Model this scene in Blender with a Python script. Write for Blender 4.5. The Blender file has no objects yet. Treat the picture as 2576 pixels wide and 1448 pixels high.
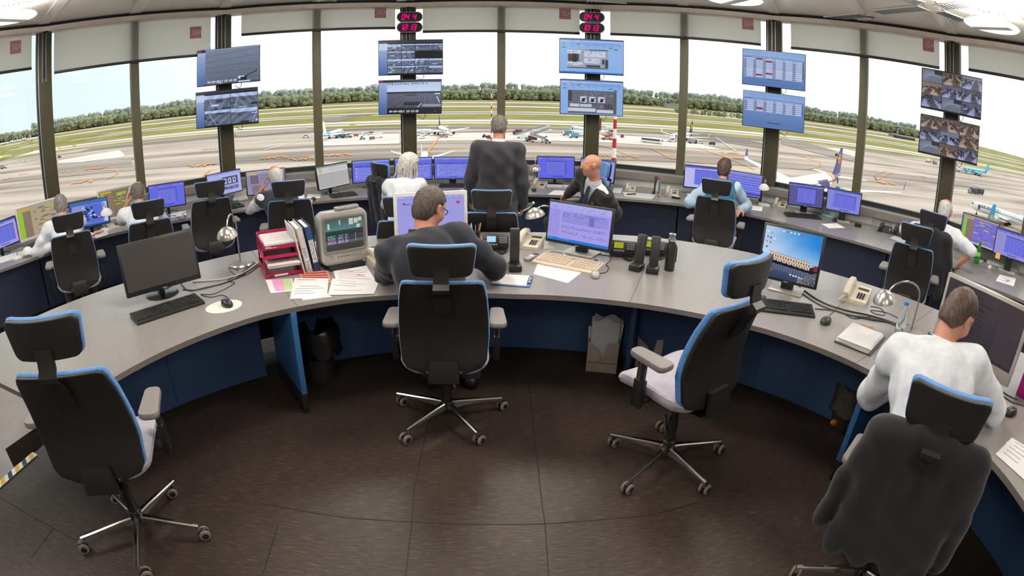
import bpy, bmesh, math, random
import numpy as np
from mathutils import Vector, Matrix, Euler

scene = bpy.context.scene
PI = math.pi
R = math.radians

# ------------------------------------------------------------------ camera
CAM_H = 1.9
F_PX, C_X, C_Y, PITCH = 1400.0, 1183.0, 620.0, 0.2908
W_PX, H_PX = 2576.0, 1448.0
cam = bpy.data.cameras.new('camera')
cam_ob = bpy.data.objects.new('camera', cam)
scene.collection.objects.link(cam_ob)
cam_ob.location = (0, 0, CAM_H)
cam_ob.rotation_euler = (PI / 2 - PITCH, 0, 0)
cam.type = 'PANO'
cam.panorama_type = 'FISHEYE_EQUISOLID'
cam.sensor_fit = 'HORIZONTAL'
cam.sensor_width = 36.0
cam.sensor_height = 36.0 * H_PX / W_PX
cam.fisheye_lens = F_PX * 36.0 / W_PX
cam.fisheye_fov = PI
cam.shift_x = (W_PX / 2 - C_X) / W_PX
cam.shift_y = (C_Y - H_PX / 2) / H_PX
cam.clip_start = 0.02
cam.clip_end = 6000
scene.camera = cam_ob

# ------------------------------------------------------------------ world, sun, exposure
scene.view_settings.view_transform = 'Standard'
scene.view_settings.look = 'None'
scene.view_settings.exposure = 0.42
scene.view_settings.gamma = 1.0
scene.view_settings.use_curve_mapping = False
SKY_STRENGTH = 0.95
world = bpy.data.worlds.new('sky')
scene.world = world
world.use_nodes = True
wn = world.node_tree
wn.nodes.clear()
w_out = wn.nodes.new('ShaderNodeOutputWorld')
w_bg = wn.nodes.new('ShaderNodeBackground')
w_tc = wn.nodes.new('ShaderNodeTexCoord')
w_sep = wn.nodes.new('ShaderNodeSeparateXYZ')
w_ramp = wn.nodes.new('ShaderNodeValToRGB')
w_mul = wn.nodes.new('ShaderNodeMath'); w_mul.operation = 'MULTIPLY_ADD'
w_mul.inputs[1].default_value = 0.5; w_mul.inputs[2].default_value = 0.5
w_noise = wn.nodes.new('ShaderNodeTexNoise'); w_noise.inputs['Scale'].default_value = 2.6
w_noise.inputs['Detail'].default_value = 4
w_mix = wn.nodes.new('ShaderNodeMix'); w_mix.data_type = 'RGBA'
w_mix.inputs['B'].default_value = (1.0, 1.0, 1.0, 1)
w_fac = wn.nodes.new('ShaderNodeMath'); w_fac.operation = 'MULTIPLY'; w_fac.inputs[1].default_value = 0.35
cr = w_ramp.color_ramp
cr.elements[0].position = 0.0; cr.elements[0].color = (0.55, 0.68, 0.72, 1)
cr.elements[1].position = 0.50; cr.elements[1].color = (1.05, 1.06, 1.07, 1)
e = cr.elements.new(0.20); e.color = (0.70, 0.80, 0.82, 1)
e = cr.elements.new(0.34); e.color = (0.93, 0.96, 0.97, 1)
wn.links.new(w_tc.outputs['Generated'], w_sep.inputs[0])
wn.links.new(w_sep.outputs['X'], w_mul.inputs[0])
wn.links.new(w_mul.outputs[0], w_ramp.inputs[0])
wn.links.new(w_tc.outputs['Generated'], w_noise.inputs['Vector'])
wn.links.new(w_noise.outputs['Fac'], w_fac.inputs[0])
wn.links.new(w_fac.outputs[0], w_mix.inputs['Factor'])
wn.links.new(w_ramp.outputs['Color'], w_mix.inputs['A'])
wn.links.new(w_mix.outputs['Result'], w_bg.inputs['Color'])
w_bg.inputs['Strength'].default_value = SKY_STRENGTH
wn.links.new(w_bg.outputs[0], w_out.inputs[0])

sun = bpy.data.lights.new('sun', 'SUN')
sun.energy = 1.6
sun.angle = R(1.5)
sun.color = (1.0, 0.95, 0.88)
sun_ob = bpy.data.objects.new('sun', sun)
scene.collection.objects.link(sun_ob)
SUN_AZ, SUN_EL = R(88), R(52)
sd = Vector((math.sin(SUN_AZ) * math.cos(SUN_EL), math.cos(SUN_AZ) * math.cos(SUN_EL), math.sin(SUN_EL)))
sun_ob.rotation_euler = sd.to_track_quat('Z', 'Y').to_euler()

scene.cycles.max_bounces = 10
scene.cycles.diffuse_bounces = 5
scene.cycles.transparent_max_bounces = 16
scene.cycles.sample_clamp_indirect = 6.0
scene.cycles.use_denoising = True

LAMP_W = 17.0            # every round ceiling luminaire
# ------------------------------------------------------------------ picture geometry: pixel -> place
_cp, _sp = math.cos(PITCH), math.sin(PITCH)
def ray(px, py):
    x = px - C_X; y = -(py - C_Y)
    r = math.hypot(x, y)
    t = 2 * math.asin(r / 2 / F_PX)
    k = math.sin(t) / max(r, 1e-9)
    X, Y, Z = k * x, k * y, math.cos(t)
    return Vector((X, Z * _cp + Y * _sp, Y * _cp - Z * _sp))
def at(px, py, z=0.0):
    d = ray(px, py); t = (z - CAM_H) / d.z
    return Vector((d.x * t, d.y * t, z))
CEN = Vector((0.10, 1.31))          # centre of the round room
FL2 = -0.15                         # floor of the outer ring, one step below the platform
def onr(px, py, r):
    """the point on the vertical cylinder of radius r about the room centre seen at a pixel"""
    d = ray(px, py); h = math.hypot(d.x, d.y); u = Vector((d.x / h, d.y / h))
    b = u.dot(CEN); t = b + math.sqrt(b * b - CEN.dot(CEN) + r * r)
    return Vector((u.x * t, u.y * t, CAM_H + d.z / h * t))
def pol(th, r, z=0.0):
    """th in degrees from +Y clockwise about the room centre"""
    a = R(th)
    return Vector((CEN.x + r * math.sin(a), CEN.y + r * math.cos(a), z))
def theta(p):
    return math.degrees(math.atan2(p[0] - CEN.x, p[1] - CEN.y))
def rad(p):
    return math.hypot(p[0] - CEN.x, p[1] - CEN.y)

# ------------------------------------------------------------------ materials
def s2l(c):
    return tuple((v / 12.92 if v <= 0.04045 else ((v + 0.055) / 1.055) ** 2.4) for v in (x / 255.0 for x in c))
MATS = {}
def mat(name, rgb, rough=0.5, metal=0.0, var=0.06, scale=8.0, spec=0.5, bump=0.0, bscale=200.0, trans=0.0, coat=0.0, sheen=0.0, alpha=1.0, sub=0.0):
    """procedural principled material: sRGB 0-255 colour, noise driven colour variation, optional noise bump"""
    if name in MATS: return MATS[name]
    m = bpy.data.materials.new(name); m.use_nodes = True
    nt = m.node_tree; b = nt.nodes['Principled BSDF']
    c = s2l(rgb)
    tc = nt.nodes.new('ShaderNodeTexCoord')
    if var > 0:
        n = nt.nodes.new('ShaderNodeTexNoise'); n.inputs['Scale'].default_value = scale; n.inputs['Detail'].default_value = 3
        rp = nt.nodes.new('ShaderNodeValToRGB')
        rp.color_ramp.elements[0].position = 0.3; rp.color_ramp.elements[1].position = 0.7
        rp.color_ramp.elements[0].color = tuple(v * (1 - var) for v in c) + (1,)
        rp.color_ramp.elements[1].color = tuple(min(1, v * (1 + var)) for v in c) + (1,)
        nt.links.new(tc.outputs['Object'], n.inputs['Vector']); nt.links.new(n.outputs['Fac'], rp.inputs[0])
        nt.links.new(rp.outputs[0], b.inputs['Base Color'])
    else:
        b.inputs['Base Color'].default_value = c + (1,)
    b.inputs['Roughness'].default_value = rough
    b.inputs['Metallic'].default_value = metal
    b.inputs['Specular IOR Level'].default_value = spec
    b.inputs['Transmission Weight'].default_value = trans
    b.inputs['Coat Weight'].default_value = coat
    b.inputs['Sheen Weight'].default_value = sheen
    b.inputs['Alpha'].default_value = alpha
    b.inputs['Subsurface Weight'].default_value = sub
    if sub: b.inputs['Subsurface Radius'].default_value = (0.01, 0.004, 0.002)
    if bump > 0:
        n2 = nt.nodes.new('ShaderNodeTexNoise'); n2.inputs['Scale'].default_value = bscale; n2.inputs['Detail'].default_value = 3
        bp = nt.nodes.new('ShaderNodeBump'); bp.inputs['Strength'].default_value = bump; bp.inputs['Distance'].default_value = 0.002
        nt.links.new(tc.outputs['Object'], n2.inputs['Vector']); nt.links.new(n2.outputs['Fac'], bp.inputs['Height'])
        nt.links.new(bp.outputs[0], b.inputs['Normal'])
    MATS[name] = m
    return m
def emit(name, rgb, strength=1.0):
    if name in MATS: return MATS[name]
    m = bpy.data.materials.new(name); m.use_nodes = True; nt = m.node_tree; nt.nodes.clear()
    e = nt.nodes.new('ShaderNodeEmission'); o = nt.nodes.new('ShaderNodeOutputMaterial')
    e.inputs[0].default_value = s2l(rgb) + (1,); e.inputs[1].default_value = strength
    nt.links.new(e.outputs[0], o.inputs[0]); MATS[name] = m
    return m

black_plastic = mat('black_plastic', (26, 25, 26), 0.38)
dark_plastic = mat('dark_plastic', (40, 39, 38), 0.45)
shell_plastic = mat('chair_shell', (30, 28, 27), 0.5, var=0.1, bump=0.15, bscale=600)
bracket_plastic = mat('chair_bracket', (34, 31, 29), 0.36)
grey_pad = mat('armrest_pad', (128, 122, 117), 0.5)
blue_fabric = mat('blue_fabric', (82, 140, 205), 0.85, var=0.12, scale=60, bump=0.3, bscale=900, sheen=0.3)
seat_fabric = mat('seat_fabric', (186, 180, 190), 0.9, var=0.08, scale=50, bump=0.3, bscale=900, sheen=0.2)
chrome = mat('polished_aluminium', (205, 202, 198), 0.16, metal=1.0, var=0.03)
caster_grey = mat('caster_grey', (120, 113, 106), 0.6)
white_plastic = mat('white_plastic', (226, 226, 224), 0.35)
beige_plastic = mat('beige_plastic', (205, 196, 178), 0.45)
cream_key = mat('cream_keys', (214, 196, 172), 0.5)
grey_plastic = mat('grey_plastic', (150, 150, 150), 0.45)
silver = mat('silver_plastic', (176, 172, 166), 0.32, metal=0.25)
paper = mat('paper', (236, 233, 230), 0.85, var=0.03, scale=20)
paper_grey = mat('paper_grey', (205, 204, 204), 0.85, var=0.04, scale=20)
ink = mat('ink', (120, 120, 124), 0.8)
ink_dark = mat('ink_dark', (60, 60, 66), 0.8)
pink_ink = mat('pink_ink', (222, 120, 150), 0.8)
cable_black = mat('cable_black', (22, 22, 23), 0.45)
cable_grey = mat('cable_grey', (178, 172, 165), 0.5)

# ------------------------------------------------------------------ mesh builder
def basis(d, up=Vector((0, 0, 1))):
    d = d.normalized()
    x = up.cross(d)
    if x.length < 1e-5: x = Vector((1, 0, 0)).cross(d)
    x.normalize(); y = d.cross(x)
    return x, y, d
class MB:
    def __init__(s): s.v = []; s.f = []; s.m = []; s.s = []
    def add(s, vs, fs, m=0, smooth=True, M=None):
        o = len(s.v)
        if M is not None: vs = [M @ Vector(p) for p in vs]
        s.v += [tuple(p) for p in vs]
        s.f += [tuple(i + o for i in f) for f in fs]
        s.m += [m] * len(fs); s.s += [smooth] * len(fs)
        return s
    def box(s, c, d, m=0, r=0.0, M=None, seg=2):
        """box by centre and size, edges rounded by r"""
        if r <= 0:
            x, y, z = d[0] / 2, d[1] / 2, d[2] / 2
            vs = [(c[0] + a * x, c[1] + b * y, c[2] + k * z) for a in (-1, 1) for b in (-1, 1) for k in (-1, 1)]
            fs = [(0, 1, 3, 2), (4, 6, 7, 5), (0, 4, 5, 1), (2, 3, 7, 6), (0, 2, 6, 4), (1, 5, 7, 3)]
            return s.add(vs, fs, m, False, M)
        bm = bmesh.new(); bmesh.ops.create_cube(bm, size=1)
        for v in bm.verts: v.co = Vector((c[0] + v.co.x * d[0], c[1] + v.co.y * d[1], c[2] + v.co.z * d[2]))
        bmesh.ops.bevel(bm, geom=bm.edges[:] , offset=min(r, min(d) * 0.49), segments=seg, profile=0.5, affect='EDGES')
        bm.verts.index_update()
        vs = [v.co.copy() for v in bm.verts]; fs = [tuple(v.index for v in f.verts) for f in bm.faces]
        bm.free(); return s.add(vs, fs, m, True, M)
    def lathe(s, prof, n=24, m=0, M=None, smooth=True):
        vs = []; fs = []
        for (r, z) in prof:
            for i in range(n):
                a = 2 * PI * i / n; vs.append((r * math.cos(a), r * math.sin(a), z))
        for k in range(len(prof) - 1):
            for i in range(n):
                j = (i + 1) % n; fs.append((k * n + i, k * n + j, (k + 1) * n + j, (k + 1) * n + i))
        if prof[0][0] > 1e-6: fs.append(tuple(range(n))[::-1])
        if prof[-1][0] > 1e-6: fs.append(tuple((len(prof) - 1) * n + i for i in range(n)))
        return s.add(vs, fs, m, smooth, M)
    def cyl(s, p0, p1, r0, r1=None, n=16, m=0, M=None):
        return s.tube([p0, p1], [r0, r0 if r1 is None else r1], n, m, M)
    def tube(s, pts, r, n=8, m=0, M=None, flat=1.0, up=Vector((0, 0, 1)), cap=True):
        pts = [Vector(p) for p in pts]; k = len(pts)
        rr = r if isinstance(r, (list, tuple)) else [r] * k
        vs = []; fs = []
        px = None
        for i, p in enumerate(pts):
            d = (pts[min(i + 1, k - 1)] - pts[max(i - 1, 0)])
            if d.length < 1e-9: d = Vector((0, 0, 1))
            x, y, _ = basis(d, up)
            if px is not None and x.dot(px) < 0: x, y = -x, -y
            px = x
            for j in range(n):
                a = 2 * PI * j / n
                vs.append(p + x * (rr[i] * math.cos(a)) + y * (rr[i] * flat * math.sin(a)))
        for i in range(k - 1):
            for j in range(n):
                q = (j + 1) % n; fs.append((i * n + j, i * n + q, (i + 1) * n + q, (i + 1) * n + j))
        if cap: fs.append(tuple(range(n))[::-1]); fs.append(tuple((k - 1) * n + j for j in range(n)))
        return s.add(vs, fs, m, True, M)
    def prism(s, poly, z0, z1, m=0, M=None, smooth=False):
        n = len(poly)
        vs = [(p[0], p[1], z0) for p in poly] + [(p[0], p[1], z1) for p in poly]
        fs = [tuple(range(n))[::-1], tuple(range(n, 2 * n))] + [(i, (i + 1) % n, n + (i + 1) % n, n + i) for i in range(n)]
        return s.add(vs, fs, m, smooth, M)
    def loft(s, rings, m=0, M=None, cap=True, closed=True, smooth=True):
        n = len(rings[0]); vs = [p for r in rings for p in r]; fs = []
        for i in range(len(rings) - 1):
            for j in range(n if closed else n - 1):
                q = (j + 1) % n; fs.append((i * n + j, i * n + q, (i + 1) * n + q, (i + 1) * n + j))
        if cap and closed: fs.append(tuple(range(n))[::-1]); fs.append(tuple((len(rings) - 1) * n + j for j in range(n)))
        return s.add(vs, fs, m, smooth, M)
    def ball(s, c, r, n=16, m=0, M=None, k=10):
        if not isinstance(r, (list, tuple)): r = (r, r, r)
        prof = []
        vs = []; fs = []
        for i in range(k + 1):
            a = -PI / 2 + PI * i / k
            for j in range(n):
                b = 2 * PI * j / n
                vs.append((c[0] + r[0] * math.cos(a) * math.cos(b), c[1] + r[1] * math.cos(a) * math.sin(b), c[2] + r[2] * math.sin(a)))
        for i in range(k):
            for j in range(n):
                q = (j + 1) % n; fs.append((i * n + j, i * n + q, (i + 1) * n + q, (i + 1) * n + j))
        return s.add(vs, fs, m, True, M)
    def quad(s, a, b, c, d, m=0, M=None):
        return s.add([a, b, c, d], [(0, 1, 2, 3)], m, False, M)
    def build(s, name, mats, parent=None, angle=35, loc=None, rotz=0.0, fixn=True):
        me = bpy.data.meshes.new(name)
        me.from_pydata(s.v, [], s.f)
        if not isinstance(mats, (list, tuple)): mats = [mats]
        for q in mats: me.materials.append(q)
        me.polygons.foreach_set('material_index', s.m)
        me.polygons.foreach_set('use_smooth', s.s)
        if fixn:
            bm = bmesh.new(); bm.from_mesh(me); bmesh.ops.recalc_face_normals(bm, faces=bm.faces[:]); bm.to_mesh(me); bm.free()
        me.update()
        me.set_sharp_from_angle(angle=R(angle))
        o = bpy.data.objects.new(name, me); scene.collection.objects.link(o)
        if parent is not None: o.parent = parent
        if loc is not None: o.location = loc
        o.rotation_euler = (0, 0, rotz)
        return o
def tag(o, label=None, cat=None, group=None, kind=None):
    if label: o['label'] = label
    if cat: o['category'] = cat
    if group: o['group'] = group
    if kind: o['kind'] = kind
    return o
def thing(name, label, cat, loc=(0, 0, 0), rotz=0.0, group=None):
    o = bpy.data.objects.new(name, None); scene.collection.objects.link(o)
    o.empty_display_size = 0.1
    o.location = loc; o.rotation_euler = (0, 0, rotz)
    return tag(o, label, cat, group)
def struct(o): o['kind'] = 'structure'; return o
def dup(root, label=None, loc=None, rotz=None, group=None, scale=None):
    def cp(o, par):
        c = o.copy(); scene.collection.objects.link(c); c.parent = par
        for ch in list(o.children): cp(ch, c)
        return c
    r = cp(root, None)
    if label: r['label'] = label
    if loc is not None: r.location = loc
    if rotz is not None: r.rotation_euler = (0, 0, rotz)
    if group: r['group'] = group
    if scale: r.scale = (scale,) * 3
    return r
def text_mesh(txt, size, depth=0.0, shear=0.0, align='CENTER'):
    cu = bpy.data.curves.new('lettering', 'FONT'); cu.body = txt; cu.size = size; cu.extrude = depth; cu.shear = shear
    cu.align_x = align; cu.align_y = 'CENTER'; cu.resolution_u = 3
    o = bpy.data.objects.new('lettering', cu); scene.collection.objects.link(o)
    dg = bpy.context.evaluated_depsgraph_get(); dg.update()
    me = bpy.data.meshes.new_from_object(o.evaluated_get(dg))
    vs = [v.co.copy() for v in me.vertices]; fs = [tuple(p.vertices) for p in me.polygons]
    bpy.data.objects.remove(o); bpy.data.curves.remove(cu); bpy.data.meshes.remove(me)
    return vs, fs
def facing(c, yaw_deg, tilt=0.0):
    """frame of an upright panel: local x = viewer's right, local y = up the panel, local z = towards the viewer"""
    a = R(yaw_deg); f = Vector((math.cos(a), math.sin(a), 0)); up = Vector((0, 0, 1))
    vr = (-f).cross(up); t = R(tilt); u = up * math.cos(t) - f * math.sin(t); n = vr.cross(u)
    M = Matrix((vr, u, n)).transposed().to_4x4(); M.translation = Vector(c)
    return M
# ------------------------------------------------------------------ lit screens: painted pixel grids
rng = np.random.RandomState(7)
random.seed(5)
screen_mat = bpy.data.materials.new('lit_screen'); screen_mat.use_nodes = True
_nt = screen_mat.node_tree; _nt.nodes.clear()
_a = _nt.nodes.new('ShaderNodeAttribute'); _a.attribute_name = 'pixel'
_e = _nt.nodes.new('ShaderNodeEmission'); _g = _nt.nodes.new('ShaderNodeBsdfGlossy'); _g.inputs['Roughness'].default_value = 0.25
_g.inputs['Color'].default_value = (0.02, 0.02, 0.02, 1)
_ad = _nt.nodes.new('ShaderNodeAddShader'); _o = _nt.nodes.new('ShaderNodeOutputMaterial')
_e.inputs[1].default_value = 0.70; _nt.links.new(_a.outputs['Color'], _e.inputs[0]); _nt.links.new(_e.outputs[0], _ad.inputs[0]); _nt.links.new(_g.outputs[0], _ad.inputs[1]); _nt.links.new(_ad.outputs[0], _o.inputs[0])

GLYPH = {'0': '757575755', '1': '262227', '-': '00700', ':': '02020', '.': '00002', '_': '00007', ' ': '00000'}
FONT = {'0': (7,5,5,5,7), '1': (2,6,2,2,7), '2': (7,1,7,4,7), '3': (7,1,7,1,7), '4': (5,5,7,1,1), '5': (7,4,7,1,7), '6': (7,4,7,5,7), '7': (7,1,1,2,2), '8': (7,5,7,5,7), '9': (7,5,7,1,7),
        '-': (0,0,7,0,0), ':': (0,2,0,2,0), ' ': (0,0,0,0,0), '_': (0,0,0,0,7), 'A': (2,5,7,5,5), 'B': (6,5,6,5,6), 'C': (7,4,4,4,7), 'a': (0,6,3,5,7), 'e': (2,5,7,4,3), 'i': (2,0,2,2,2), 'l': (6,2,2,2,7), 'o': (0,2,5,5,2), 'p': (0,6,5,6,4), 'r': (0,5,6,4,4), 'u': (0,5,5,5,7), 'n': (0,6,5,5,5), 's': (0,3,4,1,6), 't': (2,7,2,2,1)}
class Img:
    def __init__(s, w, h, c):
        s.w, s.h = w, h; s.a = np.zeros((h, w, 3), np.float32); s.a[:] = c
    def rect(s, x0, y0, x1, y1, c, k=1.0):
        """fractions of the picture, y down"""
        X0, X1 = int(round(x0 * s.w)), max(int(round(x0 * s.w)) + 1, int(round(x1 * s.w)))
        Y0, Y1 = int(round(y0 * s.h)), max(int(round(y0 * s.h)) + 1, int(round(y1 * s.h)))
        s.a[Y0:Y1, X0:X1] = s.a[Y0:Y1, X0:X1] * (1 - k) + np.array(c, np.float32) * k
    def grad(s, x0, y0, x1, y1, c0, c1):
        X0, X1 = int(x0 * s.w), int(round(x1 * s.w)); Y0, Y1 = int(y0 * s.h), int(round(y1 * s.h))
        t = np.linspace(0, 1, max(Y1 - Y0, 1))[:, None, None]
        s.a[Y0:Y1, X0:X1] = np.array(c0) * (1 - t) + np.array(c1) * t
    def noise(s, amt, x0=0, y0=0, x1=1, y1=1):
        X0, X1, Y0, Y1 = int(x0 * s.w), int(x1 * s.w), int(y0 * s.h), int(y1 * s.h)
        s.a[Y0:Y1, X0:X1] += rng.uniform(-amt, amt, (Y1 - Y0, X1 - X0, 1))
    def line(s, x0, y0, x1, y1, c, w=1):
        n = int(max(abs(x1 - x0) * s.w, abs(y1 - y0) * s.h)) + 2
        for t in np.linspace(0, 1, n):
            X = int((x0 + (x1 - x0) * t) * s.w); Y = int((y0 + (y1 - y0) * t) * s.h)
            s.a[max(Y, 0):Y + w, max(X, 0):X + w] = c
    def text(s, x, y, t, c):
        X = int(x * s.w); Y = int(y * s.h)
        for ch in t:
            g = FONT.get(ch, (0,) * 5)
            for r_ in range(5):
                for b in range(3):
                    if g[r_] >> (2 - b) & 1 and 0 <= Y + r_ < s.h and 0 <= X + b < s.w: s.a[Y + r_, X + b] = c
            X += 4
    def scribble(s, x0, y0, x1, y1, rows, c, k=0.8, fill=0.7):
        """rows of unreadable small writing"""
        for i in range(rows):
            y = y0 + (y1 - y0) * i / rows; x = x0
            while x < x1:
                l = random.uniform(0.01, 0.05)
                if random.random() < fill: s.rect(x, y, min(x + l, x1), y + 1.0 / s.h, c, k)
                x += l + 0.012
    def feed(s, x0, y0, x1, y1, kind, tint=(1, 1, 1)):
        """a surveillance picture in a cell"""
        X0, X1, Y0, Y1 = int(round(x0 * s.w)), int(round(x1 * s.w)), int(round(y0 * s.h)), int(round(y1 * s.h))
        h, w = Y1 - Y0, X1 - X0
        yy, xx = np.mgrid[0:h, 0:w].astype(np.float32); yy /= max(h - 1, 1); xx /= max(w - 1, 1)
        r = rng
        if kind == 'apron':
            hz = r.uniform(0.1, 0.38); v = np.where(yy < hz, 205 - 30 * yy, 120 - 45 * np.abs(yy - .7))
            sl = r.uniform(-1.5, 1.5)
            v = v + 14 * np.sin((xx + sl * yy) * r.uniform(8, 20))
            for _ in range(4):
                cx, cy = r.uniform(0, 1), r.uniform(hz, 1); v = np.where((np.abs(xx - cx) < r.uniform(.04, .16)) & (np.abs(yy - cy) < r.uniform(.02, .08)), r.choice([45, 60, 215]), v)
            a, b = r.uniform(0, 1), r.uniform(-.6, .6)
            v = np.where(np.abs(xx - a - b * (yy - hz)) < .012, 190, v)
            c = np.stack([v * .86, v * .95, v * 1.14], -1)
        elif kind == 'hall':
            vp = r.uniform(.2, .8); hz = r.uniform(.0, .3); an = (xx - vp) / (yy - hz + .12)
            v = 122 + 40 * np.clip(2.2 * np.sin(an * r.uniform(6, 9) + r.uniform(0, 6)), -1, 1)
            v = v * (.65 + .5 * yy)
            v = np.where(yy < hz + .06, 70 + 60 * r.rand(), v)
            for _ in range(16):
                cx, cy = r.uniform(0, 1), r.uniform(hz, .75); v = np.where((np.abs(xx - cx) < r.uniform(.012, .06)) & (np.abs(yy - cy) < r.uniform(.03, .12)), r.uniform(16, 60), v)
            w_ = r.rand() < .3
            c = np.stack([v * (.98 if w_ else .86), v * (.84 if w_ else .90), v * (.78 if w_ else 1.12)], -1)
        elif kind == 'room':
            v = 165 - 75 * np.hypot(xx - .5, yy - .6) + r.uniform(-18, 18, (h, w))
            v = np.where(np.hypot((xx - .6) * 1.2, yy - 1.0) < .55, 120, v)
            v = np.where((xx > .62) & (yy < .3), 45, v)
            c = np.stack([v * .86, v * .92, v * 1.06], -1)
        else:
            v = np.full((h, w), 28.0); c = np.stack([v, v, v * 1.05], -1)
        c = c + r.uniform(-9, 9, (h, w, 1)); s.a[Y0:Y1, X0:X1] = c * np.array(tint)
def screen_mesh(img, w, h, parent, name='screen', z=0.0, bulge=0.0, M=None):
    """the lit picture as one mesh, a face per picture cell, centred in the local XY plane of parent, facing +Z"""
    nx, ny = img.w, img.h
    xs = np.linspace(-w / 2, w / 2, nx + 1); ys = np.linspace(h / 2, -h / 2, ny + 1)
    X, Y = np.meshgrid(xs, ys)
    Z = z + bulge * (1 - (2 * X / w) ** 2) * (1 - (2 * Y / h) ** 2)
    V = np.stack([X, Y, Z], -1).reshape(-1, 3)
    if M is not None:
        A = np.array(M); V = V @ A[:3, :3].T + A[:3, 3]
    i = np.arange(ny)[:, None] * (nx + 1) + np.arange(nx)[None, :]
    F = np.stack([i + nx + 1, i + nx + 2, i + 1, i], -1).reshape(-1, 4)
    me = bpy.data.meshes.new(name)
    me.vertices.add(len(V)); me.vertices.foreach_set('co', V.ravel().astype(np.float32))
    me.loops.add(F.size); me.loops.foreach_set('vertex_index', F.ravel().astype(np.int32))
    me.polygons.add(len(F)); me.polygons.foreach_set('loop_start', np.arange(0, F.size, 4, dtype=np.int32))
    me.polygons.foreach_set('loop_total', np.full(len(F), 4, dtype=np.int32))
    c = np.clip(img.a.reshape(-1, 3), 0, 255) / 255.0
    lin = np.where(c <= 0.04045, c / 12.92, ((c + 0.055) / 1.055) ** 2.4)
    col = np.concatenate([np.repeat(lin, 4, axis=0), np.ones((F.size, 1))], 1).astype(np.float32)
    at_ = me.color_attributes.new('pixel', 'FLOAT_COLOR', 'CORNER'); at_.data.foreach_set('color', col.ravel())
    me.update(); me.validate()
    me.materials.append(screen_mat)
    o = bpy.data.objects.new(name, me); scene.collection.objects.link(o); o.parent = parent
    return o

# ---- pictures
BLUE = (96, 104, 226)
def img_table(bg=(104, 110, 228), rows=9, w=64, h=40, warm=True):
    i = Img(w, h, bg); i.rect(0, 0, 1, .045, (150, 160, 240)); i.rect(0, .05, 1, .1, (128, 136, 236)); i.scribble(.04, .06, .6, .1, 1, (70, 76, 170))
    i.rect(.07, .28, .93, .31, (40, 44, 96)); i.scribble(.1, .23, .5, .27, 1, (60, 64, 150))
    i.rect(.07, .31, .93, .9, (134, 142, 234))
    for k in range(rows):
        y = .33 + .56 * k / rows; i.scribble(.14, y, .9, y + .02, 1, (84, 92, 190), .8, .75)
        if warm and k % 3 == 0: i.rect(.085, y, .115, y + .05, (206, 196, 90))
    i.rect(.4, .9, .62, .93, (52, 56, 120)); i.noise(5); return i
def img_plainwin(bg=(100, 106, 232), frame=(.24, .2, .78, .8), w=64, h=40):
    i = Img(w, h, bg); i.rect(0, 0, 1, .05, (70, 76, 170)); i.rect(0, .05, 1, .11, (130, 136, 238)); i.scribble(.03, .07, .7, .1, 1, (70, 76, 176))
    x0, y0, x1, y1 = frame; i.rect(x0, y0, x1, y0 + .035, (40, 42, 88)); i.rect(x0, y0 + .035, x1, y1, (118, 124, 232))
    for k in range(11): i.rect(x0 + (x1 - x0) * k / 11, y0 + .05, x0 + (x1 - x0) * k / 11 + .008, y1 - .03, (88, 94, 196))
    i.rect(x1 - .012, y0, x1, y1, (50, 52, 110)); i.rect(.4, .9, .7, .925, (52, 56, 130)); i.rect(0, .965, 1, 1, (80, 96, 190)); i.noise(5); return i
def img_gantt(bg=(160, 148, 132), w=84, h=54):
    i = Img(w, h, bg); i.rect(0, 0, 1, .06, (170, 160, 146)); i.rect(.03, .07, .3, .13, (206, 178, 40)); i.rect(.03, .14, .12, .95, (140, 206, 20)); i.rect(.13, .14, .32, .95, (138, 120, 106))
    for k in range(46):
        x, y = random.uniform(.34, .9), random.uniform(.1, .9)
        i.rect(x, y, x + random.uniform(.04, .17), y + .026, random.choice([(150, 196, 60), (196, 176, 96), (92, 108, 132), (110, 120, 84), (208, 186, 116), (120, 112, 104)]))
    i.rect(0, .95, 1, 1, (196, 190, 180)); i.noise(6); return i
def img_map(w=64, h=40):
    i = Img(w, h, (52, 96, 190)); i.rect(0, 0, 1, .1, (60, 112, 200)); i.rect(.05, .12, .86, .92, (140, 146, 206)); i.rect(.4, .15, .84, .9, (86, 112, 204))
    for k in range(26):
        x, y = random.uniform(.3, .7), random.uniform(.2, .85); i.rect(x, y, x + .07, y + .06, random.choice([(30, 34, 60), (190, 200, 236), (40, 60, 130)]))
    i.rect(.87, .12, .99, .92, (196, 200, 236)); i.rect(.6, .72, .9, .78, (120, 70, 130)); i.noise(5); return i
def img_apronplan(w=64, h=40):
    i = Img(w, h, (176, 180, 236)); i.rect(0, 0, 1, .07, (150, 156, 232)); i.rect(.42, .22, .9, .82, (84, 86, 120)); i.rect(.42, .6, .9, .68, (176, 180, 230))
    for k in range(3): i.rect(.47 + .14 * k, .3, .56 + .14 * k, .54, (186, 190, 226)); i.rect(.5 + .14 * k, .36, .53 + .14 * k, .48, (50, 52, 80))
    i.scribble(.45, .7, .88, .8, 3, (180, 184, 226)); i.noise(5); return i
def img_greyapp(w=72, h=44):
    i = Img(w, h, (178, 178, 178)); i.rect(0, 0, 1, .07, (150, 156, 168)); i.rect(0, .07, 1, .34, (206, 206, 204)); i.rect(.05, .14, .15, .3, (170, 206, 90)); i.rect(.06, .1, .14, .13, (220, 150, 110))
    i.rect(0, .34, 1, .36, (150, 150, 150)); i.rect(.84, .36, .94, .42, (160, 200, 214)); i.scribble(.4, .1, .95, .3, 3, (160, 160, 164), .8); i.rect(0, .95, 1, 1, (196, 196, 192)); i.noise(5); return i
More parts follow.
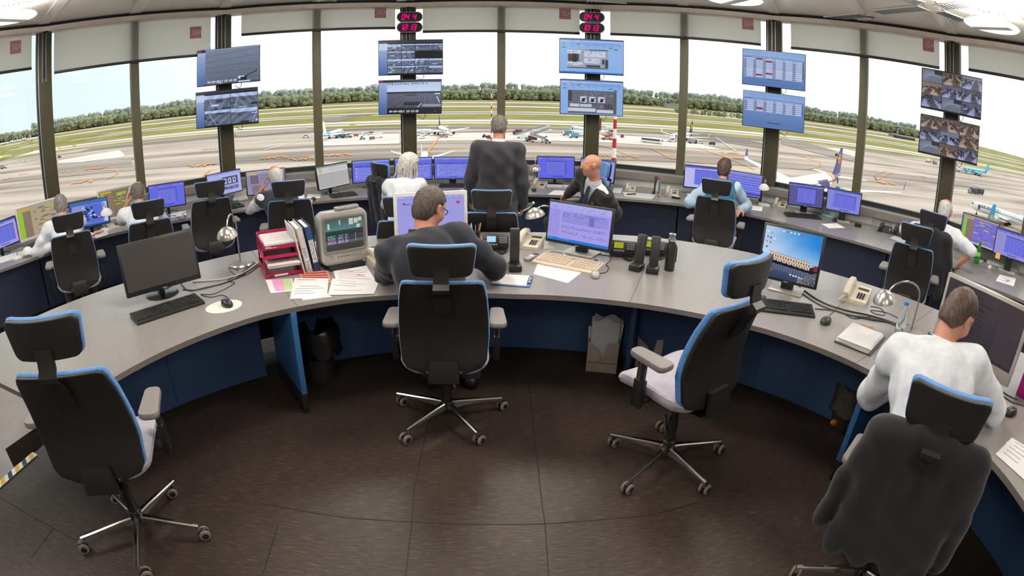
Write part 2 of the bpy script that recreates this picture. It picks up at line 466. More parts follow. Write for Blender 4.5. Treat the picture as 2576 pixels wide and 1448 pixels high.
def img_greypanel(w=64, h=40):
    i = Img(w, h, (150, 140, 168)); i.rect(0, 0, 1, .1, (172, 164, 190)); i.rect(.02, .1, .28, .16, (214, 180, 70)); i.rect(.1, .18, .32, .56, (112, 102, 120)); i.rect(.12, .62, .36, .95, (128, 116, 134))
    for k in range(5): i.rect(.36, .2 + .09 * k, .62 + random.uniform(0, .2), .23 + .09 * k, (84, 120, 196))
    i.noise(5); return i
def img_mail(w=150, h=92):
    i = Img(w, h, (150, 142, 226)); i.rect(0, 0, 1, .035, (170, 176, 240)); i.rect(0, .035, 1, .16, (176, 176, 238)); i.scribble(.04, .06, .94, .15, 4, (120, 120, 196), .7, .5)
    i.rect(0, .16, .19, .92, (160, 152, 232)); i.scribble(.02, .2, .16, .8, 14, (110, 104, 190), .6, .5); i.rect(.19, .16, .99, .92, (168, 160, 236))
    for k in range(9): i.rect(.22, .22 + .032 * k, .96, .222 + .032 * k, (120, 114, 200)); i.scribble(.23, .225 + .032 * k, .9, .24 + .032 * k, 1, (96, 92, 170), .8, .55)
    i.rect(.66, .25, .74, .5, (120, 116, 196)); i.scribble(.22, .58, .94, .66, 3, (80, 78, 150), .8, .85); i.scribble(.22, .72, .5, .8, 3, (80, 78, 150)); i.scribble(.55, .76, .96, .82, 2, (80, 78, 150), .8, .9)
    i.rect(0, .925, 1, 1, (40, 120, 214)); i.rect(0, .925, .09, 1, (40, 150, 190)); i.scribble(.1, .94, .4, .98, 1, (150, 190, 240)); i.noise(6); return i
def img_wall(w=130, h=104):
    i = Img(w, h, (70, 150, 220))
    yy, xx = np.mgrid[0:h, 0:w].astype(float); yy /= h; xx /= w
    b = np.clip(.15 + 1.0 * xx - .55 * yy, 0, 1)[..., None]
    cl = np.clip(1.0 - 1.9 * xx + .2 * np.sin(9 * xx + 14 * yy), 0, 1)[..., None] * .55
    sky = np.array([168, 206, 240]) * (1 - b) + np.array([40, 132, 214]) * b; sky = sky * (1 - cl) + np.array([206, 214, 240]) * cl
    glow = np.clip((yy - .25) / .3, 0, 1)[..., None] * .5; sky = sky * (1 - glow) + np.array([206, 222, 244]) * glow
    i.a[:] = sky
    for x in range(w):
        u = x / w; top = .545 + .10 * u
        if u < .86 and u > .1:
            y0, y1 = int((top - .065) * h), int((top + .09) * h); i.a[y0:y1, x] = (224, 206, 186)
            i.a[int((top + .03) * h):int((top + .042) * h), x] = (176, 150, 130); i.a[y0:y0 + 1, x] = (150, 90, 70)
            if (x // 3) % 2 == 0: i.a[int((top - .03) * h):int((top + .018) * h), x] = (120, 96, 90)
            if (x // 3) % 2 == 1: i.a[int((top + .05) * h):int((top + .085) * h), x] = (120, 96, 90)
        hl = int((top - .01 + .04 * math.sin(17 * u)) * h)
        if u <= .1 or u >= .86: i.a[hl:int((top + .1) * h), x] = (34, 40, 38)
        y2 = int((top + .09) * h); d = int((.70 + .08 * u) * h)
        i.a[y2:d, x] = (22, 24, 28)
        t = np.linspace(0, 1, h - d)[:, None]; i.a[d:, x] = np.array([70, 92, 128]) * (1 - t) + np.array([52, 62, 92]) * t
        if .15 < u < .86 and (x // 3) % 2 == 0: i.a[d:min(h, d + 12), x] = i.a[d:min(h, d + 12), x] * .6 + np.array([150, 140, 140]) * .4
    for k in range(420):
        u = rng.uniform(.68, 1); v = rng.uniform(.8 + (.86 - u) * .7, 1.0)
        if 0 < v < 1: i.rect(u, v, u + .014, v + .012, random.choice([(120, 112, 110), (90, 84, 84), (150, 140, 136)]))
    i.rect(.93, .6, .99, .7, (150, 40, 60))
    for k in range(6): i.rect(.3 + .065 * k, .035, .33 + .065 * k, .065, random.choice([(230, 236, 244), (206, 220, 240), (196, 60, 70)]))
    for k, (x, y) in enumerate([(.03, .1), (.1, .12), (.04, .2), (.09, .21), (.16, .22), (.04, .3), (.1, .31), (.05, .4), (.1, .5), (.02, .62), (.04, .7), (.02, .8), (.08, .83), (.14, .84), (.2, .85), (.04, .91), (.1, .92), (.54, .86), (.59, .865), (.64, .87), (.69, .875), (.74, .88)]):
        i.rect(x, y, x + .03, y + .028, [(236, 238, 244), (60, 70, 90), (200, 70, 60), (110, 180, 90)][(k * 7) % 4] if k < 17 else (230, 234, 242))
    i.noise(5); return i
def tv_feeds(grid, kind, side=0.0, w=160, h=90, skip=()):
    i = Img(w, h, (20, 22, 28)); nx, ny = grid
    if side: i.rect(0, 0, 1, .08, (46, 52, 70)); i.grad(0, .08, side, 1, (168, 190, 226), (70, 100, 160)); i.scribble(.01, .35, side - .02, .9, 14, (110, 136, 186), .6, .6); i.rect(0, .1, side * 1.2, .28, (190, 206, 232))
    y0 = .1 if side else .0; sx = side + (.005 if side else 0)
    for r_ in range(ny):
        for c in range(nx):
            if (c, r_) in skip: continue
            i.feed(sx + (1 - sx) * c / nx + .004, y0 + (.97 - y0) * r_ / ny + .006, sx + (1 - sx) * (c + 1) / nx - .003, y0 + (.97 - y0) * (r_ + 1) / ny - .006, kind if kind != 'hall' else random.choice(['hall', 'hall', 'hall', 'hall', 'room']))
    return i
def img_single(title=None, date=None, steep=False):
    i = Img(160, 90, (34, 36, 46)); i.rect(0, 0, 1, .06, (46, 50, 66)); i.rect(0, 0, .06, .06, (150, 60, 90)); i.grad(0, .07, .13, 1, (160, 182, 222), (70, 98, 156)); i.scribble(.01, .12, .11, .7, 16, (110, 136, 186), .6, .6)
    if steep:
        i.feed(.135, .0, 1, 1, 'apron'); i.grad(.135, .02, 1, .95, (124, 136, 160), (96, 104, 124)); i.noise(8, .135, .02, 1, .95)
        for k in range(7): i.line(.14 + .16 * k, .1, .3 + .17 * k, .9, (112, 118, 134))
        for k in range(5): i.line(.14, .2 + .16 * k, 1, .05 + .2 * k, (86, 92, 108))
        i.line(.5, .26, .86, .1, (150, 120, 130)); i.line(.62, .95, .96, .7, (40, 44, 56), 2); i.rect(.66, .82, .76, .9, (206, 214, 226)); i.rect(.7, .86, .8, .95, (36, 40, 50)); i.rect(.76, .2, .8, .24, (170, 90, 110))
    else:
        i.grad(.135, .07, 1, .34, (176, 198, 236), (200, 216, 240)); i.rect(.135, .34, 1, .4, (44, 50, 66)); i.grad(.135, .4, 1, .82, (96, 100, 122), (74, 76, 96)); i.noise(8, .135, .4, 1, .82)
        for k in range(6): i.line(.14 + .15 * k, .8, .5 + .06 * k, .42, (118, 120, 140))
        i.rect(.42, .44, .62, .47, (40, 46, 60)); i.line(.48, .44, .6, .4, (30, 36, 50)); i.rect(.9, .4, .99, .43, (206, 214, 230)); i.rect(.8, .34, .84, .4, (36, 40, 52)); i.line(.93, .5, .97, .66, (214, 220, 232), 2); i.rect(.4, .66, .7, .75, (40, 42, 54)); i.line(.62, .8, .68, .68, (150, 160, 180), 3); i.rect(.7, .72, 1, .8, (140, 150, 170)); i.rect(.135, .82, 1, 1, (30, 32, 42))
    if title: i.text(.14, .085, title, (30, 34, 44))
    if date: i.text(.17, .9, date, (240, 242, 248))
    i.scribble(.84, .93, .97, .95, 1, (170, 176, 190)); return i
def img_plan(kind):
    i = Img(160, 90, (138, 176, 230)); i.rect(0, 0, 1, .035, (58, 92, 156)); i.rect(0, .035, 1, .09, (160, 184, 228)); i.scribble(.1, .045, .7, .08, 1, (90, 110, 160), .7, .4)
    i.grad(.03, .1, .97, .27, (112, 160, 222), (140, 180, 230))
    for k in range(8): i.rect(.06 + .125 * k, .1, .065 + .125 * k, .27, (92, 130, 190))
    for (x, y) in ((.1, .12), (.27, .15), (.31, .17)): i.rect(x, y, x + .05, y + .022, (214, 206, 60))
    for (x, y) in ((.04, .24), (.77, .22), (.85, .26), (.26, .14)): i.rect(x, y, x + .06, y + .025, (70, 110, 80))
    if kind == 'airfield':
        i.rect(.12, .3, .76, .85, (150, 158, 176)); i.rect(.46, .3, .76, .32, (36, 38, 50)); i.rect(.12, .32, .34, .42, (196, 206, 224)); i.rect(.13, .45, .3, .66, (60, 54, 66)); i.rect(.2, .43, .26, .68, (26, 26, 34)); i.rect(.38, .36, .72, .52, (196, 204, 222)); i.rect(.38, .56, .64, .7, (196, 204, 222)); i.rect(.12, .68, .36, .78, (196, 204, 222)); i.rect(.42, .75, .64, .82, (66, 64, 70)); i.rect(.67, .58, .7, .72, (40, 42, 44)); i.rect(.71, .58, .76, .82, (60, 62, 66))
        for k in range(42):
            x, y = random.choice([(random.uniform(.39, .71), random.uniform(.36, .5)), (random.uniform(.39, .63), random.uniform(.57, .68)), (random.uniform(.13, .36), random.uniform(.33, .4)), (random.uniform(.13, .34), random.uniform(.7, .77))]); i.rect(x, y, x + .012, y + .02, random.choice([(40, 80, 190), (50, 130, 70), (60, 60, 80), (190, 60, 70)]))
        i.rect(.12, .83, .76, .86, (24, 40, 80)); i.rect(0, .955, 1, 1, (50, 110, 196)); i.rect(.03, .95, .25, .965, (36, 50, 84))
    else:
        i.rect(.12, .3, .9, .98, (96, 100, 116)); i.rect(.12, .32, .18, .62, (56, 60, 76)); i.rect(.85, .3, .9, .96, (92, 92, 92))
        for k in range(3):
            i.rect(.31 + .145 * k, .48, .42 + .145 * k, .66, (196, 202, 220)); i.rect(.345 + .145 * k, .53, .39 + .145 * k, .63, (24, 24, 32)); i.line(.33 + .145 * k, .62, .4 + .145 * k, .52, (30, 30, 40), 2)
        for k in range(90):
            x, y = random.uniform(.18, .84), random.uniform(.34, .94); i.rect(x, y, x + .012, y + .018, random.choice([(196, 202, 220), (150, 60, 80), (70, 130, 90), (60, 66, 90), (200, 206, 224)]))
        i.rect(.15, .7, .3, .79, (196, 202, 220)); i.rect(.31, .7, .5, .79, (186, 194, 214)); i.rect(.12, .82, .56, .92, (200, 206, 224)); i.rect(.58, .86, .85, .94, (200, 206, 224)); i.rect(.7, .7, .84, .82, (80, 76, 72)); i.scribble(.32, .67, .8, .7, 2, (24, 26, 34), .9, .8)
    i.noise(5); return i
def img_schedule(rows, reds):
    i = Img(160, 90, (122, 156, 208)); i.grad(0, .0, 1, 1, (122, 156, 212), (84, 116, 172)); i.rect(0, .0, 1, .12, (126, 162, 214)); i.rect(0, .12, 1, .16, (146, 172, 216)); i.scribble(.1, .125, .6, .15, 1, (70, 96, 150), .7, .5); i.rect(.02, .2, .15, .215, (40, 50, 80))
    for c in range(6):
        for r_ in range(rows):
            x, y = .02 + .157 * c, .23 + .056 * r_
            if y > .8: continue
            i.rect(x, y - .008, x + .15, y + .04, (176, 190, 224)); i.rect(x, y, x + .042, y + .02, (46, 48, 74)); i.scribble(x + .06, y + .006, x + .145, y + .03, 1, (140, 154, 196), .8, .7)
    for (c, r_) in reds: i.rect(.055 + .157 * c, .225 + .056 * r_, .16 + .157 * c, .27 + .056 * r_, (150, 18, 52))
    i.rect(.965, .22, .975, .3 + .05 * rows * .8, (46, 56, 90)); i.rect(.4, .85 if rows < 8 else .8, .62, .865 if rows < 8 else .815, (46, 54, 90)); i.rect(0, .97, 1, 1, (90, 126, 186)); i.noise(4); return i

# ------------------------------------------------------------------ the room shell
RC = 6.76                                     # column circle; outer ring, shell and its screens were scaled about the camera
COLPX = [113, 566, 1029, 1491, 1946, 2397]
COLTH = [theta(onr(x, 300, RC)) for x in COLPX]
STEP = 22.45
ALLTH = [COLTH[0] - 2 * STEP, COLTH[0] - STEP] + COLTH + [COLTH[5] + STEP, COLTH[5] + 2 * STEP]
CEIL = 3.13

# floor: dark raised floor of large tiles
def floor_material():
    m = bpy.data.materials.new('floor_tiles'); m.use_nodes = True; nt = m.node_tree; b = nt.nodes['Principled BSDF']
    tc = nt.nodes.new('ShaderNodeTexCoord')
    mp = nt.nodes.new('ShaderNodeMapping'); mp.inputs['Scale'].default_value = (14, 120, 1); nt.links.new(tc.outputs['Object'], mp.inputs[0])
    n = nt.nodes.new('ShaderNodeTexNoise'); n.inputs['Scale'].default_value = 1.0; n.inputs['Detail'].default_value = 5; n.inputs['Roughness'].default_value = 0.7; nt.links.new(mp.outputs[0], n.inputs['Vector'])
    rp = nt.nodes.new('ShaderNodeValToRGB'); el = rp.color_ramp.elements
    el[0].position = 0.36; el[0].color = s2l((44, 36, 31)) + (1,); el[1].position = 0.7; el[1].color = s2l((92, 79, 70)) + (1,)
    e_ = el.new(.55); e_.color = s2l((60, 50, 44)) + (1,)
    nt.links.new(n.outputs['Fac'], rp.inputs[0])
    n2 = nt.nodes.new('ShaderNodeTexNoise'); n2.inputs['Scale'].default_value = 1.6; n2.inputs['Detail'].default_value = 3; nt.links.new(tc.outputs['Object'], n2.inputs['Vector'])
    mr = nt.nodes.new('ShaderNodeMapRange'); mr.inputs[1].default_value = .3; mr.inputs[2].default_value = .7; mr.inputs[3].default_value = .75; mr.inputs[4].default_value = 1.15; nt.links.new(n2.outputs['Fac'], mr.inputs[0])
    mx = nt.nodes.new('ShaderNodeMix'); mx.data_type = 'RGBA'; mx.blend_type = 'MULTIPLY'; mx.inputs['Factor'].default_value = 1
    nt.links.new(rp.outputs[0], mx.inputs['A']); nt.links.new(mr.outputs[0], mx.inputs['B'])
    nt.links.new(mx.outputs['Result'], b.inputs['Base Color']); b.inputs['Roughness'].default_value = 0.42; b.inputs['Specular IOR Level'].default_value = 0.35
    bp = nt.nodes.new('ShaderNodeBump'); bp.inputs['Strength'].default_value = .12; bp.inputs['Distance'].default_value = .002; nt.links.new(n.outputs['Fac'], bp.inputs['Height']); nt.links.new(bp.outputs[0], b.inputs['Normal'])
    return m
seam_mat = mat('floor_seam', (20, 16, 14), 0.7)
grey_floor = mat('grey_floor', (150, 146, 143), 0.4, var=0.12, scale=5)
mb = MB(); mb.prism([tuple(pol(t, 7.2)[:2]) for t in range(0, 360, 6)], FL2 - 0.12, FL2)
struct(mb.build('floor', [grey_floor]))
# the platform under the inner ring, its left edge follows the hazard tape
CENI = Vector((0.12, 1.15))
_a, _b = at(88, 1138, 0), at(0, 1224, 0); _d = (_b - _a).normalized()
_poly = [(CENI.x + 3.16 * math.sin(R(t)), CENI.y + 3.16 * math.cos(R(t))) for t in range(130, -79, -3)] + [tuple((_a - _d * 1.3)[:2]), tuple((_a + _d * 3.2)[:2]), (-1.2, -3.4), (2.4, -3.4)]
mb = MB(); mb.prism(_poly, FL2 + .002, 0.0)
struct(mb.build('floor_platform', [floor_material()]))
# tile joints read off the picture
seams = [[(1042, 1230), (1078, 1060), (1100, 1010)], [(1036, 1312), (1020, 1448)], [(1042, 1230), (1036, 1312)], [(640, 1262), (860, 1300), (1036, 1312)], [(1330, 960), (1345, 1100), (1360, 1240), (1371, 1317), (1380, 1448)],
         [(1371, 1317), (1480, 1309), (1640, 1294), (1760, 1262)], [(700, 1320), (660, 1448)], [(0, 1250), (120, 1320), (200, 1362)], [(1036, 1312), (1371, 1317)], [(135, 1328), (80, 1400)]]
mb = MB()
for sline in seams:
    pts = [at(x, y, 0.0) for x, y in sline]
    for a, b in zip(pts, pts[1:]):
        d = (b - a); L = d.length; M = Matrix.Translation((a + b) / 2) @ Matrix.Rotation(math.atan2(d.y, d.x), 4, 'Z')
        mb.box((0, 0, 0.0004), (L, 0.005, 0.0014), M=M)
struct(mb.build('trim_1', [seam_mat]))

# low wall, sill and windows, one facet at a time
wall_white = mat('wall_white', (206, 206, 204), 0.55, var=0.03)
sill_grey = mat('sill_grey', (190, 196, 198), 0.3, metal=0.5, var=0.03)
sill_edge = mat('sill_edge', (128, 122, 116), 0.45)
frame_black = mat('window_frame_black', (24, 24, 24), 0.4)
col_green = mat('column_green', (66, 62, 40), 0.55, var=0.08, scale=30)
mull_green = mat('mullion_green', (88, 84, 62), 0.5, var=0.08, scale=30)
col_dark = mat('column_track', (30, 24, 22), 0.5)
glass_mat = bpy.data.materials.new('window_glass'); glass_mat.use_nodes = True
nt = glass_mat.node_tree; nt.nodes.clear()
t_ = nt.nodes.new('ShaderNodeBsdfTransparent'); g_ = nt.nodes.new('ShaderNodeBsdfGlossy'); mxs = nt.nodes.new('ShaderNodeMixShader'); o_ = nt.nodes.new('ShaderNodeOutputMaterial')
t_.inputs['Color'].default_value = (0.955, 0.985, 0.975, 1); g_.inputs['Roughness'].default_value = 0.02; g_.inputs['Color'].default_value = (.9, 1, .97, 1)
fr = nt.nodes.new('ShaderNodeFresnel'); fr.inputs['IOR'].default_value = 1.35
sc_ = nt.nodes.new('ShaderNodeMath'); sc_.operation = 'MULTIPLY'; sc_.inputs[1].default_value = 0.6
nt.links.new(fr.outputs[0], sc_.inputs[0]); nt.links.new(sc_.outputs[0], mxs.inputs[0]); nt.links.new(t_.outputs[0], mxs.inputs[1]); nt.links.new(g_.outputs[0], mxs.inputs[2]); nt.links.new(mxs.outputs[0], o_.inputs[0])

def seg_box(mb, p, q, z0, z1, d0, d1, m=0, r=0):
    """box along the chord p-q between heights, from d0 to d1 inwards of the chord"""
    p = Vector((p[0], p[1], 0)); q = Vector((q[0], q[1], 0)); d = (q - p); L = d.length; c = (p + q) / 2
    inw = (Vector((CEN.x, CEN.y, 0)) - c).normalized()
    ang = math.atan2(d.y, d.x); M = Matrix.Translation(c) @ Matrix.Rotation(ang, 4, 'Z')
    loc_in = (M.inverted().to_3x3() @ inw).y
    s_ = 1 if loc_in > 0 else -1
    mb.box((0, s_ * (d0 + d1) / 2, (z0 + z1) / 2), (L, abs(d1 - d0), z1 - z0), m, r, M)
facets = list(zip(ALLTH[:-1], ALLTH[1:]))
fabric = bpy.data.materials.new('blind_fabric'); fabric.use_nodes = True
nt = fabric.node_tree; b = nt.nodes['Principled BSDF']; b.inputs['Base Color'].default_value = s2l((214, 211, 204)) + (1,); b.inputs['Roughness'].default_value = .9
tl = nt.nodes.new('ShaderNodeBsdfTranslucent'); tl.inputs['Color'].default_value = s2l((236, 233, 227)) + (1,)
tr = nt.nodes.new('ShaderNodeBsdfTransparent'); m1 = nt.nodes.new('ShaderNodeMixShader'); m2 = nt.nodes.new('ShaderNodeMixShader'); m1.inputs[0].default_value = .7; m2.inputs[0].default_value = .27
wv = nt.nodes.new('ShaderNodeTexNoise'); wv.inputs['Scale'].default_value = 90; tc = nt.nodes.new('ShaderNodeTexCoord'); mp = nt.nodes.new('ShaderNodeMapping'); mp.inputs['Scale'].default_value = (1, 1, .02)
bp = nt.nodes.new('ShaderNodeBump'); bp.inputs['Strength'].default_value = .3; bp.inputs['Distance'].default_value = .001
nt.links.new(tc.outputs['Object'], mp.inputs[0]); nt.links.new(mp.outputs[0], wv.inputs['Vector']); nt.links.new(wv.outputs['Fac'], bp.inputs['Height']); nt.links.new(bp.outputs[0], b.inputs['Normal'])
op = nt.nodes['Material Output']
nt.links.new(b.outputs[0], m1.inputs[1]); nt.links.new(tl.outputs[0], m1.inputs[2]); nt.links.new(m1.outputs[0], m2.inputs[1]); nt.links.new(tr.outputs[0], m2.inputs[2]); nt.links.new(m2.outputs[0], op.inputs[0])
logo_pink = mat('logo_pink', (196, 138, 146), 0.9, var=0.02)
logo_pale = mat('logo_pale', (226, 206, 206), 0.9, var=0.02)
blind_bar = mat('blind_bar', (26, 24, 24), 0.5)
logo_vs, logo_fs = text_mesh('SEA', 1.0)
# bottom of each blind (picture height read at its middle)
BL = {2: (220, 166), 3: (800, 72), 4: (1250, 75), 5: (1711, 91), 6: (2171, 137), 1: (20, 176), 7: (2500, 181), 0: (20, 176), 8: (2500, 184)}
BL_LABEL = {1: 'grey roller blind with logo left of the first window column from the left', 2: 'grey roller blind between the first and second window columns from the left', 3: 'grey roller blind left of the column with the 12:13 clock',
            4: 'grey roller blind between the two columns that carry clocks', 5: 'grey roller blind right of the column with the 10:13 clock', 6: 'grey roller blind between the two rightmost window columns', 7: 'grey roller blind right of the rightmost window column'}
wallA = MB(); sillA = MB()
for k, (a0, a1) in enumerate(facets):
    p, q = pol(a0, RC), pol(a1, RC); u = (q - p).normalized()
    seg_box(wallA, p, q, -0.16, 0.70, 0.14, 0.20, 0)
    seg_box(sillA, p, q, 0.70, 0.773, -0.05, 0.235, 0); seg_box(sillA, p, q, 0.675, 0.768, 0.236, 0.250, 1)
    # window: frame + two panes as one structure piece
    f = thing('window_%d' % (k + 1), None, None); struct(f)
    mb = MB(); seg_box(mb, p, q, 0.773, 0.835, -0.02, 0.06); seg_box(mb, p, q, 3.05, 3.13, -0.02, 0.06); mb.build('window_frame', [frame_black], f)
    mb = MB(); seg_box(mb, p + u * 0.1, q - u * 0.1, 0.835, 3.05, 0.005, 0.013); mb.build('glass_pane', [glass_mat], f)
    # blind
    if k in BL_LABEL:
        pb = p + u * (0.27 if k != 4 else 0.225); qb = q - u * 0.225
        if k == 2: pb = p + u * 0.16
        zb = onr(BL[k][0], BL[k][1], RC * math.cos(PI / 16) - .14).z
        bt = thing('roller_blind', BL_LABEL[k], 'blind', (0, 0, 0), 0, 'roller blinds along the windows')
        mb = MB(); seg_box(mb, pb, qb, zb, 3.03, 0.140, 0.143); mb.build('blind_sheet', [fabric], bt)
        mb = MB(); seg_box(mb, pb, qb, zb - 0.035, zb, 0.130, 0.155, 0, 0.006); mb.build('bottom_bar', [blind_bar], bt)
        d = (qb - pb); c = qb - u * (0.29 if k not in (1, 7) else 0.29); inw = (Vector((CEN.x, CEN.y, 0)) - (p + q) / 2).normalized(); yaw = math.degrees(math.atan2(inw.y, inw.x))
        zl = {1: onr(38, 117, 6.48).z, 2: onr(495, 80, 6.48).z, 3: onr(959, 26, 6.48).z, 4: onr(1423, 33, 6.48).z, 5: onr(1882, 58, 6.48).z, 6: onr(2334, 111, 6.48).z, 7: 2.83}[k]
        zl = min(zl, 2.965)
        cc = onr({1: 44, 2: 495, 3: 959, 4: 1423, 5: 1882, 6: 2334, 7: 2760}[k], 60, 6.48)
        along = (Vector((cc.x, cc.y, 0)) - p).dot(u) if k != 7 else d.length - .3
        c = p + u * along + inw * 0.1455; c.z = zl
        M = facing(c, yaw)
        mb = MB(); mb.box((0, 0, 0), (0.163, 0.163, 0.002), 0, 0.0, M)
        lm = mb.build('logo_square', [logo_pink, logo_pale], bt)
        mb = MB(); mb.add([(v[0] * 0.084 + 0.02, v[1] * 0.096, 0.0015) for v in logo_vs], logo_fs, 0, False, M); mb.build('logo_lettering', [logo_pale], lm, fixn=False)
struct(wallA.build('wall_front', [wall_white])); struct(sillA.build('trim_2', [sill_grey, sill_edge]))
# columns (two flanges with dark cable tracks) and mullions
for k, th in enumerate(ALLTH):
    c = pol(th, RC - 0.05); a = -R(th)
    mb = MB(); M = Matrix.Translation((c.x, c.y, 0)) @ Matrix.Rotation(a, 4, 'Z')
    mb.box((0, 0, (0.77 + CEIL) / 2), (0.197, 0.22, CEIL - 0.77), 0, 0.006, M)
    struct(mb.build('column_%d' % (k + 1), [col_green]))
    mb = MB()
    mb.box((-0.012, -0.122, (2.45 + CEIL) / 2), (0.04, 0.024, CEIL - 2.45), 0, 0.003, M)
    mb.box((-0.036, -0.118, (2.4 + CEIL) / 2), (0.006, 0.018, CEIL - 2.4), 1, 0.0, M); mb.box((0.012, -0.118, (2.4 + CEIL) / 2), (0.006, 0.018, CEIL - 2.4), 1, 0.0, M)
    mb.box((-0.096, -0.114, (0.82 + CEIL) / 2), (0.012, 0.018, CEIL - 0.82), 1, 0.003, M); mb.box((-0.110, -0.06, (0.82 + CEIL) / 2), (0.022, 0.1, CEIL - 0.82), 0, 0.003, M)
    struct(mb.build('trim_%d' % (k + 3), [col_dark, sill_grey]))
for k, (a0, a1) in enumerate(facets):
    am = (a0 + a1) / 2; c = (pol(a0, RC) + pol(a1, RC)) / 2
    M = Matrix.Translation((c.x, c.y, 0)) @ Matrix.Rotation(-R(am), 4, 'Z')
    mb = MB(); mb.box((0, -0.03, (0.77 + CEIL) / 2), (0.113, 0.18, CEIL - 0.77), 0, 0.004, M)
    struct(mb.build('trim_%d' % (k + 20), [mull_green]))
# pelmet ring and ceiling
ceil_mat = mat('ceiling_panels', (230, 223, 212), 0.28, var=0.03, scale=1.2, spec=0.45)
pelmet_mat = mat('pelmet', (216, 202, 190), 0.45)
ceil_strip = mat('ceiling_strips', (238, 232, 222), 0.3, var=0.02)
mb = MB(); gap = MB()
for k, (a0, a1) in enumerate(facets):
    p, q = pol(a0, RC), pol(a1, RC); seg_box(mb, p, q, 3.03, 3.09, 0.0, 0.26); seg_box(gap, p, q, 3.09, CEIL, 0.0, 0.24)
struct(mb.build('trim_40', [pelmet_mat])); struct(gap.build('trim_41', [mat('shadow_gap', (26, 22, 20), .8)]))
N_C = 16
cverts = [tuple(pol(COLTH[0] + STEP * i, RC + 0.4)[:2]) for i in range(N_C)]
mb = MB(); mb.prism(cverts, CEIL, CEIL + 0.15); struct(mb.build('ceiling', [ceil_mat]))
mb = MB()
for k in range(-3, 10):
    th = COLTH[2] + STEP / 2 * 0 + STEP * k / 1.0
    for dth in (0, STEP / 2):
        a = R(th + dth); M = Matrix.Translation((CEN.x, CEN.y, CEIL - 0.004)) @ Matrix.Rotation(-a, 4, 'Z'); mb.box((0, (6.5 + 2.2) / 2, 0), (0.15, 4.3, 0.008), 0, 0, M)
for rr in (4.8,):
    for i in range(60):
        p, q = pol(-120 + i * 4, rr, CEIL - 0.0045), pol(-116 + i * 4, rr, CEIL - 0.0045); d = q - p; M = Matrix.Translation((p + q) / 2) @ Matrix.Rotation(math.atan2(d.y, d.x), 4, 'Z'); mb.box((0, 0, 0), (d.length + .01, .11, .009), 0, 0, M)
struct(mb.build('trim_42', [ceil_strip]))
# closed rear of the room behind the photographer
back_mat = mat('wall_beige', (196, 190, 182), 0.7)
mb = MB()
th0, th1 = ALLTH[-1], ALLTH[0] + 360
for i in range(7):
    a0 = th0 + (th1 - th0) * i / 7; a1 = th0 + (th1 - th0) * (i + 1) / 7
    seg_box(mb, pol(a0, RC), pol(a1, RC), -0.16, CEIL, -0.1, 0.02)
struct(mb.build('wall_back', [back_mat]))

# ------------------------------------------------------------------ ceiling fittings
lamp_white = emit('luminaire_glow', (255, 250, 244), 1.7)
lamp_body = mat('luminaire_body', (216, 216, 214), 0.35)
slot_dark = mat('slot_dark', (26, 24, 24), 0.7)
slot_frame = mat('slot_frame', (214, 208, 200), 0.35)
def slot_vent(p0, p1, wid, label):
    p0 = at(p0[0], p0[1], CEIL); p1 = at(p1[0], p1[1], CEIL); d = p1 - p0; L = d.length; c = (p0 + p1) / 2; c.z = CEIL - 0.010
    t = thing('slot_vent', label, 'vent', c, math.atan2(d.y, d.x), 'slot vents in the ceiling')
    mb = MB(); mb.box((0, 0, -.002), (L, wid, .004)); mb.build('slot_opening', [slot_dark], t)
    mb = MB()
    for s_ in (-1, 1): mb.box((0, s_ * wid / 2, 0), (L + .03, .016, .014)); mb.box((s_ * L / 2, 0, 0), (.016, wid, .014))
    mb.build('slot_frame', [slot_frame], t)
    mb = MB(); n = max(6, int(L / .055))
    for i in range(1, n): mb.box((-L / 2 + L * i / n, 0, -.006), (.016, wid, .004))
    mb.build('blades', [sill_grey], t); return t
slot_vent((882, 11), (1022, 2), .20, 'ceiling slot vent above and left of the 12:13 clock')
slot_vent((1478, 3), (1615, 13), .20, 'ceiling slot vent above and right of the 10:13 clock')
slot_vent((2088, 44), (2172, 36), .20, 'ceiling slot vent left of the round smoke detector')
slot_vent((2208, 29), (2322, 18), .20, 'ceiling slot vent right of the round smoke detector')
slot_vent((2366, 15), (2500, 6), .20, 'ceiling slot vent directly above the round pendant light at the right')
slot_vent((2362, 27), (2424, 51), .20, 'slanted ceiling slot vent touching the pendant light at the right')
slot_vent((815, -1), (845, 9), .20, 'slanted ceiling slot vent at the top edge left of the 12:13 clock')
slot_vent((2288, -2), (2316, 5), .20, 'slanted ceiling slot vent at the top edge, nearest above the smoke detector')
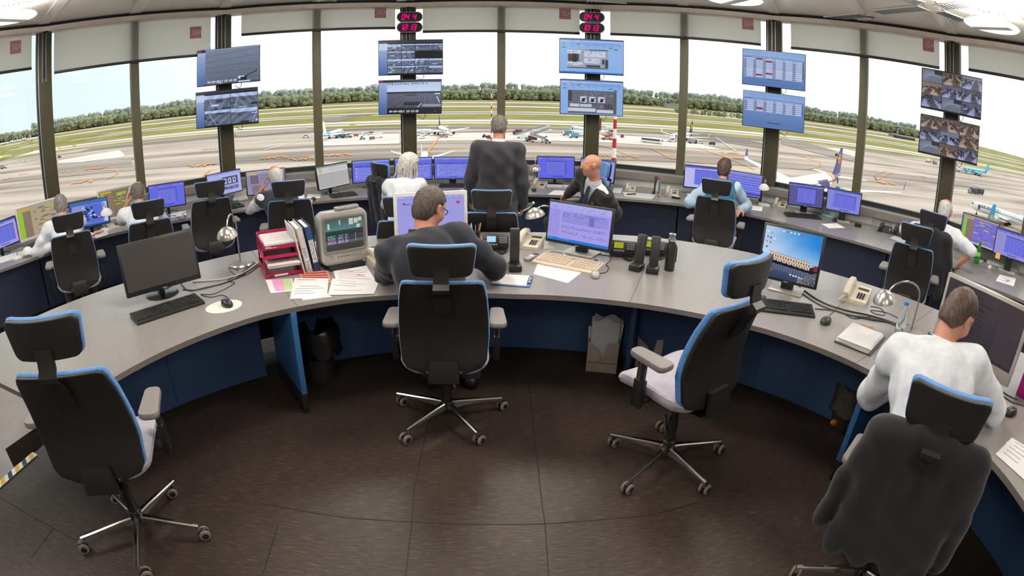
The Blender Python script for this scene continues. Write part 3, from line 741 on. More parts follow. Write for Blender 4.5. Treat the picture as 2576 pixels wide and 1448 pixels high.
def round_light(c, label, tiltw=0.29):
    t = thing('round_pendant_light', label, 'ceiling light', (c.x, c.y, CEIL - .20), 0, 'round pendant lights')
    mb = MB(); mb.lathe([(0, .035), (.17, .033), (tiltw, .018), (tiltw + .015, .004), (tiltw, -.008), (.05, -.016), (0, -.016)], 40)
    mb.build('diffuser', [lamp_white], t)
    mb = MB(); mb.box((0, 0, -.018), (.10, 2 * tiltw * .82, .012), 0, .004); mb.build('lamp_bridge', [lamp_body], t)
    for a in (.5, 2.6, 4.7): MB().cyl((.24 * math.cos(a), .24 * math.sin(a), .03), (.24 * math.cos(a), .24 * math.sin(a), .195), .003, n=6).build('hanger_wire', [sill_grey], t)
    la = bpy.data.lights.new('lamp_light', 'AREA'); la.shape = 'DISK'; la.size = 2 * tiltw; la.energy = LAMP_W; la.color = (1, .96, .9)
    lo = bpy.data.objects.new('lamp_light', la); scene.collection.objects.link(lo); lo.parent = t; lo.location = (0, 0, -.03)
    lu = bpy.data.lights.new('lamp_uplight', 'AREA'); lu.shape = 'DISK'; lu.size = 2 * tiltw; lu.energy = LAMP_W * 2.6; lu.color = (1, .96, .9)
    lo = bpy.data.objects.new('lamp_uplight', lu); scene.collection.objects.link(lo); lo.parent = t; lo.location = (0, 0, .045); lo.rotation_euler = (PI, 0, 0)
    return t
def swirl(c, label):
    t = thing('swirl_diffuser', label, 'vent', (c.x, c.y, CEIL - .003), 0, 'radial air diffusers above the lights')
    mb = MB(); mb.lathe([(0, .002), (.40, .002), (.41, 0), (.40, -.002), (0, -.002)], 40, 0); mb.build('plate', [ceil_strip], t)
    mb = MB()
    for i in range(36):
        M = Matrix.Rotation(2 * PI * i / 36, 4, 'Z'); mb.box((.29, 0, -.003), (.17, .016, .003), 0, 0, M)
    mb.build('slots', [slot_dark], t)
LP = [(at(2496, 66, CEIL - .20), 'round white pendant light under the radial diffuser at the right'), (at(1848, 0, CEIL - .20), 'round white pendant light at the top edge above the second column from the right'),
      (at(22, 46, CEIL - .20), 'round white pendant light under the radial diffuser in the upper left corner')]
for c, l in LP: round_light(c, l)
swirl(LP[0][0], 'radial slotted air diffuser above the pendant light at the right')
swirl(LP[2][0], 'radial slotted air diffuser above the pendant light in the upper left corner')
for th, rr in ((-18, 4.4), (8, 3.9), (-85, 3.9), (95, 3.9), (-40, 1.6), (45, 1.6), (150, 2.6), (-150, 2.6)):  # unseen pendant lights added to brighten the room
    c = pol(th, rr, CEIL - .20); c.z = CEIL - .20
    round_light(c, 'added unseen round pendant light beyond the top of the picture')
sp_ = at(2189, 36, CEIL)
t = thing('smoke_detector', 'beige round smoke detector between two ceiling slot vents', 'smoke detector', (sp_.x, sp_.y, CEIL))
MB().lathe([(0, 0), (.055, 0), (.055, -.02), (.05, -.03), (.05, -.055), (.042, -.066), (0, -.068)], 24).build('body', [mat('detector_beige', (190, 180, 168), .5)], t)
MB().lathe([(.0512, -.034), (.0516, -.036), (.0516, -.046), (.0512, -.048)], 24).build('slot_ring', [slot_dark], t)

# ------------------------------------------------------------------ clocks
clock_black = mat('clock_black', (14, 11, 12), 0.3); clock_rim = mat('clock_rim', (190, 186, 184), .3, metal=.6)
led = emit('led_pink', (255, 0, 122), .9)
SEG = {'0': 'abcdef', '1': 'bc', '2': 'abged', '3': 'abgcd', '4': 'fgbc', ':': ':'}
def led_text(mb, txt, h, M):
    w = h * .5; x = -len(txt) * w * .62; lw = h * .15
    for ch in txt:
        if ch == ' ': x += w * 1.0; continue
        if ch == ':':
            for yy in (.2, -.2): mb.box((x + yy * h * .18 - w * .05, yy * h, 0), (lw, lw, .003), 0, 0, M)
            x += w * .42; continue
        sh = Matrix(((1, .2, 0, x + w / 2), (0, 1, 0, 0), (0, 0, 1, 0), (0, 0, 0, 1)))
        P = {'a': (0, h / 2, w, lw), 'd': (0, -h / 2, w, lw), 'g': (0, 0, w, lw), 'f': (-w / 2, h / 4, lw, h / 2), 'b': (w / 2, h / 4, lw, h / 2), 'e': (-w / 2, -h / 4, lw, h / 2), 'c': (w / 2, -h / 4, lw, h / 2)}
        for sgm in SEG[ch]:
            cx, cy, sx, sy = P[sgm]; mb.box((cx * .8, cy * .86, 0), (sx * .8 + lw * .3, sy * .86 + lw * .25, .003), 0, 0, M @ sh)
        x += w * 1.28
def stadium(w, h, n=14):
    r_ = h / 2; pts = []
    for i in range(n + 1): a = -PI / 2 + PI * i / n; pts.append((w / 2 - r_ + r_ * math.cos(a), r_ * math.sin(a)))
    for i in range(n + 1): a = PI / 2 + PI * i / n; pts.append((-w / 2 + r_ + r_ * math.cos(a), r_ * math.sin(a)))
    return pts
for (px, py, txt, th, label) in ((1030.5, 42.5, '04 4', 2, 'black oval LED clock reading 04 4 above the 12:13 clock'), (1030.5, 68.5, '12:13', 2, 'black oval LED clock reading 12:13 on a window column'),
                                 (1489, 43, '04 4', 3, 'black oval LED clock reading 04 4 above the 10:13 clock'), (1489, 70, '10:13', 3, 'black oval LED clock reading 10:13 on a window column')):
    c = onr(px, py, 6.47); v = Vector((CEN.x, CEN.y)) - Vector((c.x, c.y)); yaw = math.degrees(math.atan2(v.y, v.x))
    t = thing('led_clock', label, 'clock', c, 0, 'LED date and time displays on the columns'); M = facing((0, 0, 0), yaw, -6)
    MB().prism(stadium(.35, .1375), -.035, .012, 0, M).build('housing', [clock_black], t)
    ring = MB(); o_, i_ = stadium(.356, .1435), stadium(.342, .1295); n = len(o_)
    vs = [(p[0], p[1], z) for z in (.004, .0135) for p in o_] + [(p[0], p[1], .0135) for p in i_]
    ring.add(vs, [(i, (i + 1) % n, n + (i + 1) % n, n + i) for i in range(n)] + [(n + i, n + (i + 1) % n, 2 * n + (i + 1) % n, 2 * n + i) for i in range(n)], 0, False, M); ring.build('rim', [clock_rim], t)
    mb = MB(); led_text(mb, txt, .084, M @ Matrix.Translation((0.0, 0, .0135))); mb.build('digits', [led], t)
    mb = MB(); mb.box((0, .02, -.07), (.06, .05, .075), 0, .004, M); mb.build('bracket', [frame_black], t)

# ------------------------------------------------------------------ screens hung on the columns
TVS = [(-3.136, 6.782, 2.315, -74.6, 6.2, 0.87, 0.489, 'upper screen on the second column, one steep view of tarmac', lambda: img_single(None, '04-04-2017 12:13:25', True)),  # numbers solved from image corners, then scaled about the camera
       (-3.166, 6.764, 1.758, -75, 5.2, 0.864, 0.483, 'lower screen on the second column, four apron camera views', lambda: tv_feeds((2, 2), 'apron', .13)),
       (-0.807, 7.602, 2.299, -84, 0, 0.88, 0.492, 'upper screen under the 12:13 clock, grid of small camera views', lambda: tv_feeds((4, 4), 'apron', .13, skip=((2, 1), (3, 1)))),
       (-0.822, 7.6, 1.75, -90, 3.9, 0.867, 0.482, 'lower screen under the 12:13 clock, one wide apron view with date', lambda: img_single('4176_Copertura satellite A', '04-04-2017 12:13:25')),
       (1.637, 7.479, 2.338, -102, 0.9, 0.884, 0.492, 'upper screen under the 10:13 clock, grey airfield plan on pale blue', lambda: img_plan('airfield')),
       (1.648, 7.476, 1.772, -96, 2.8, 0.874, 0.486, 'lower screen under the 10:13 clock, dark stand plan with three piers', lambda: img_plan('stands')),
       (3.889, 6.415, 2.351, -128, 0, 0.884, 0.482, 'upper blue schedule screen with four red cells', lambda: img_schedule(10, ((1, 0), (2, 1), (1, 8), (2, 7)))),
       (3.906, 6.402, 1.802, -116, 4.4, 0.867, 0.474, 'lower blue schedule screen with one red cell', lambda: img_schedule(6, ((1, 4),))),
       (5.559, 4.568, 2.383, -142, 0.6, 0.859, 0.488, 'upper screen of nine terminal hall views on the rightmost column', lambda: tv_feeds((3, 3), 'hall')),
       (5.559, 4.568, 1.835, -139, 5, 0.848, 0.471, 'lower screen of nine terminal hall views on the rightmost column', lambda: tv_feeds((3, 3), 'hall'))]
tv_case = mat('tv_case', (22, 24, 30), 0.35)
for (x, y, z, yaw, tilt, w, h, label, fn) in TVS:
    c = Vector((x, y, z)); t = thing('wall_screen', label, 'screen', c, 0, 'flat screens hung on the window columns'); M = facing((0, 0, 0), yaw, tilt)
    MB().box((0, 0, -.024), (w, h, .044), 0, .006, M).build('casing', [tv_case], t)
    screen_mesh(fn(), w - .016, h - .016, t, 'picture', 0.0, 0, M @ Matrix.Translation((0, 0, -.0005)))
    v = Vector((x, y)) - Vector((CEN.x, CEN.y)); col = CEN + v.normalized() * 6.6
    mb = MB(); mb.cyl((0, 0, 0), (0, 0, 0.001), .001, n=4)
    mb = MB(); back = M @ Vector((0, 0, -.04)); mb.tube([back, Vector((col.x - x, col.y - y, 0))], .03, 8); mb.box((0, 0, -.055), (.3, .22, .02), 0, .004, M); mb.build('bracket', [frame_black], t)
    s0 = M @ Vector((.20 if z < 2 else .17, -h / 2 + .02, -.03)); mb = MB()
    mb.tube([s0, s0 + Vector((.01, 0, -.05)), s0 + Vector((-.02, .01, -.09)), s0 + Vector((-.10, .03, -.05))], .004, 6); mb.build('power_cable', [cable_black], t)
# ------------------------------------------------------------------ the airfield below
GZ = -28.0
def ground_mat(name, a, b, sx, sy, rough=.9, c=None):
    m = bpy.data.materials.new(name); m.use_nodes = True; nt = m.node_tree; p = nt.nodes['Principled BSDF']
    tc = nt.nodes.new('ShaderNodeTexCoord'); mp = nt.nodes.new('ShaderNodeMapping'); mp.inputs['Scale'].default_value = (sx, sy, 1); nt.links.new(tc.outputs['Object'], mp.inputs[0])
    n = nt.nodes.new('ShaderNodeTexNoise'); n.inputs['Scale'].default_value = 1; n.inputs['Detail'].default_value = 5; nt.links.new(mp.outputs[0], n.inputs['Vector'])
    rp = nt.nodes.new('ShaderNodeValToRGB'); el = rp.color_ramp.elements; el[0].position = .36; el[1].position = .64; el[0].color = s2l(a) + (1,); el[1].color = s2l(b) + (1,)
    if c: q = el.new(.5); q.color = s2l(c) + (1,)
    nt.links.new(n.outputs['Fac'], rp.inputs[0]); nt.links.new(rp.outputs[0], p.inputs['Base Color']); p.inputs['Roughness'].default_value = rough; p.inputs['Specular IOR Level'].default_value = .15
    return m
concrete = ground_mat('apron_concrete', (134, 118, 108), (196, 180, 168), .006, .055, c=(176, 160, 149))
bright = ground_mat('bright_concrete', (206, 192, 184), (226, 214, 206), .02, .05)
pale = ground_mat('pale_taxiway', (196, 184, 176), (216, 204, 196), .01, .06)
asphalt = ground_mat('dark_asphalt', (112, 104, 100), (140, 130, 125), .01, .06)
midgrey = ground_mat('mid_asphalt', (138, 126, 119), (166, 153, 144), .008, .06)
grass = ground_mat('airfield_grass', (118, 112, 52), (150, 146, 84), .02, .05, c=(134, 130, 66))
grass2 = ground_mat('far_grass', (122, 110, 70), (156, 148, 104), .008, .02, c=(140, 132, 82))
orange_paint = mat('orange_paint', (240, 150, 70), .8, var=.1, scale=.5); white_paint = mat('white_paint', (240, 236, 230), .8, var=.03)
_fz = [0]
def flat(name, poly, z, m):
    _fz[0] += 1; z = .04 + .012 * _fz[0]
    mb = MB(); mb.add([(p[0], p[1], GZ + z) for p in poly], [tuple(range(len(poly)))], 0, False); return struct(mb.build(name, [m]))
def px_poly(pts): return [at(x, y, GZ)[:2] for x, y in pts]
def strip(name, x0, x1, y0, y1, z, m): return flat(name, [(x0, y0), (x1, y0), (x1, y1), (x0, y1)], z, m)
X0, X1 = -2600, 2600
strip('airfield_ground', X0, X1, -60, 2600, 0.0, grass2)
strip('apron_field', -700, 900, -60, 404, 0.05, concrete)
strip('taxiway_field', -900, 1100, 430, 480, 0.06, pale)
strip('taxiway_field', -420, 900, 443, 456, 0.08, midgrey)
strip('grass_field', -120, 1100, 404, 430, 0.07, grass)
strip('apron_field', -330, 240, 374, 398, 0.09, asphalt)
strip('grass_field', -700, 1300, 480, 572, 0.07, grass)
strip('runway_field', -1600, 1600, 572, 628, 0.06, pale)
strip('runway_field', -1600, 1600, 585, 610, 0.08, asphalt)
strip('grass_field', -1600, 1600, 628, 700, 0.06, grass)
strip('runway_field', -1600, 1600, 760, 800, 0.06, pale)
strip('runway_field', -1600, 1600, 930, 975, 0.06, pale)
strip('apron_field', -420, 330, 226, 246, 0.09, midgrey)
# streaked darker and lighter fields of the apron
flat('apron_field', px_poly([(800, 345), (1005, 337), (1005, 362), (800, 368)]), .10, bright)
flat('apron_field', px_poly([(1050, 338), (1230, 334), (1480, 338), (1710, 350), (1735, 356), (1820, 378), (1700, 371), (1480, 357), (1230, 354), (1050, 356)]), .10, bright)
flat('apron_field', px_poly([(1735, 332), (1800, 338), (1925, 362), (1925, 376), (1820, 358), (1730, 345)]), .11, asphalt)
flat('apron_field', px_poly([(2030, 372), (2120, 374), (2170, 386), (2168, 398), (2110, 394)]), .10, bright)
flat('apron_field', px_poly([(145, 405), (300, 378), (312, 388), (312, 396), (150, 415)]), .10, bright)
flat('taxiway_field', px_poly([(800, 301), (905, 288), (960, 287), (885, 297), (840, 307)]), .12, asphalt)
flat('taxiway_field', px_poly([(592, 336), (770, 320), (772, 331), (595, 345)]), .12, midgrey)
flat('apron_field', px_poly([(590, 398), (775, 392), (777, 401), (593, 408)]), .11, asphalt)
flat('apron_field', px_poly([(135, 412), (330, 402), (335, 420), (140, 435)]), .10, midgrey)
flat('apron_field', px_poly([(1965, 345), (2050, 365), (2160, 398), (2160, 410), (2050, 385), (1965, 362)]), .10, midgrey)
flat('grass_field', px_poly([(132, 352), (300, 326), (306, 331), (200, 349), (136, 363)]), .10, grass)
flat('grass_field', px_poly([(0, 398), (82, 372), (84, 380), (0, 405)]), .10, grass)
flat('grass_field', px_poly([(0, 375), (82, 352), (83, 360), (0, 386)]), .10, grass)
# painted guide lines
def paint(name, px, w, m, z=.56):
    pts = [at(x, y, GZ + z) for x, y in px]; mb = MB(); L = []; Rr = []
    for i, p in enumerate(pts):
        d = (pts[min(i + 1, len(pts) - 1)] - pts[max(i - 1, 0)]).normalized(); n = Vector((-d.y, d.x, 0)); L.append(p + n * w / 2); Rr.append(p - n * w / 2)
    mb.add(L + Rr, [(i, i + 1, len(pts) + i + 1, len(pts) + i) for i in range(len(pts) - 1)], 0, False); return struct(mb.build(name, [m]))
for k, (l, w, m) in enumerate([([(1068, 390), (1105, 345), (1138, 324)], .8, orange_paint), ([(1459, 351), (1535, 370), (1606, 399)], .7, orange_paint), ([(1640, 372), (1690, 398)], .6, orange_paint),
        ([(1760, 372), (1830, 395), (1900, 425)], .7, orange_paint), ([(1990, 422), (2030, 424), (2066, 418), (2064, 408), (2030, 396), (1990, 388)], .6, orange_paint), ([(2245, 432), (2205, 452), (2200, 440), (2230, 428), (2310, 432)], .5, orange_paint),
        ([(170, 433), (260, 426), (295, 428), (296, 436), (270, 448)], .6, orange_paint), ([(490, 460), (530, 425), (600, 412)], .6, orange_paint), ([(2100, 470), (2190, 480), (2400, 505)], .5, white_paint),
        ([(800, 390), (1000, 394), (1350, 404)], .4, orange_paint), ([(1680, 396), (1900, 432)], .4, orange_paint), ([(1800, 345), (1850, 378), (1836, 382)], .7, white_paint), ([(660, 370), (760, 352), (700, 368), (665, 376)], .8, white_paint)]):
    paint('guide_line_field', l, w, m)
for (x, y, s_, kk) in [(245, 425, 1.2, 0), (215, 458, 1.2, 0), (170, 433, .8, 0), (508, 417, 1.3, 0), (695, 398, 1.2, 0), (855, 391, 1.1, 0), (1520, 393, .9, 0), (1582, 395, .9, 0), (1700, 400, .9, 0), (1840, 386, 1, 0), (1845, 398, 1, 0), (2030, 395, 1, 0), (2230, 462, 1, 0), (2320, 445, .9, 0), (60, 438, .9, 0), (20, 450, .9, 0), (760, 402, 1, 0), (530, 375, .9, 0), (1880, 361, .9, 0), (1790, 334, .9, 0)]:
    p = at(x, y, GZ); mb = MB()
    for i in range(5):
        for j in range(2):
            if (i * 3 + j + int(x)) % 4: mb.add([(p.x + (i - 2.5) * 2.4 * s_ + dx, p.y + (j - 1) * 3.2 * s_ + dy, GZ + .60) for dx, dy in ((0, 0), (1.7 * s_, 0), (1.7 * s_, 2.4 * s_), (0, 2.4 * s_))], [(0, 1, 2, 3)], 0, False)
    struct(mb.build('stand_marking_field', [orange_paint]))
# ---- woods along the far edge
wood_a = ground_mat('spring_wood', (98, 108, 84), (160, 158, 128), .16, .16, c=(126, 132, 102)); wood_b = ground_mat('hazed_far_wood', (136, 146, 138), (168, 174, 166), .05, .05)  # second wood paler and greyer: distance haze put into its colour
def woods(name, y0, depth, x0, x1, n, hmin, hmax, m, label):
    ico = bmesh.new(); bmesh.ops.create_icosphere(ico, subdivisions=1, radius=1); iv = np.array([v.co[:] for v in ico.verts]); fi = [tuple(v.index for v in f.verts) for f in ico.faces]; ico.free()
    mb = MB()
    for i in range(n):
        x = random.uniform(x0, x1); y = y0 + random.uniform(0, depth); h = random.uniform(hmin, hmax) * (0.9 + .08 * math.sin(x * .013) + .05 * math.sin(x * .041))
        for k in range(3):
            r_ = h * random.uniform(.2, .3); c = np.array([x + random.uniform(-3, 3), y + random.uniform(-3, 3), GZ + h * (.28 + .24 * k)]); v = c + iv * rng.uniform(.75, 1.2, (len(iv), 1)) * np.array([r_ * 1.25, r_ * 1.1, r_ * 1.05]); mb.add([tuple(q) for q in v], fi, 0, True)
    o = mb.build(name, [m], fixn=False, angle=180); tag(o, label, 'woods', kind='stuff'); return o
woods('forest', 1110, 70, -330, 1500, 1250, 17, 25, wood_a, 'green wood along the far edge of the airfield')
woods('forest', 1010, 70, -1500, -300, 900, 17, 26, wood_a, 'green wood beyond the airfield at the left')
woods('forest', 2300, 200, -2400, 2500, 1000, 30, 44, wood_b, 'distant wood in haze-pale colour behind the nearer trees')
woods('forest', 780, 40, 300, 520, 60, 6, 11, wood_a, 'clump of small trees beside the runway at the right')

# ---- aircraft
body_white = mat('aircraft_white', (238, 238, 236), .35, var=.02, scale=.2); belly_grey = mat('aircraft_grey', (188, 192, 198), .4, var=.03, scale=.2)
sky_blue = mat('aircraft_sky_blue', (84, 186, 214), .35, var=.03, scale=.2); blue_tail = mat('aircraft_blue', (60, 160, 214), .4, var=.05, scale=.3); purple = mat('aircraft_purple', (74, 62, 132), .35, var=.04, scale=.2); gold = mat('aircraft_gold', (232, 170, 60), .4); magenta = mat('aircraft_magenta', (170, 50, 120), .4)
maroon = mat('aircraft_maroon', (118, 30, 52), .4); navy = mat('aircraft_navy', (34, 44, 66), .4); teal_mat = mat('aircraft_teal', (120, 190, 186), .4); red_mat = mat('aircraft_red', (196, 52, 56), .4); tyre = mat('tyre_black', (28, 28, 30), .8); engine_dark = mat('engine_dark', (52, 52, 56), .5); window_dark = mat('aircraft_window', (60, 66, 76), .2)
LIVERY = [body_white, belly_grey, sky_blue, blue_tail, purple, gold, magenta, maroon, navy, teal_mat, red_mat]
def airliner(name, label, loc, head, L, dia, span, H, body, tailfn, engine=1, winglet=None, tip_h=None, gear=True, wing_m=0, eng_d=None, low=0.0):
    """loc: ground point under the middle of the fuselage, head: direction of the nose (degrees, from +X anticlockwise)"""
    t = thing(name, label, 'aircraft', (loc[0], loc[1], GZ), R(head), 'aircraft on the apron')
    zc = dia * .5 + H * .13; n = 20 if L < 50 else 36; ns = 5 if L < 50 else 14; r_ = dia / 2
    st = [(-.5, .06, .30), (-.47, .16, .28), (-.40, .38, .20), (-.30, .72, .10), (-.22, .95, .02), (-.15, 1, 0), (.0, 1, 0), (.15, 1, 0), (.30, 1, 0), (.38, .98, -.01), (.43, .86, -.03), (.47, .62, -.08), (.49, .34, -.14), (.5, .06, -.18)]
    xs = []; 
    for a, b in zip(st, st[1:]):
        for k in range(ns): u = k / ns; xs.append(tuple(a[q] + (b[q] - a[q]) * u for q in range(3)))
    xs.append(st[-1])
    mb = MB(); rings = [[(x * L, r_ * s_ * math.cos(2 * PI * j / n), zc + dz * dia * .5 * 1.4 + r_ * s_ * math.sin(2 * PI * j / n)) for j in range(n)] for x, s_, dz in xs]
    mb.loft(rings)
    # livery by face position
    k = 0
    for i in range(len(rings) - 1):
        for j in range(n):
            p = [(rings[i][j][q] + rings[i + 1][j][q] + rings[i][(j + 1) % n][q] + rings[i + 1][(j + 1) % n][q]) / 4 for q in range(3)]
            mb.m[k] = body(p[0] / L, (p[2] - zc) / r_); k += 1
    mb.build('fuselage', LIVERY, t)
    win = MB()
    for s_ in (1, -1):
        for i in range(int(L / 1.1)):
            x = -.30 * L + i * (L * .66) / int(L / 1.1); win.box((x, s_ * r_ * .985, zc + r_ * .18), (.34, .06, .42))
        for x in (-.33 * L, .36 * L): win.box((x, s_ * r_ * .93, zc + r_ * .05), (.95, .3, 1.9))
    for s_ in (1, -1): win.box((.462 * L, s_ * r_ * .40, zc + r_ * .38), (.03 * L, r_ * .5, r_ * .2), 0, 0)
    win.build('cabin_windows', [window_dark], t)
    def airfoil(p, c, th, axis='z'):
        pts = [(.0, .0), (.05, .5), (.25, .9), (.5, .75), (1, 0), (.5, -.3), (.2, -.45), (.05, -.3)]
        return [(p[0] - u * c, p[1] + (v * th if axis == 'y' else 0), p[2] + (v * th if axis == 'z' else 0)) for u, v in pts]
    zr = zc - r_ * .55; zt = tip_h if tip_h is not None else zr + span * .045
    for s_ in (1, -1):
        yr, yk, ye = r_ * .6, span * .19, span * .49
        rs = [airfoil((.13 * L, s_ * yr, zr), L * .21, .8), airfoil((.035 * L, s_ * yk, zr + (zt - zr) * .35), L * .115, .55), airfoil((-.11 * L, s_ * ye, zt), L * .045, .22)]
        if winglet:
            wl = winglet
            rs += [airfoil((-.125 * L, s_ * (ye + span * .008), zt + wl * .25), L * .038, .15), airfoil((-.15 * L, s_ * (ye + span * .014), zt + wl), L * .02, .08)]
        wb = MB(); wb.loft(rs); 
        if winglet:
            for q in range(len(wb.m)):
                if q >= 3 * 8 and body(-.4, 0) != 0: wb.m[q] = body(-.4, 0)
        wb.build('wing', LIVERY, t)
        sb = MB(); sb.loft([airfoil((-.40 * L, s_ * r_ * .2, zc + dia * .14), L * .10, .35), airfoil((-.475 * L, s_ * span * .18, zc + dia * .22), L * .045, .15)]); sb.build('tailplane', [LIVERY[wing_m]], t)
        ex, ey = .09 * L, s_ * span * .165; ed = eng_d or dia * .5
        eb = MB(); M = Matrix.Translation((ex, ey, zr - ed * .45 + (zt - zr) * .25)) @ Matrix.Rotation(PI / 2, 4, 'Y')
        eb.lathe([(ed * .28, -ed * .9), (ed * .46, -ed * .5), (ed * .52, ed * .2), (ed * .5, ed * .75), (ed * .46, ed * .85)], 20, 0, M); eb.lathe([(0, ed * .55), (ed * .45, ed * .55), (ed * .46, ed * .86)], 20, 1, M); eb.box((ex - ed * .3, ey, zr - ed * .05 + (zt - zr) * .3), (ed * 1.6, .35, ed * .6), 0)
        eb.build('engine', [LIVERY[engine], engine_dark], t)
        if gear:
            gb = MB(); gy = s_ * r_ * 1.35
            gb.cyl((-.04 * L, gy, .5), (-.04 * L, gy * .9, zr), .18, n=8)
            for dx in (-.06 * L, -.04 * L + .6): gb.cyl((-.045 * L + (.55 if dx > -.05 * L else -.55), gy - .45, .55), (-.045 * L + (.55 if dx > -.05 * L else -.55), gy + .45, .55), .55, n=12)
            gb.build('main_gear', [tyre], t)
    fb = MB(); zt0 = zc + r_ * .65
    fb.loft([airfoil((-.335 * L, 0, zt0), L * .155, .5, 'y'), airfoil((-.385 * L, 0, zt0 + (H - zt0) * .4), L * .115, .36, 'y'), airfoil((-.455 * L, 0, H), L * .055, .2, 'y')])
    kk = 0
    for i in range(2):
        for j in range(8): fb.m[kk] = tailfn(i); kk += 1
    for q in range(kk, len(fb.m)): fb.m[q] = tailfn(1)
    fb.build('tail_fin', LIVERY, t)
    if gear:
        gb = MB(); gb.cyl((.40 * L, 0, .5), (.40 * L, 0, zc - r_ * .8), .14, n=8); gb.cyl((.40 * L, -.35, .42), (.40 * L, .35, .42), .42, n=12); gb.build('nose_gear', [tyre], t)
    return t
def white_body(x, z): return 1 if z < -.45 else 0
# left: white aircraft with blue rear, seen from behind
p = at(826, 352, GZ)
airliner('airliner', 'white airliner with light blue rear, left of the 12:13 column', (p.x + 1, p.y + 9), 84, 34, 3.3, 27, 11.6, lambda x, z: (3 if (x < -.34 + .06 * z) else (2 if x < -.28 + .08 * z else 0)), lambda i: 3 if i == 0 and False else 0 if i else 0, 3)
# facing aircraft right of the 12:13 column
p = at(1116, 346, GZ)
airliner('airliner', 'white twin engine airliner parked nose on, right of the 12:13 column', (p.x - 1, p.y + 14), -79, 37, 3.95, 34, 11.8, white_body, lambda i: 8 if i == 0 else 4, 0, None)
# behind the 10:13 column
p = at(1500, 347, GZ)
airliner('airliner', 'white airliner with thin purple tail behind the 10:13 column and red loaders', (p.x - 4, p.y + 14), 112, 34, 3.6, 29, 11.8, lambda x, z: (9 if x < -.22 + .05 * z else 0), lambda i: 7, 0, 1.8)
# behind the mullion right of it
p = at(1722, 358, GZ)
ra = airliner('airliner', 'white airliner with dark tail and golden emblem behind a window mullion', (p.x + 1, p.y + 8), 226, 38, 3.76, 34, 12.5, lambda x, z: (8 if z < -.62 else 0), lambda i: 8, 0, 2.4)
for s_ in (1, -1):
    mb = MB(); vs, fs = text_mesh('RYANAIR', 3.0); M = Matrix.Translation((.24 * 38, s_ * 1.92, 12.5 * .13 + 1.88 + .75)) @ Matrix.Rotation(PI / 2 if s_ < 0 else PI / 2, 4, 'X') @ (Matrix.Identity(4) if s_ < 0 else Matrix.Rotation(PI, 4, 'Y'))
    mb.add(vs, fs, 0, False, M); mb.build('fuselage_lettering', [navy], ra, fixn=False)
    mb = MB(); mb.prism([(-.6, -1.0), (.7, -1.0), (1.3, 1.2), (.4, 2.2), (-.2, 1.4), (-.9, 2.0)], -.02, .02, 0, Matrix.Translation((-.43 * 38, s_ * .36, 8.3)) @ Matrix.Rotation(PI / 2, 4, 'X')); mb.build('tail_emblem', [gold], ra)
# large aircraft right, purple tail
thai = lambda x, z: (4 if x < -.30 else 5 if x < -.26 + .045 * z else 6 if x < -.245 + .045 * z else 0 if (x < -.17 + .07 * z) else 4 if (x < -.02 + .10 * z and z < .55) else 0)
tw = airliner('airliner', 'large purple tailed airliner with white upturned wingtips near the pair of monitors', (118 - .83 * 5 - 1, 157 - .55 * 5 + 1), math.degrees(math.atan2(-.55, -.83)), 66, 5.96, 65, 16.8, thai, lambda i: 4, 0, 3.6, 8.0, True, 0, 3.1)
for s_ in (1, -1):
    M = Matrix.Translation((-.43 * 66, s_ * .30 + .08, 12.5)) @ Matrix.Rotation(PI / 2, 4, 'X') @ Matrix.Rotation(.35, 4, 'Z')
    mb = MB()
    for (cx, cy, sx, sy) in ((0, .95, .75, .95), (-.72, -.45, .75, .9), (.72, -.45, .75, .9)):
        pts = [(cx + sx * math.cos(2 * PI * i / 20), cy + sy * math.sin(2 * PI * i / 20), 0) for i in range(21)]; mb.tube(pts, .17, 6, 0, M)
        mb.ball((cx, cy * .8, 0), (.42, .5, .06), 10, 1 if cy < 0 else 0, M, 6)
    mb.build('tail_emblem', [gold, magenta], tw)
# light blue aircraft, far right
p0, p1 = at(2421, 428, GZ + 3), at(2492, 440, GZ + 3); c = at(2455, 440, GZ)
ka = airliner('airliner', 'light blue airliner parked far off right of the rightmost column', (c.x, c.y), 175, 40, 3.7, 34, 12.3, lambda x, z: 2, lambda i: 2, 2)
# white aircraft with striped tail at the right edge
p0, p1 = at(2446, 513, GZ + 4), at(2592, 556, GZ + 5); mid = (p0 + p1) / 2
fa = airliner('airliner', 'white airliner with dark title letters and striped tail at the right edge', (mid.x + 3, mid.y - 1), math.degrees(math.atan2((p0 - p1).y, (p0 - p1).x)), 38, 3.95, 34, 11.8, lambda x, z: 0, lambda i: 0, 0)
vs, fs = text_mesh('AIR FRANCE /', 1.7)
for s_ in (1, -1):
    mb = MB(); M = Matrix.Translation((.20 * 38, s_ * 2.0, 11.8 * .13 + 1.97 + .85)) @ Matrix.Rotation(PI / 2, 4, 'X') @ (Matrix.Identity(4) if s_ < 0 else Matrix.Rotation(PI, 4, 'Y'))
    mb.add(vs, fs, 0, False, M); mb.build('fuselage_lettering', [navy], fa, fixn=False)
    mb = MB()
    for i, (w_, m_) in enumerate(((.9, 0), (.7, 0), (.5, 0), (.4, 1), (.3, 1))):
        x = -.37 * 38 - i * 1.15; mb.quad((x, s_ * .42, 5.6), (x - w_, s_ * .42, 5.6), (x - w_ - 2.6, s_ * .24, 10.8), (x - 2.6, s_ * .24, 10.8), m_)
    mb.build('tail_stripes', [navy, red_mat], fa, fixn=False)
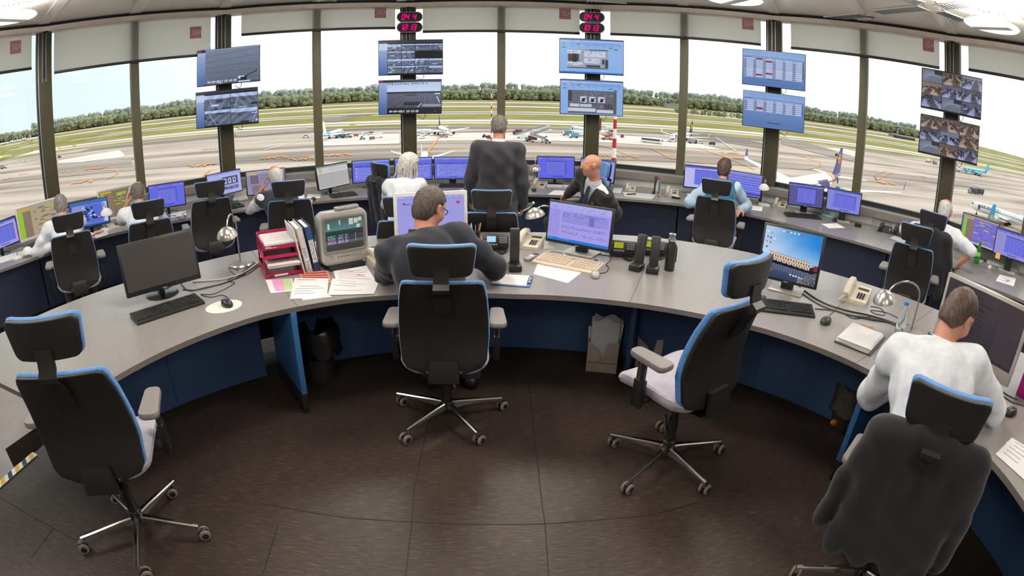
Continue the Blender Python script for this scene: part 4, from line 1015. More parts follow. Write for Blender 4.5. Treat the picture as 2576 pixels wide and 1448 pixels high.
# near aircraft, only its wings and fin show above the sill
a, b = at(980, 381, GZ + 6), at(1134, 380, GZ + 6); mid = (a + b) / 2
airliner('airliner', 'white airliner close below the windows with only wings and fin showing', (mid.x + 1, mid.y + 4), 92, 30, 3.0, (b - a).length + .5, 9.6, white_body, lambda i: 0, 0, .8, 6.0)
p = at(768, 424, GZ + 8)
nt_ = thing('tail_fin', 'white aircraft fin tip rising over the sill left of a mullion', 'aircraft', (p.x, p.y, GZ)); MB().loft([[(0, -.2, 4), (4, 0, 4), (0, .2, 4), (-.5, 0, 4)], [(-2.2, -.1, 9.6), (-.6, 0, 9.6), (-2.2, .1, 9.6), (-2.5, 0, 9.6)]]).build('fin_panel', [body_white], nt_)
p = at(2494, 535, GZ + 6)
q_ = thing('tail_fin', 'blue winglet with yellow sun emblem in front of the white airliner', 'aircraft', (p.x, p.y, GZ), R(-35)); MB().loft([[(-1.6, -.14, 3.6), (1.5, -.14, 3.6), (1.5, .14, 3.6), (-1.6, .14, 3.6)], [(.35, -.08, 9.2), (1.75, -.08, 9.2), (1.75, .08, 9.2), (.35, .08, 9.2)]]).build('fin_panel', [blue_tail], q_)
MB().lathe([(0, 0), (.8, 0), (.8, .1), (0, .1)], 20, 0, Matrix.Translation((.3, -.2, 4.6)) @ Matrix.Rotation(PI / 2, 4, 'X')).build('sun_emblem', [gold], q_)
# far left: row of small parked aircraft in the distance
for i, (x, y) in enumerate([(8, 363), (30, 357), (46, 355), (61, 351), (84, 351)]):
    p = at(x, y + 2, GZ)
    airliner('airliner', ['distant white airliner at the far left edge', 'distant airliner with yellow tail at the far left', 'distant white airliner right of the yellow tail, far left', 'distant white airliner, second from the column at the far left', 'distant white airliner just left of the leftmost column'][i], (p.x, p.y), random.uniform(-60, 10), 36, 3.9, 34, 11.5, lambda x, z: 0, (lambda i: 5) if i == 1 else (lambda i: 0), 0)

# ---- ground vehicles
veh_cols = {'white': (232, 230, 226), 'grey': (150, 150, 152), 'dark': (60, 60, 66), 'red': (150, 60, 56), 'orange': (196, 110, 84), 'yellow': (222, 190, 80), 'blue': (100, 150, 180), 'tan': (176, 150, 120), 'maroon': (110, 50, 60)}
def vmat(c): return mat('vehicle_' + c, veh_cols[c], .4, var=.04, scale=1)
def wheels(t, xs, y, r_=.45):
    for x in xs:
        for s_ in (1, -1):
            mb = MB(); mb.cyl((x, s_ * y - .14, r_), (x, s_ * y + .14, r_), r_, n=12); mb.build('wheel', [tyre], t)
VG = 'service vehicles on the apron'
def van(px, py, h, c, label, L=4.6, name='van'):
    p = at(px, py, GZ + .1); t = thing(name, label, name.replace('_', ' '), p, R(h), VG)
    MB().loft([[(-L / 2, -.9, z0) , (-L / 2, .9, z0), (L / 2, .9, z0), (L / 2, -.9, z0)] for z0 in (.4, 1.1)] + [[(-L / 2 + .1, -.8, 1.9), (-L / 2 + .1, .8, 1.9), (L * .22, .8, 1.9), (L * .22, -.8, 1.9)]], smooth=False).build('body', [vmat(c)], t)
    MB().loft([[(-L * .3, -.92, 1.2), (-L * .3, .92, 1.2), (L * .42, .92, 1.2), (L * .42, -.92, 1.2)], [(-L * .3, -.84, 1.75), (-L * .3, .84, 1.75), (L * .25, .84, 1.75), (L * .25, -.84, 1.75)]], smooth=False).build('windows', [window_dark], t)
    wheels(t, (-L * .32, L * .32), .85, .36); return t
def bus(px, py, h, label):
    p = at(px, py, GZ + .1); t = thing('bus', label, 'bus', p, R(h), VG); MB().box((0, 0, 1.75), (13, 3, 2.7), 0, .25).build('body', [vmat('white')], t)
    MB().box((6.42, 0, 2.1), (.2, 2.7, 1.3), 0, .05).build('windscreen', [window_dark], t); mb = MB()
    for s_ in (1, -1): mb.box((-.3, s_ * 1.46, 2.15), (11.5, .1, 1.0))
    mb.build('side_windows', [window_dark], t); wheels(t, (-4.2, 4.0), 1.3, .5); return t
def stairs(px, py, h, label, L=9.0, top=4.4):
    p = at(px, py, GZ + .1); t = thing('boarding_stairs', label, 'boarding stairs', p, R(h), VG); MB().box((0, 0, .8), (L * .8, 2.0, .8), 0, .1).build('chassis', [vmat('white')], t)
    M = Matrix.Translation((0, 0, 1.0 + top / 2)) @ Matrix.Rotation(-math.atan2(top - 1, L), 4, 'Y'); MB().box((0, 0, 0), (L, 1.6, .5), 0, .05, M).build('stair_flight', [vmat('white')], t)
    mb = MB()
    for s_ in (1, -1): mb.box((0, s_ * .85, .7), (L, .08, .9), 0, 0, M)
    mb.build('rails', [vmat('grey')], t); MB().box((L / 2 + .8, 0, 1 + top - .2), (2.4, 2.0, .2)).build('platform', [vmat('white')], t); wheels(t, (-L * .3, L * .3), .9); return t
def truck(px, py, h, c, c2, label, L=7.5, name='box_truck'):
    p = at(px, py, GZ + .1); t = thing(name, label, 'truck', p, R(h), VG); MB().box((-L * .12, 0, 2.1), (L * .72, 2.4, 2.3), 0, .08).build('box_body', [vmat(c)], t); MB().box((L * .38, 0, 1.5), (L * .2, 2.2, 1.9), 0, .2).build('cab', [vmat(c2)], t)
    MB().box((L * .47, 0, 1.9), (.15, 1.9, .8)).build('windscreen', [window_dark], t); MB().box((0, 0, .75), (L * .95, 1.6, .35)).build('chassis', [vmat('dark')], t); wheels(t, (-L * .3, L * .34), 1.0, .48); return t
def tug(px, py, h, c, label):
    p = at(px, py, GZ + .1); t = thing('tow_tug', label, 'tow tug', p, R(h), VG); MB().box((0, 0, .8), (3.2, 1.6, .8), 0, .12).build('body', [vmat(c)], t); MB().box((-.4, 0, 1.6), (1.1, 1.4, .9), 0, .1).build('cab', [window_dark], t); wheels(t, (-1, 1), .75, .4); return t
def cart(px, py, h, c, label):
    p = at(px, py, GZ + .1); t = thing('baggage_cart', label, 'baggage cart', p, R(h), VG); MB().box((0, 0, .6), (3, 1.5, .18)).build('deck', [vmat('grey')], t); MB().box((0, 0, 1.2), (2.7, 1.4, 1.0), 0, .1).build('load', [vmat(c)], t); wheels(t, (-1, 1), .6, .28); return t
def loader(px, py, h, c, label):
    p = at(px, py, GZ + .1); t = thing('cargo_loader', label, 'cargo loader', p, R(h), VG); MB().box((0, 0, .8), (7, 2.4, .5), 0, .08).build('chassis', [vmat(c)], t); M = Matrix.Translation((0, 0, 2.0)); MB().box((0, 0, .8), (6.4, 2.2, .3), 0, 0, M).build('platform', [vmat(c)], t); mb = MB()
    for s_ in (1, -1): mb.tube([(-2.6, s_ * .9, 1), (2.6, s_ * .9, 2.7)], .14, 6); mb.tube([(2.6, s_ * .9, 1), (-2.6, s_ * .9, 2.7)], .14, 6)
    mb.build('scissor_frame', [vmat(c)], t); wheels(t, (-2.3, 2.3), 1.0, .4); return t
van(770, 346, 5, 'white', 'white van at the left of the blue-tailed airliner')
truck(856, 346, 200, 'blue', 'white', 'small light truck right behind the blue-tailed airliner', 6)
loader(872, 347, 20, 'dark', 'dark cargo loader right of the blue-tailed airliner')
cart(896, 344, 15, 'red', 'baggage cart with reddish load left of the white vans')
tug(912, 351, 10, 'grey', 'grey tow tug nearest in the group left of the 12:13 column')
van(921, 340, 10, 'white', 'white van, farther of two at the left of the 12:13 column')
van(932, 338, 200, 'grey', 'grey van farthest of the group left of the 12:13 column')
cart(936, 351, 40, 'red', 'baggage cart with dark red load left of the 12:13 column')
loader(949, 347, 30, 'white', 'pale loader nearest the 12:13 column on its left')
van(1062, 349, 80, 'white', 'white van just right of the 12:13 column')
truck(1068, 338, 170, 'white', 'grey', 'white truck at the wing of the nose-on airliner', 8)
loader(1062, 341, 10, 'white', 'white belt loader at the wing of the nose-on airliner')
tug(1220, 346, 0, 'dark', 'dark tug left of the standing man by the lattice mast')
tug(1231, 349, 60, 'red', 'reddish tug at the foot of the lattice mast')
truck(1302, 339, 180, 'maroon', 'dark', 'dark red truck right of the standing man', 6)
stairs(1318, 348, 0, 'white boarding stairs nearest the standing man', 10, 4.2)
stairs(1340, 346, 5, 'long white boarding stairs in the middle of the parked group', 16, 6.0)
stairs(1362, 345, 15, 'white boarding stairs at the right of the parked group', 9, 3.6)
truck(1336, 356, 180, 'maroon', 'blue', 'dark red and blue truck in front of the boarding stairs', 6.5)
stairs(1352, 358, 175, 'white boarding stairs in front, nearest the windows', 8.5, 3.4)
cart(1368, 354, 10, 'tan', 'cart with tan load right of the boarding stairs')
tug(1378, 360, 10, 'grey', 'small grey tug nearest, right of the boarding stairs')
truck(1426, 341, 185, 'blue', 'white', 'pale blue truck left of the white tanker', 6)
truck(1443, 347, 185, 'blue', 'white', 'pale blue truck beside the white tanker', 6)
truck(1462, 344, 180, 'white', 'white', 'long white tanker left of the 10:13 column', 12)
loader(1527, 352, 10, 'red', 'red cargo loader in front of the purple-tailed airliner')
loader(1536, 345, 170, 'red', 'red cargo loader behind, beside the red and white mast')
truck(1530, 330, 180, 'white', 'white', 'white truck behind the red and white mast', 9)
tug(1565, 346, 90, 'red', 'small red tug right of the red and white mast')
bus(1640, 360, -38, 'white apron bus with a dark windscreen right of the red and white mast')
stairs(1690, 357, 200, 'white boarding stairs at the white airliner behind the mullion', 7, 3.2)
truck(1742, 361, 5, 'grey', 'dark', 'grey truck under the dark tail', 6)
van(1760, 361, 8, 'white', 'white van right of the dark tail')
van(1791, 364, 170, 'dark', 'dark small car right of the white van and dark tail', 4, 'car')
tug(2105, 393, 20, 'dark', 'dark tug alone on the bright concrete left of the purple tail')
truck(2446, 487, 178, 'dark', 'grey', 'dark fuel truck with grey cab beside the rightmost column', 8.5)
truck(2463, 489, 178, 'dark', 'dark', 'dark tanker trailer behind the grey cab fuel truck', 8)
truck(2409, 431, 170, 'white', 'white', 'white truck at the nose of the light blue airliner', 6)
loader(2436, 437, 0, 'white', 'white loader under the light blue airliner')
tug(2466, 445, 30, 'grey', 'grey tug below the light blue airliner')
truck(2335, 408, 8, 'white', 'grey', 'white truck parked left of the rightmost column', 8)
truck(2352, 413, 8, 'grey', 'white', 'pale grey truck right beside the rightmost column', 8)
van(65, 407, 30, 'white', 'small white van alone on the apron at the far left')
truck(10, 424, 20, 'grey', 'white', 'grey service truck at the left edge of the picture', 7)
tug(150, 397, 0, 'red', 'tiny red tug on the apron right of the leftmost column')

# ---- masts and field buildings
mast_red = mat('mast_red', (190, 40, 40), .6); mast_white = mat('mast_white', (236, 234, 230), .6)
def banded_mast(px, py, top_py, n, r_, label, head=True, name='light_mast'):
    p = at(px, py, GZ); d = ray(px, top_py); h = d.z / math.hypot(d.x, d.y) * math.hypot(p.x, p.y) + CAM_H - GZ
    t = thing(name, label, 'mast', p); mb = MB()
    for i in range(n): mb.tube([(0, 0, h * i / n), (0, 0, h * (i + 1) / n)], [r_ * (1 - .4 * i / n), r_ * (1 - .4 * (i + 1) / n)], 10, i % 2)
    mb.build('pole', [mast_red, mast_white], t)
    if head:
        mb = MB(); mb.lathe([(0, h - .2), (2.0, h - .2), (2.0, h + .3), (0, h + .3)], 12)
        for i in range(8): a = 2 * PI * i / 8; mb.box((2.1 * math.cos(a), 2.1 * math.sin(a), h - .4), (.7, .7, .8))
        mb.build('floodlights', [vmat('grey')], t)
banded_mast(1236, 355, 225, 13, .42, 'red and white banded floodlight mast behind the standing man')
banded_mast(1543, 420, 275, 6, .95, 'thick red and white banded mast right of the 10:13 column', False)
for (x, y, ty, l) in ((214, 329, 311, 'thin red and white mast in the distance beyond the second window from the left'), (75, 347, 338, 'thin banded mast at the far left beside the column'), (63, 349, 339, 'thin banded mast at the far left'), (16, 357, 347, 'thin banded mast at the far left edge')):
    banded_mast(x, y, ty, 7, .6, l, False)
p = at(2257, 340, GZ); t = thing('control_tower', 'small dark field tower far off left of the rightmost column', 'tower', p)
MB().lathe([(3, 0), (2.2, 4), (2.2, 15), (5, 18), (5.5, 21), (4, 22), (4, 24), (0, 24.5)], 12).build('shaft', [vmat('grey')], t); MB().lathe([(5.1, 18.3), (5.55, 20.6)], 12).build('cab_windows', [window_dark], t)
bld = mat('field_building', (150, 152, 150), .7)
for (x, y, w, h, l, c) in ((2252, 344, 34, 6, 'low grey field building under the small tower', bld), (2275, 350, 60, 5, 'long low dark building right of the small tower', vmat('dark')), (1133, 248, 40, 9, 'white building at the edge of the far wood', vmat('white')), (1690, 272, 30, 8, 'low building by the small trees', bld)):
    p = at(x, y, GZ); t = thing('field_building', l, 'building', p); MB().box((0, 0, h / 2), (w, 12, h)).build('walls', [c], t); MB().box((0, 0, h + .3), (w + 1, 13, .6)).build('roof', [vmat('grey')], t)
for (x, y, l) in ((135, 376, 'yellow sign board left on the grass edge'), (150, 375, 'yellow sign board, right of a pair on the grass edge'), (887, 316, 'yellow sign board on the grass left of the 12:13 column'), (914, 296, 'orange sign board on the far grass left of the 12:13 column'), (187, 369, 'small yellow sign in the second window from the left'), (10, 397, 'yellow sign board at the far left edge'), (26, 394, 'white sign board at the far left edge'), (2, 376, 'yellow sign at the left border')):
    p = at(x, y, GZ); t = thing('taxiway_sign', l, 'sign', p, 0, 'signs along the taxiways'); MB().box((0, 0, 1.0), (4.5, .3, 1.3)).build('sign_panel', [vmat('yellow') if 'white' not in l else vmat('white')], t); mb = MB(); mb.box((-1.6, 0, .3), (.15, .15, .7)); mb.box((1.6, 0, .3), (.15, .15, .7)); mb.build('posts', [vmat('grey')], t)
# ------------------------------------------------------------------ desks
TOP = 0.72
desk_top = mat('desk_laminate', (138, 134, 131), 0.26, var=0.04, scale=40, spec=0.55)
desk_edge = mat('desk_edge', (112, 106, 101), 0.4, var=.04, scale=20)
panel_blue = mat('modesty_blue', (44, 70, 108), 0.55, var=.08, scale=60, bump=.1)
panel_navy = mat('modesty_navy', (26, 37, 62), 0.55, var=.08, scale=60, bump=.1)
post_blue = mat('support_blue', (52, 104, 158), 0.5, var=.05, scale=30)
seam_black = mat('desk_joint', (70, 67, 64), .6); base_black = mat('base_black', (16, 15, 15), .7)
def interp(tab, th):
    xs = [a for a, _ in tab]; ys = [b for _, b in tab]; return float(np.interp(th, xs, ys))
F_IN = [(-95, 1.86), (-71, 1.89), (-52, 1.93), (-40, 1.96), (-25, 1.94), (-10, 1.87), (4, 1.84), (23, 1.86), (38, 1.89), (50, 1.93), (63, 1.95), (94, 1.98), (130, 1.98)]
F_OUT = [(-95, 3.1), (-72, 3.12), (-42, 3.19), (-33, 3.23), (-17, 3.23), (3, 3.2), (14, 3.27), (24, 3.36), (36, 3.36), (50, 3.32), (67, 3.32), (130, 3.3)]
TOP2 = FL2 + 0.72
O_PX = [(0, 678), (30, 669), (110, 640), (250, 593), (590, 530), (790, 507), (1400, 492), (1560, 498), (1700, 511), (1890, 540), (2060, 583), (2240, 632), (2420, 700), (2560, 745)]
O_IN = [(-110, 5.2)] + [(theta(p), rad(p)) for p in (at(x, y, TOP2) for x, y in O_PX)] + [(120, 5.2)]
O_IN = [(a, r_ * .5 + .5 * float(np.mean([q for b, q in O_IN if abs(b - a) < 9]))) for a, r_ in O_IN]
def wall_r(th):
    for a0, a1 in facets:
        if a0 <= th <= a1:
            am = (a0 + a1) / 2; return (RC * math.cos(R((a1 - a0) / 2)) - .205) / math.cos(R(th - am))
    return 6.2
def arc_desk(name, label, fin, fout, ths, TOP=TOP, ts=0.03):
    t = thing(name, label, 'desk')
    mb = MB(); n = len(ths); I = [pol(a, fin(a)) for a in ths]; O = [pol(a, fout(a)) for a in ths]
    vs = [(p.x, p.y, TOP) for p in I] + [(p.x, p.y, TOP) for p in O] + [(p.x, p.y, TOP - ts) for p in I] + [(p.x, p.y, TOP - ts) for p in O]
    top = [(i, i + 1, n + i + 1, n + i) for i in range(n - 1)]; bot = [(2 * n + i, 3 * n + i, 3 * n + i + 1, 2 * n + i + 1) for i in range(n - 1)]
    ed = [(i, 2 * n + i, 2 * n + i + 1, i + 1) for i in range(n - 1)] + [(n + i, n + i + 1, 3 * n + i + 1, 3 * n + i) for i in range(n - 1)] + [(0, n, 3 * n, 2 * n), (n - 1, 3 * n - 1, 4 * n - 1, 2 * n - 1)]
    mb.add(vs, top + bot, 0, False); o = len(mb.v) - len(vs); mb.f += [tuple(i + o for i in f) for f in ed]; mb.m += [1] * len(ed); mb.s += [False] * len(ed)
    mb.build('worktop', [desk_top, desk_edge], t); return t
def curved_panel(t, name, th0, th1, r, z0, z1, m, thick=.018):
    n = max(2, int(abs(th1 - th0) / 2)); mb = MB(); A = []
    for i in range(n + 1):
        a = th0 + (th1 - th0) * i / n; rr = r(a) if callable(r) else r
        A.append([pol(a, rr, z0), pol(a, rr, z1), pol(a, rr + thick, z1), pol(a, rr + thick, z0)])
    mb.loft(A); o = mb.build(name, [m], t); return o
def radial_panel(t, name, th, r0, r1, z0, z1, m, thick=.036):
    p, q = pol(th, r0), pol(th, r1); d = q - p; M = Matrix.Translation((p + q) / 2) @ Matrix.Rotation(math.atan2(d.y, d.x), 4, 'Z')
    return MB().box((0, 0, (z0 + z1) / 2), (d.length, thick, z1 - z0), 0, .003, M).build(name, [m], t)
CEN = CENI
# left end of the inner desk is cut along a straight line read off the picture
e0, e1 = at(0, 905, TOP), at(66, 946, TOP)
def end_r(th):                         # radius where the end line crosses direction th
    a = R(th); u = Vector((math.sin(a), math.cos(a))); d = e1 - e0; n = Vector((-d.y, d.x)); return n.dot(Vector((e0.x, e0.y)) - CEN) / max(1e-6, abs(n.dot(u))) * (1 if n.dot(u) > 0 else -1)
ths = [x * 1.5 for x in range(-53, 85)]
fd = arc_desk('curved_desk', 'inner ring desk with grey worktop and blue front panels around the near chairs', lambda a: interp(F_IN, a), lambda a: interp(F_OUT, a), ths)
seam1 = theta(at(415, 963, .15)); postL = at(738, 786, .69); pth = theta(postL); pr = rad(postL); midp = theta(at(1590, 880, .15)); seam2 = theta(at(1908, 895, .3)); postR = at(2186, 940, .69); prth = theta(postR)
for a0, a1 in ((-66, seam1 - .04), (seam1 + .04, pth - 2.6), (pth + 1.2, midp - .4), (midp + .4, seam2 - .04), (seam2 + .04, prth + .2), (prth + 1.4, 126)):
    curved_panel(fd, 'modesty_panel', a0, a1, 2.48, .05, .69, panel_blue)
for a0, a1 in ((-66, pth), (pth, prth), (prth, 126)): curved_panel(fd, 'dark_base_strip', a0, a1, 2.53, 0, .08, base_black)  # black strip added to keep the gap under the panels dark
radial_panel(fd, 'support_panel', pth, pr, 2.50, .15, .69, post_blue); radial_panel(fd, 'foot', pth, pr + .02, 2.48, 0, .15, base_black)
radial_panel(fd, 'support_panel', midp, 2.24, 2.50, .06, .69, panel_blue); radial_panel(fd, 'foot', midp, 2.26, 2.48, 0, .06, base_black)
radial_panel(fd, 'support_panel', prth, rad(postR), 2.50, .15, .69, post_blue); radial_panel(fd, 'foot', prth, rad(postR) + .02, 2.48, 0, .15, base_black)
radial_panel(fd, 'support_panel', -66, 2.2, 3.0, .02, .69, panel_navy)
curved_panel(fd, 'rear_panel', -66, 126, 2.95, .10, .69, panel_navy)
for (x, y) in ((751, 772), (1592, 742), (2165, 905)):
    p = at(x, y, TOP); th = theta(p); a, b = pol(th, interp(F_IN, th) - .001, TOP + .0002), pol(th, interp(F_OUT, th), TOP + .0002); d = b - a; M = Matrix.Translation((a + b) / 2) @ Matrix.Rotation(math.atan2(d.y, d.x), 4, 'Z')
    MB().box((0, 0, 0), (d.length, .003, .001), 0, 0, M).build('joint_line', [seam_black], fd)
CEN = Vector((0.10, 1.31))
ths = [x * 1.5 for x in range(-70, 74)]
od = arc_desk('window_counter', 'outer ring counter with grey worktop running under the windows', lambda a: interp(O_IN, a), lambda a: wall_r(a) - .004, ths, TOP2)
sm = [-105, theta(at(133, 720, .3)), theta(at(600, 560, .5)), theta(at(1430, 560, .5)), theta(at(1688, 560, .5)), theta(at(1920, 600, .5)), theta(at(2210, 660, .5)), theta(at(2480, 790, .4)), 108]
for a0, a1 in zip(sm, sm[1:]): curved_panel(od, 'modesty_panel', a0 + .1, a1 - .1, lambda a: interp(O_IN, a) + .16, FL2 + .10, TOP2 - .03, panel_navy)
curved_panel(od, 'dark_base_strip', -105, 108, lambda a: interp(O_IN, a) + .22, FL2, FL2 + .12, base_black)
for (x, y) in ((2218, 610), (1700, 500), (590, 520)):
    p = at(x, y, TOP2); th = theta(p); a, b = pol(th, interp(O_IN, th) - .001, TOP2 + .0002), pol(th, 6.3, TOP2 + .0002); d = b - a; M = Matrix.Translation((a + b) / 2) @ Matrix.Rotation(math.atan2(d.y, d.x), 4, 'Z')
    MB().box((0, 0, 0), (d.length, .003, .001), 0, 0, M).build('joint_line', [seam_black], od)
# hazard strip along the platform edge
a, b = at(88, 1140, .006), at(-10, 1226, .006); d = b - a; L = d.length
t = thing('hazard_tape', 'black and yellow hazard tape on the floor at the left edge', 'floor tape', a, math.atan2(d.y, d.x))
MB().box((L / 2 + .2, 0, 0), (L + .4, .06, .003)).build('white_border', [mat('tape_white', (232, 240, 240), .4)], t)
mb = MB()
for k in range(9):
    x = .0 + k * .075; mb.add([(x, -.03, .002), (x + .04, -.03, .002), (x + .075, .03, .002), (x + .035, .03, .002)], [(0, 1, 2, 3)], k % 2, False)
mb.build('tape_stripes', [mat('tape_yellow', (226, 176, 40), .5), black_plastic], t)
# ------------------------------------------------------------------ swivel chair
def rrect(w, h, r, n=5, top_r=None, bot_drop=0.0):
    """outline of a rounded rectangle, counter clockwise from bottom right; bot_drop lowers the middle of the bottom edge"""
    pts = []
    for (cx, cy, a0) in ((w / 2 - r, -h / 2 + r, -PI / 2), (w / 2 - r, h / 2 - r, 0), (-w / 2 + r, h / 2 - r, PI / 2), (-w / 2 + r, -h / 2 + r, PI)):
        for i in range(n + 1):
            a = a0 + PI / 2 * i / n; pts.append((cx + r * math.cos(a), cy + r * math.sin(a)))
    return pts
def dense(pts, step):
    out = []
    for a, b in zip(pts, pts[1:] + pts[:1]):
        d = math.hypot(b[0] - a[0], b[1] - a[1]); k = max(1, int(round(d / step)))
        for i in range(k): out.append((a[0] + (b[0] - a[0]) * i / k, a[1] + (b[1] - a[1]) * i / k))
    return out
def pad(mb, outline, fmap, d0, d1, m=0, round_=.012, smooth=True, inset=1.0, rows=6):
    """cushion between depth d0 and d1 over an outline in (x, z); fmap(x, z) -> (y offset); rounded rim, closed caps made of shrinking rings"""
    cx = sum(p[0] for p in outline) / len(outline); cz = sum(p[1] for p in outline) / len(outline)
    def ring(s, d):
        r_ = []
        for (x, z) in outline:
            X, Z = cx + (x - cx) * s, cz + (z - cz) * s; r_.append((X, fmap(X, Z) + d, Z))
        return r_
    w = max(abs(p[0] - cx) for p in outline); k = round_ / w
    rings = [ring(.02, d0)] + [ring(s, d0) for s in (.3, .6, .85)] + [ring(1 - k, d0), ring(1 - k * .3, d0 + round_ * .3), ring(1, d0 + round_), ring(1, d1 - round_), ring(1 - k * .3, d1 - round_ * .3), ring(1 - k, d1)] + [ring(s, d1) for s in (.85, .6, .3)] + [ring(.02, d1)]
    mb.loft(rings, m, None, True, True, smooth)
def back_y(x, z):
    """back curve: lumbar bulge forward, reclined above, wraps forward at the sides"""
    u = (z - .46) / .52
    return -.215 + .03 * math.sin(min(max(u, 0), 1) * PI * .9) - .095 * max(0, u - .30) ** 1.25 / (.7 ** 1.25) + .55 * x * x * (.5 + .5 * min(max(u, 0), 1))
def head_y(x, z): return -.315 + 1.35 * x * x - .10 * (z - 1.08)
def back_outline():
    pts = [(-.10, .425), (.10, .425), (.20, .462), (.226, .50), (.236, .62), (.234, .72), (.222, .86), (.208, .94), (.198, .962), (.180, .970), (-.180, .970), (-.198, .962), (-.208, .94), (-.222, .86), (-.234, .72), (-.236, .62), (-.226, .50), (-.20, .462)]
    return dense(pts, .03)
def make_chair(label, jacket=False):
    t = thing('swivel_chair', label, 'chair', (0, 0, 0), 0, 'swivel office chairs')
    # five star base, polished arms with a dark slot
    for k in range(5):
        M = Matrix.Rotation(2 * PI * k / 5 + PI / 2, 4, 'Z'); mb = MB()
        rg = []
        for (x, w, z0, z1) in ((.03, .034, .075, .125), (.10, .031, .085, .122), (.20, .026, .088, .112), (.31, .022, .086, .102), (.336, .021, .085, .100)):
            rg.append([(x, -w / 2, z0), (x, w / 2, z0), (x, w / 2, z1 - .006), (x, w / 2 - .006, z1), (x, -w / 2 + .006, z1), (x, -w / 2, z1 - .006)])
        mb.loft(rg, 0, M); mb.box((.255, 0, .1075), (.10, .0085, .004), 1, 0, M @ Matrix.Rotation(.09, 4, 'Y') @ Matrix.Translation((-.009, 0, .0225)))
        leg = mb.build('leg', [chrome, slot_dark], t)
        cb = MB(); Mc = M @ Matrix.Translation((.325, 0, 0)) @ Matrix.Rotation(.5 + k * 1.9, 4, 'Z')
        cb.cyl((0, 0, .055), (0, 0, .092), .009, n=8, m=1, M=Mc); cb.box((.018, 0, .042), (.05, .016, .04), 0, .006, Mc)
        cs = cb.build('caster', [black_plastic, chrome], t)
        for s_ in (1, -1):
            wb = MB(); wb.lathe([(0, -.009), (.022, -.009), (.029, -.006), (.031, 0), (.029, .006), (.022, .009), (0, .009)], 20, 0, Mc @ Matrix.Translation((.022, s_ * .018, .031)) @ Matrix.Rotation(PI / 2, 4, 'X'))
            wb.lathe([(0, .0095), (.017, .0095), (.017, .0105), (0, .0105)], 16, 1, Mc @ Matrix.Translation((.022, s_ * .018, .031)) @ Matrix.Rotation(PI / 2 * (-1 if s_ > 0 else 1), 4, 'X')); wb.build('wheel', [caster_grey, black_plastic], cs)
    mb = MB(); mb.lathe([(0, .075), (.036, .075), (.036, .13), (.027, .135), (.027, .25), (.018, .252), (.018, .37), (0, .37)], 20); mb.build('gas_lift', [black_plastic], t)
    mb = MB(); mb.box((0, -.02, .385), (.17, .28, .06), 0, .02); mb.box((0, .02, .415), (.34, .30, .02), 0, .006); mb.cyl((-.10, .05, .39), (-.22, .07, .385), .008, n=8); mb.cyl((.10, -.05, .39), (.22, -.04, .385), .008, n=8); mb.build('mechanism', [black_plastic], t)
    # seat with waterfall front
    rows = []; N = 22
    ol = dense(rrect(.48, .50, .10, 5), .035)
    def sz(x, y): return -.055 * max(0, (y - .10) / .14) ** 2 - .02 * max(0, abs(x) - .1) * 0 + .018 * (abs(x) / .24) ** 2 - .008
    def sring(s, dz): return [(x * s, y * s + .035, .485 + sz(x * s, y * s) + dz) for x, y in ol]
    mb = MB(); mb.loft([sring(.02, -.075), sring(.6, -.075), sring(.88, -.07), sring(.96, -.05), sring(1, -.022), sring(.985, -.006), sring(.94, .004), sring(.8, .008), sring(.5, .008), sring(.02, .008)]); mb.build('seat', [seat_fabric], t)
    # back: dark shell behind, blue cushion in front
    ol = back_outline(); mb = MB(); pad(mb, [(x * .985, z) for x, z in ol], back_y, -.012, .012, 0, .008); mb.build('back_shell', [shell_plastic], t)
    mb = MB(); pad(mb, [(x * 1.012, .70 + (z - .70) * 1.014) for x, z in ol], back_y, .008, .046, 0, .014); mb.build('back_cushion', [blue_fabric], t)
    mb = MB(); rg = []
    for z, y, w in ((.36, -.10, .12), (.37, -.20, .15), (.40, -.245, .16), (.47, -.238, .155), (.52, -.222, .14)): rg.append([(-w / 2, y, z), (w / 2, y, z), (w / 2, y - .022, z), (-w / 2, y - .022, z)])
    mb.loft(rg); mb.build('spine_bracket', [bracket_plastic], t)
    for s_ in (1, -1): MB().box((s_ * .085, back_y(.085, .45) - .016, .448), (.024, .006, .012), 0, .001).build('label_plate', [chrome], t)
    # head rest on a strap
    hol = dense(rrect(.322, .162, .03, 4), .03); hol = [(x * (1 + .12 * (z / .15)), z + 1.085) for x, z in hol]
    mb = MB(); pad(mb, [(x * .975, 1.085 + (z - 1.085) * .96) for x, z in hol], head_y, -.014, .012, 0, .008); mb.build('headrest_shell', [shell_plastic], t)
    mb = MB(); pad(mb, hol, head_y, .006, .044, 0, .016); mb.build('headrest_cushion', [blue_fabric], t)
    mb = MB(); rg = []
    yb = lambda z: back_y(0, z) - .014
    for (y, z, w) in ((head_y(0, 1.06) - .016, 1.06, .072), (head_y(0, 1.02) - .022, 1.01, .074), (head_y(0, 1.0) - .030, .985, .076), (yb(.97) - .055, .965, .078), (yb(.955) - .060, .945, .078), (yb(.93) - .040, .92, .08), (yb(.90) - .022, .88, .082), (yb(.86) - .014, .83, .084), (yb(.80) - .008, .785, .084)):
        rg.append([(-w / 2, y + .007, z), (w / 2, y + .007, z), (w / 2, y - .007, z), (-w / 2, y - .007, z)])
    mb.loft(rg); mb.build('neck_strap', [bracket_plastic], t)
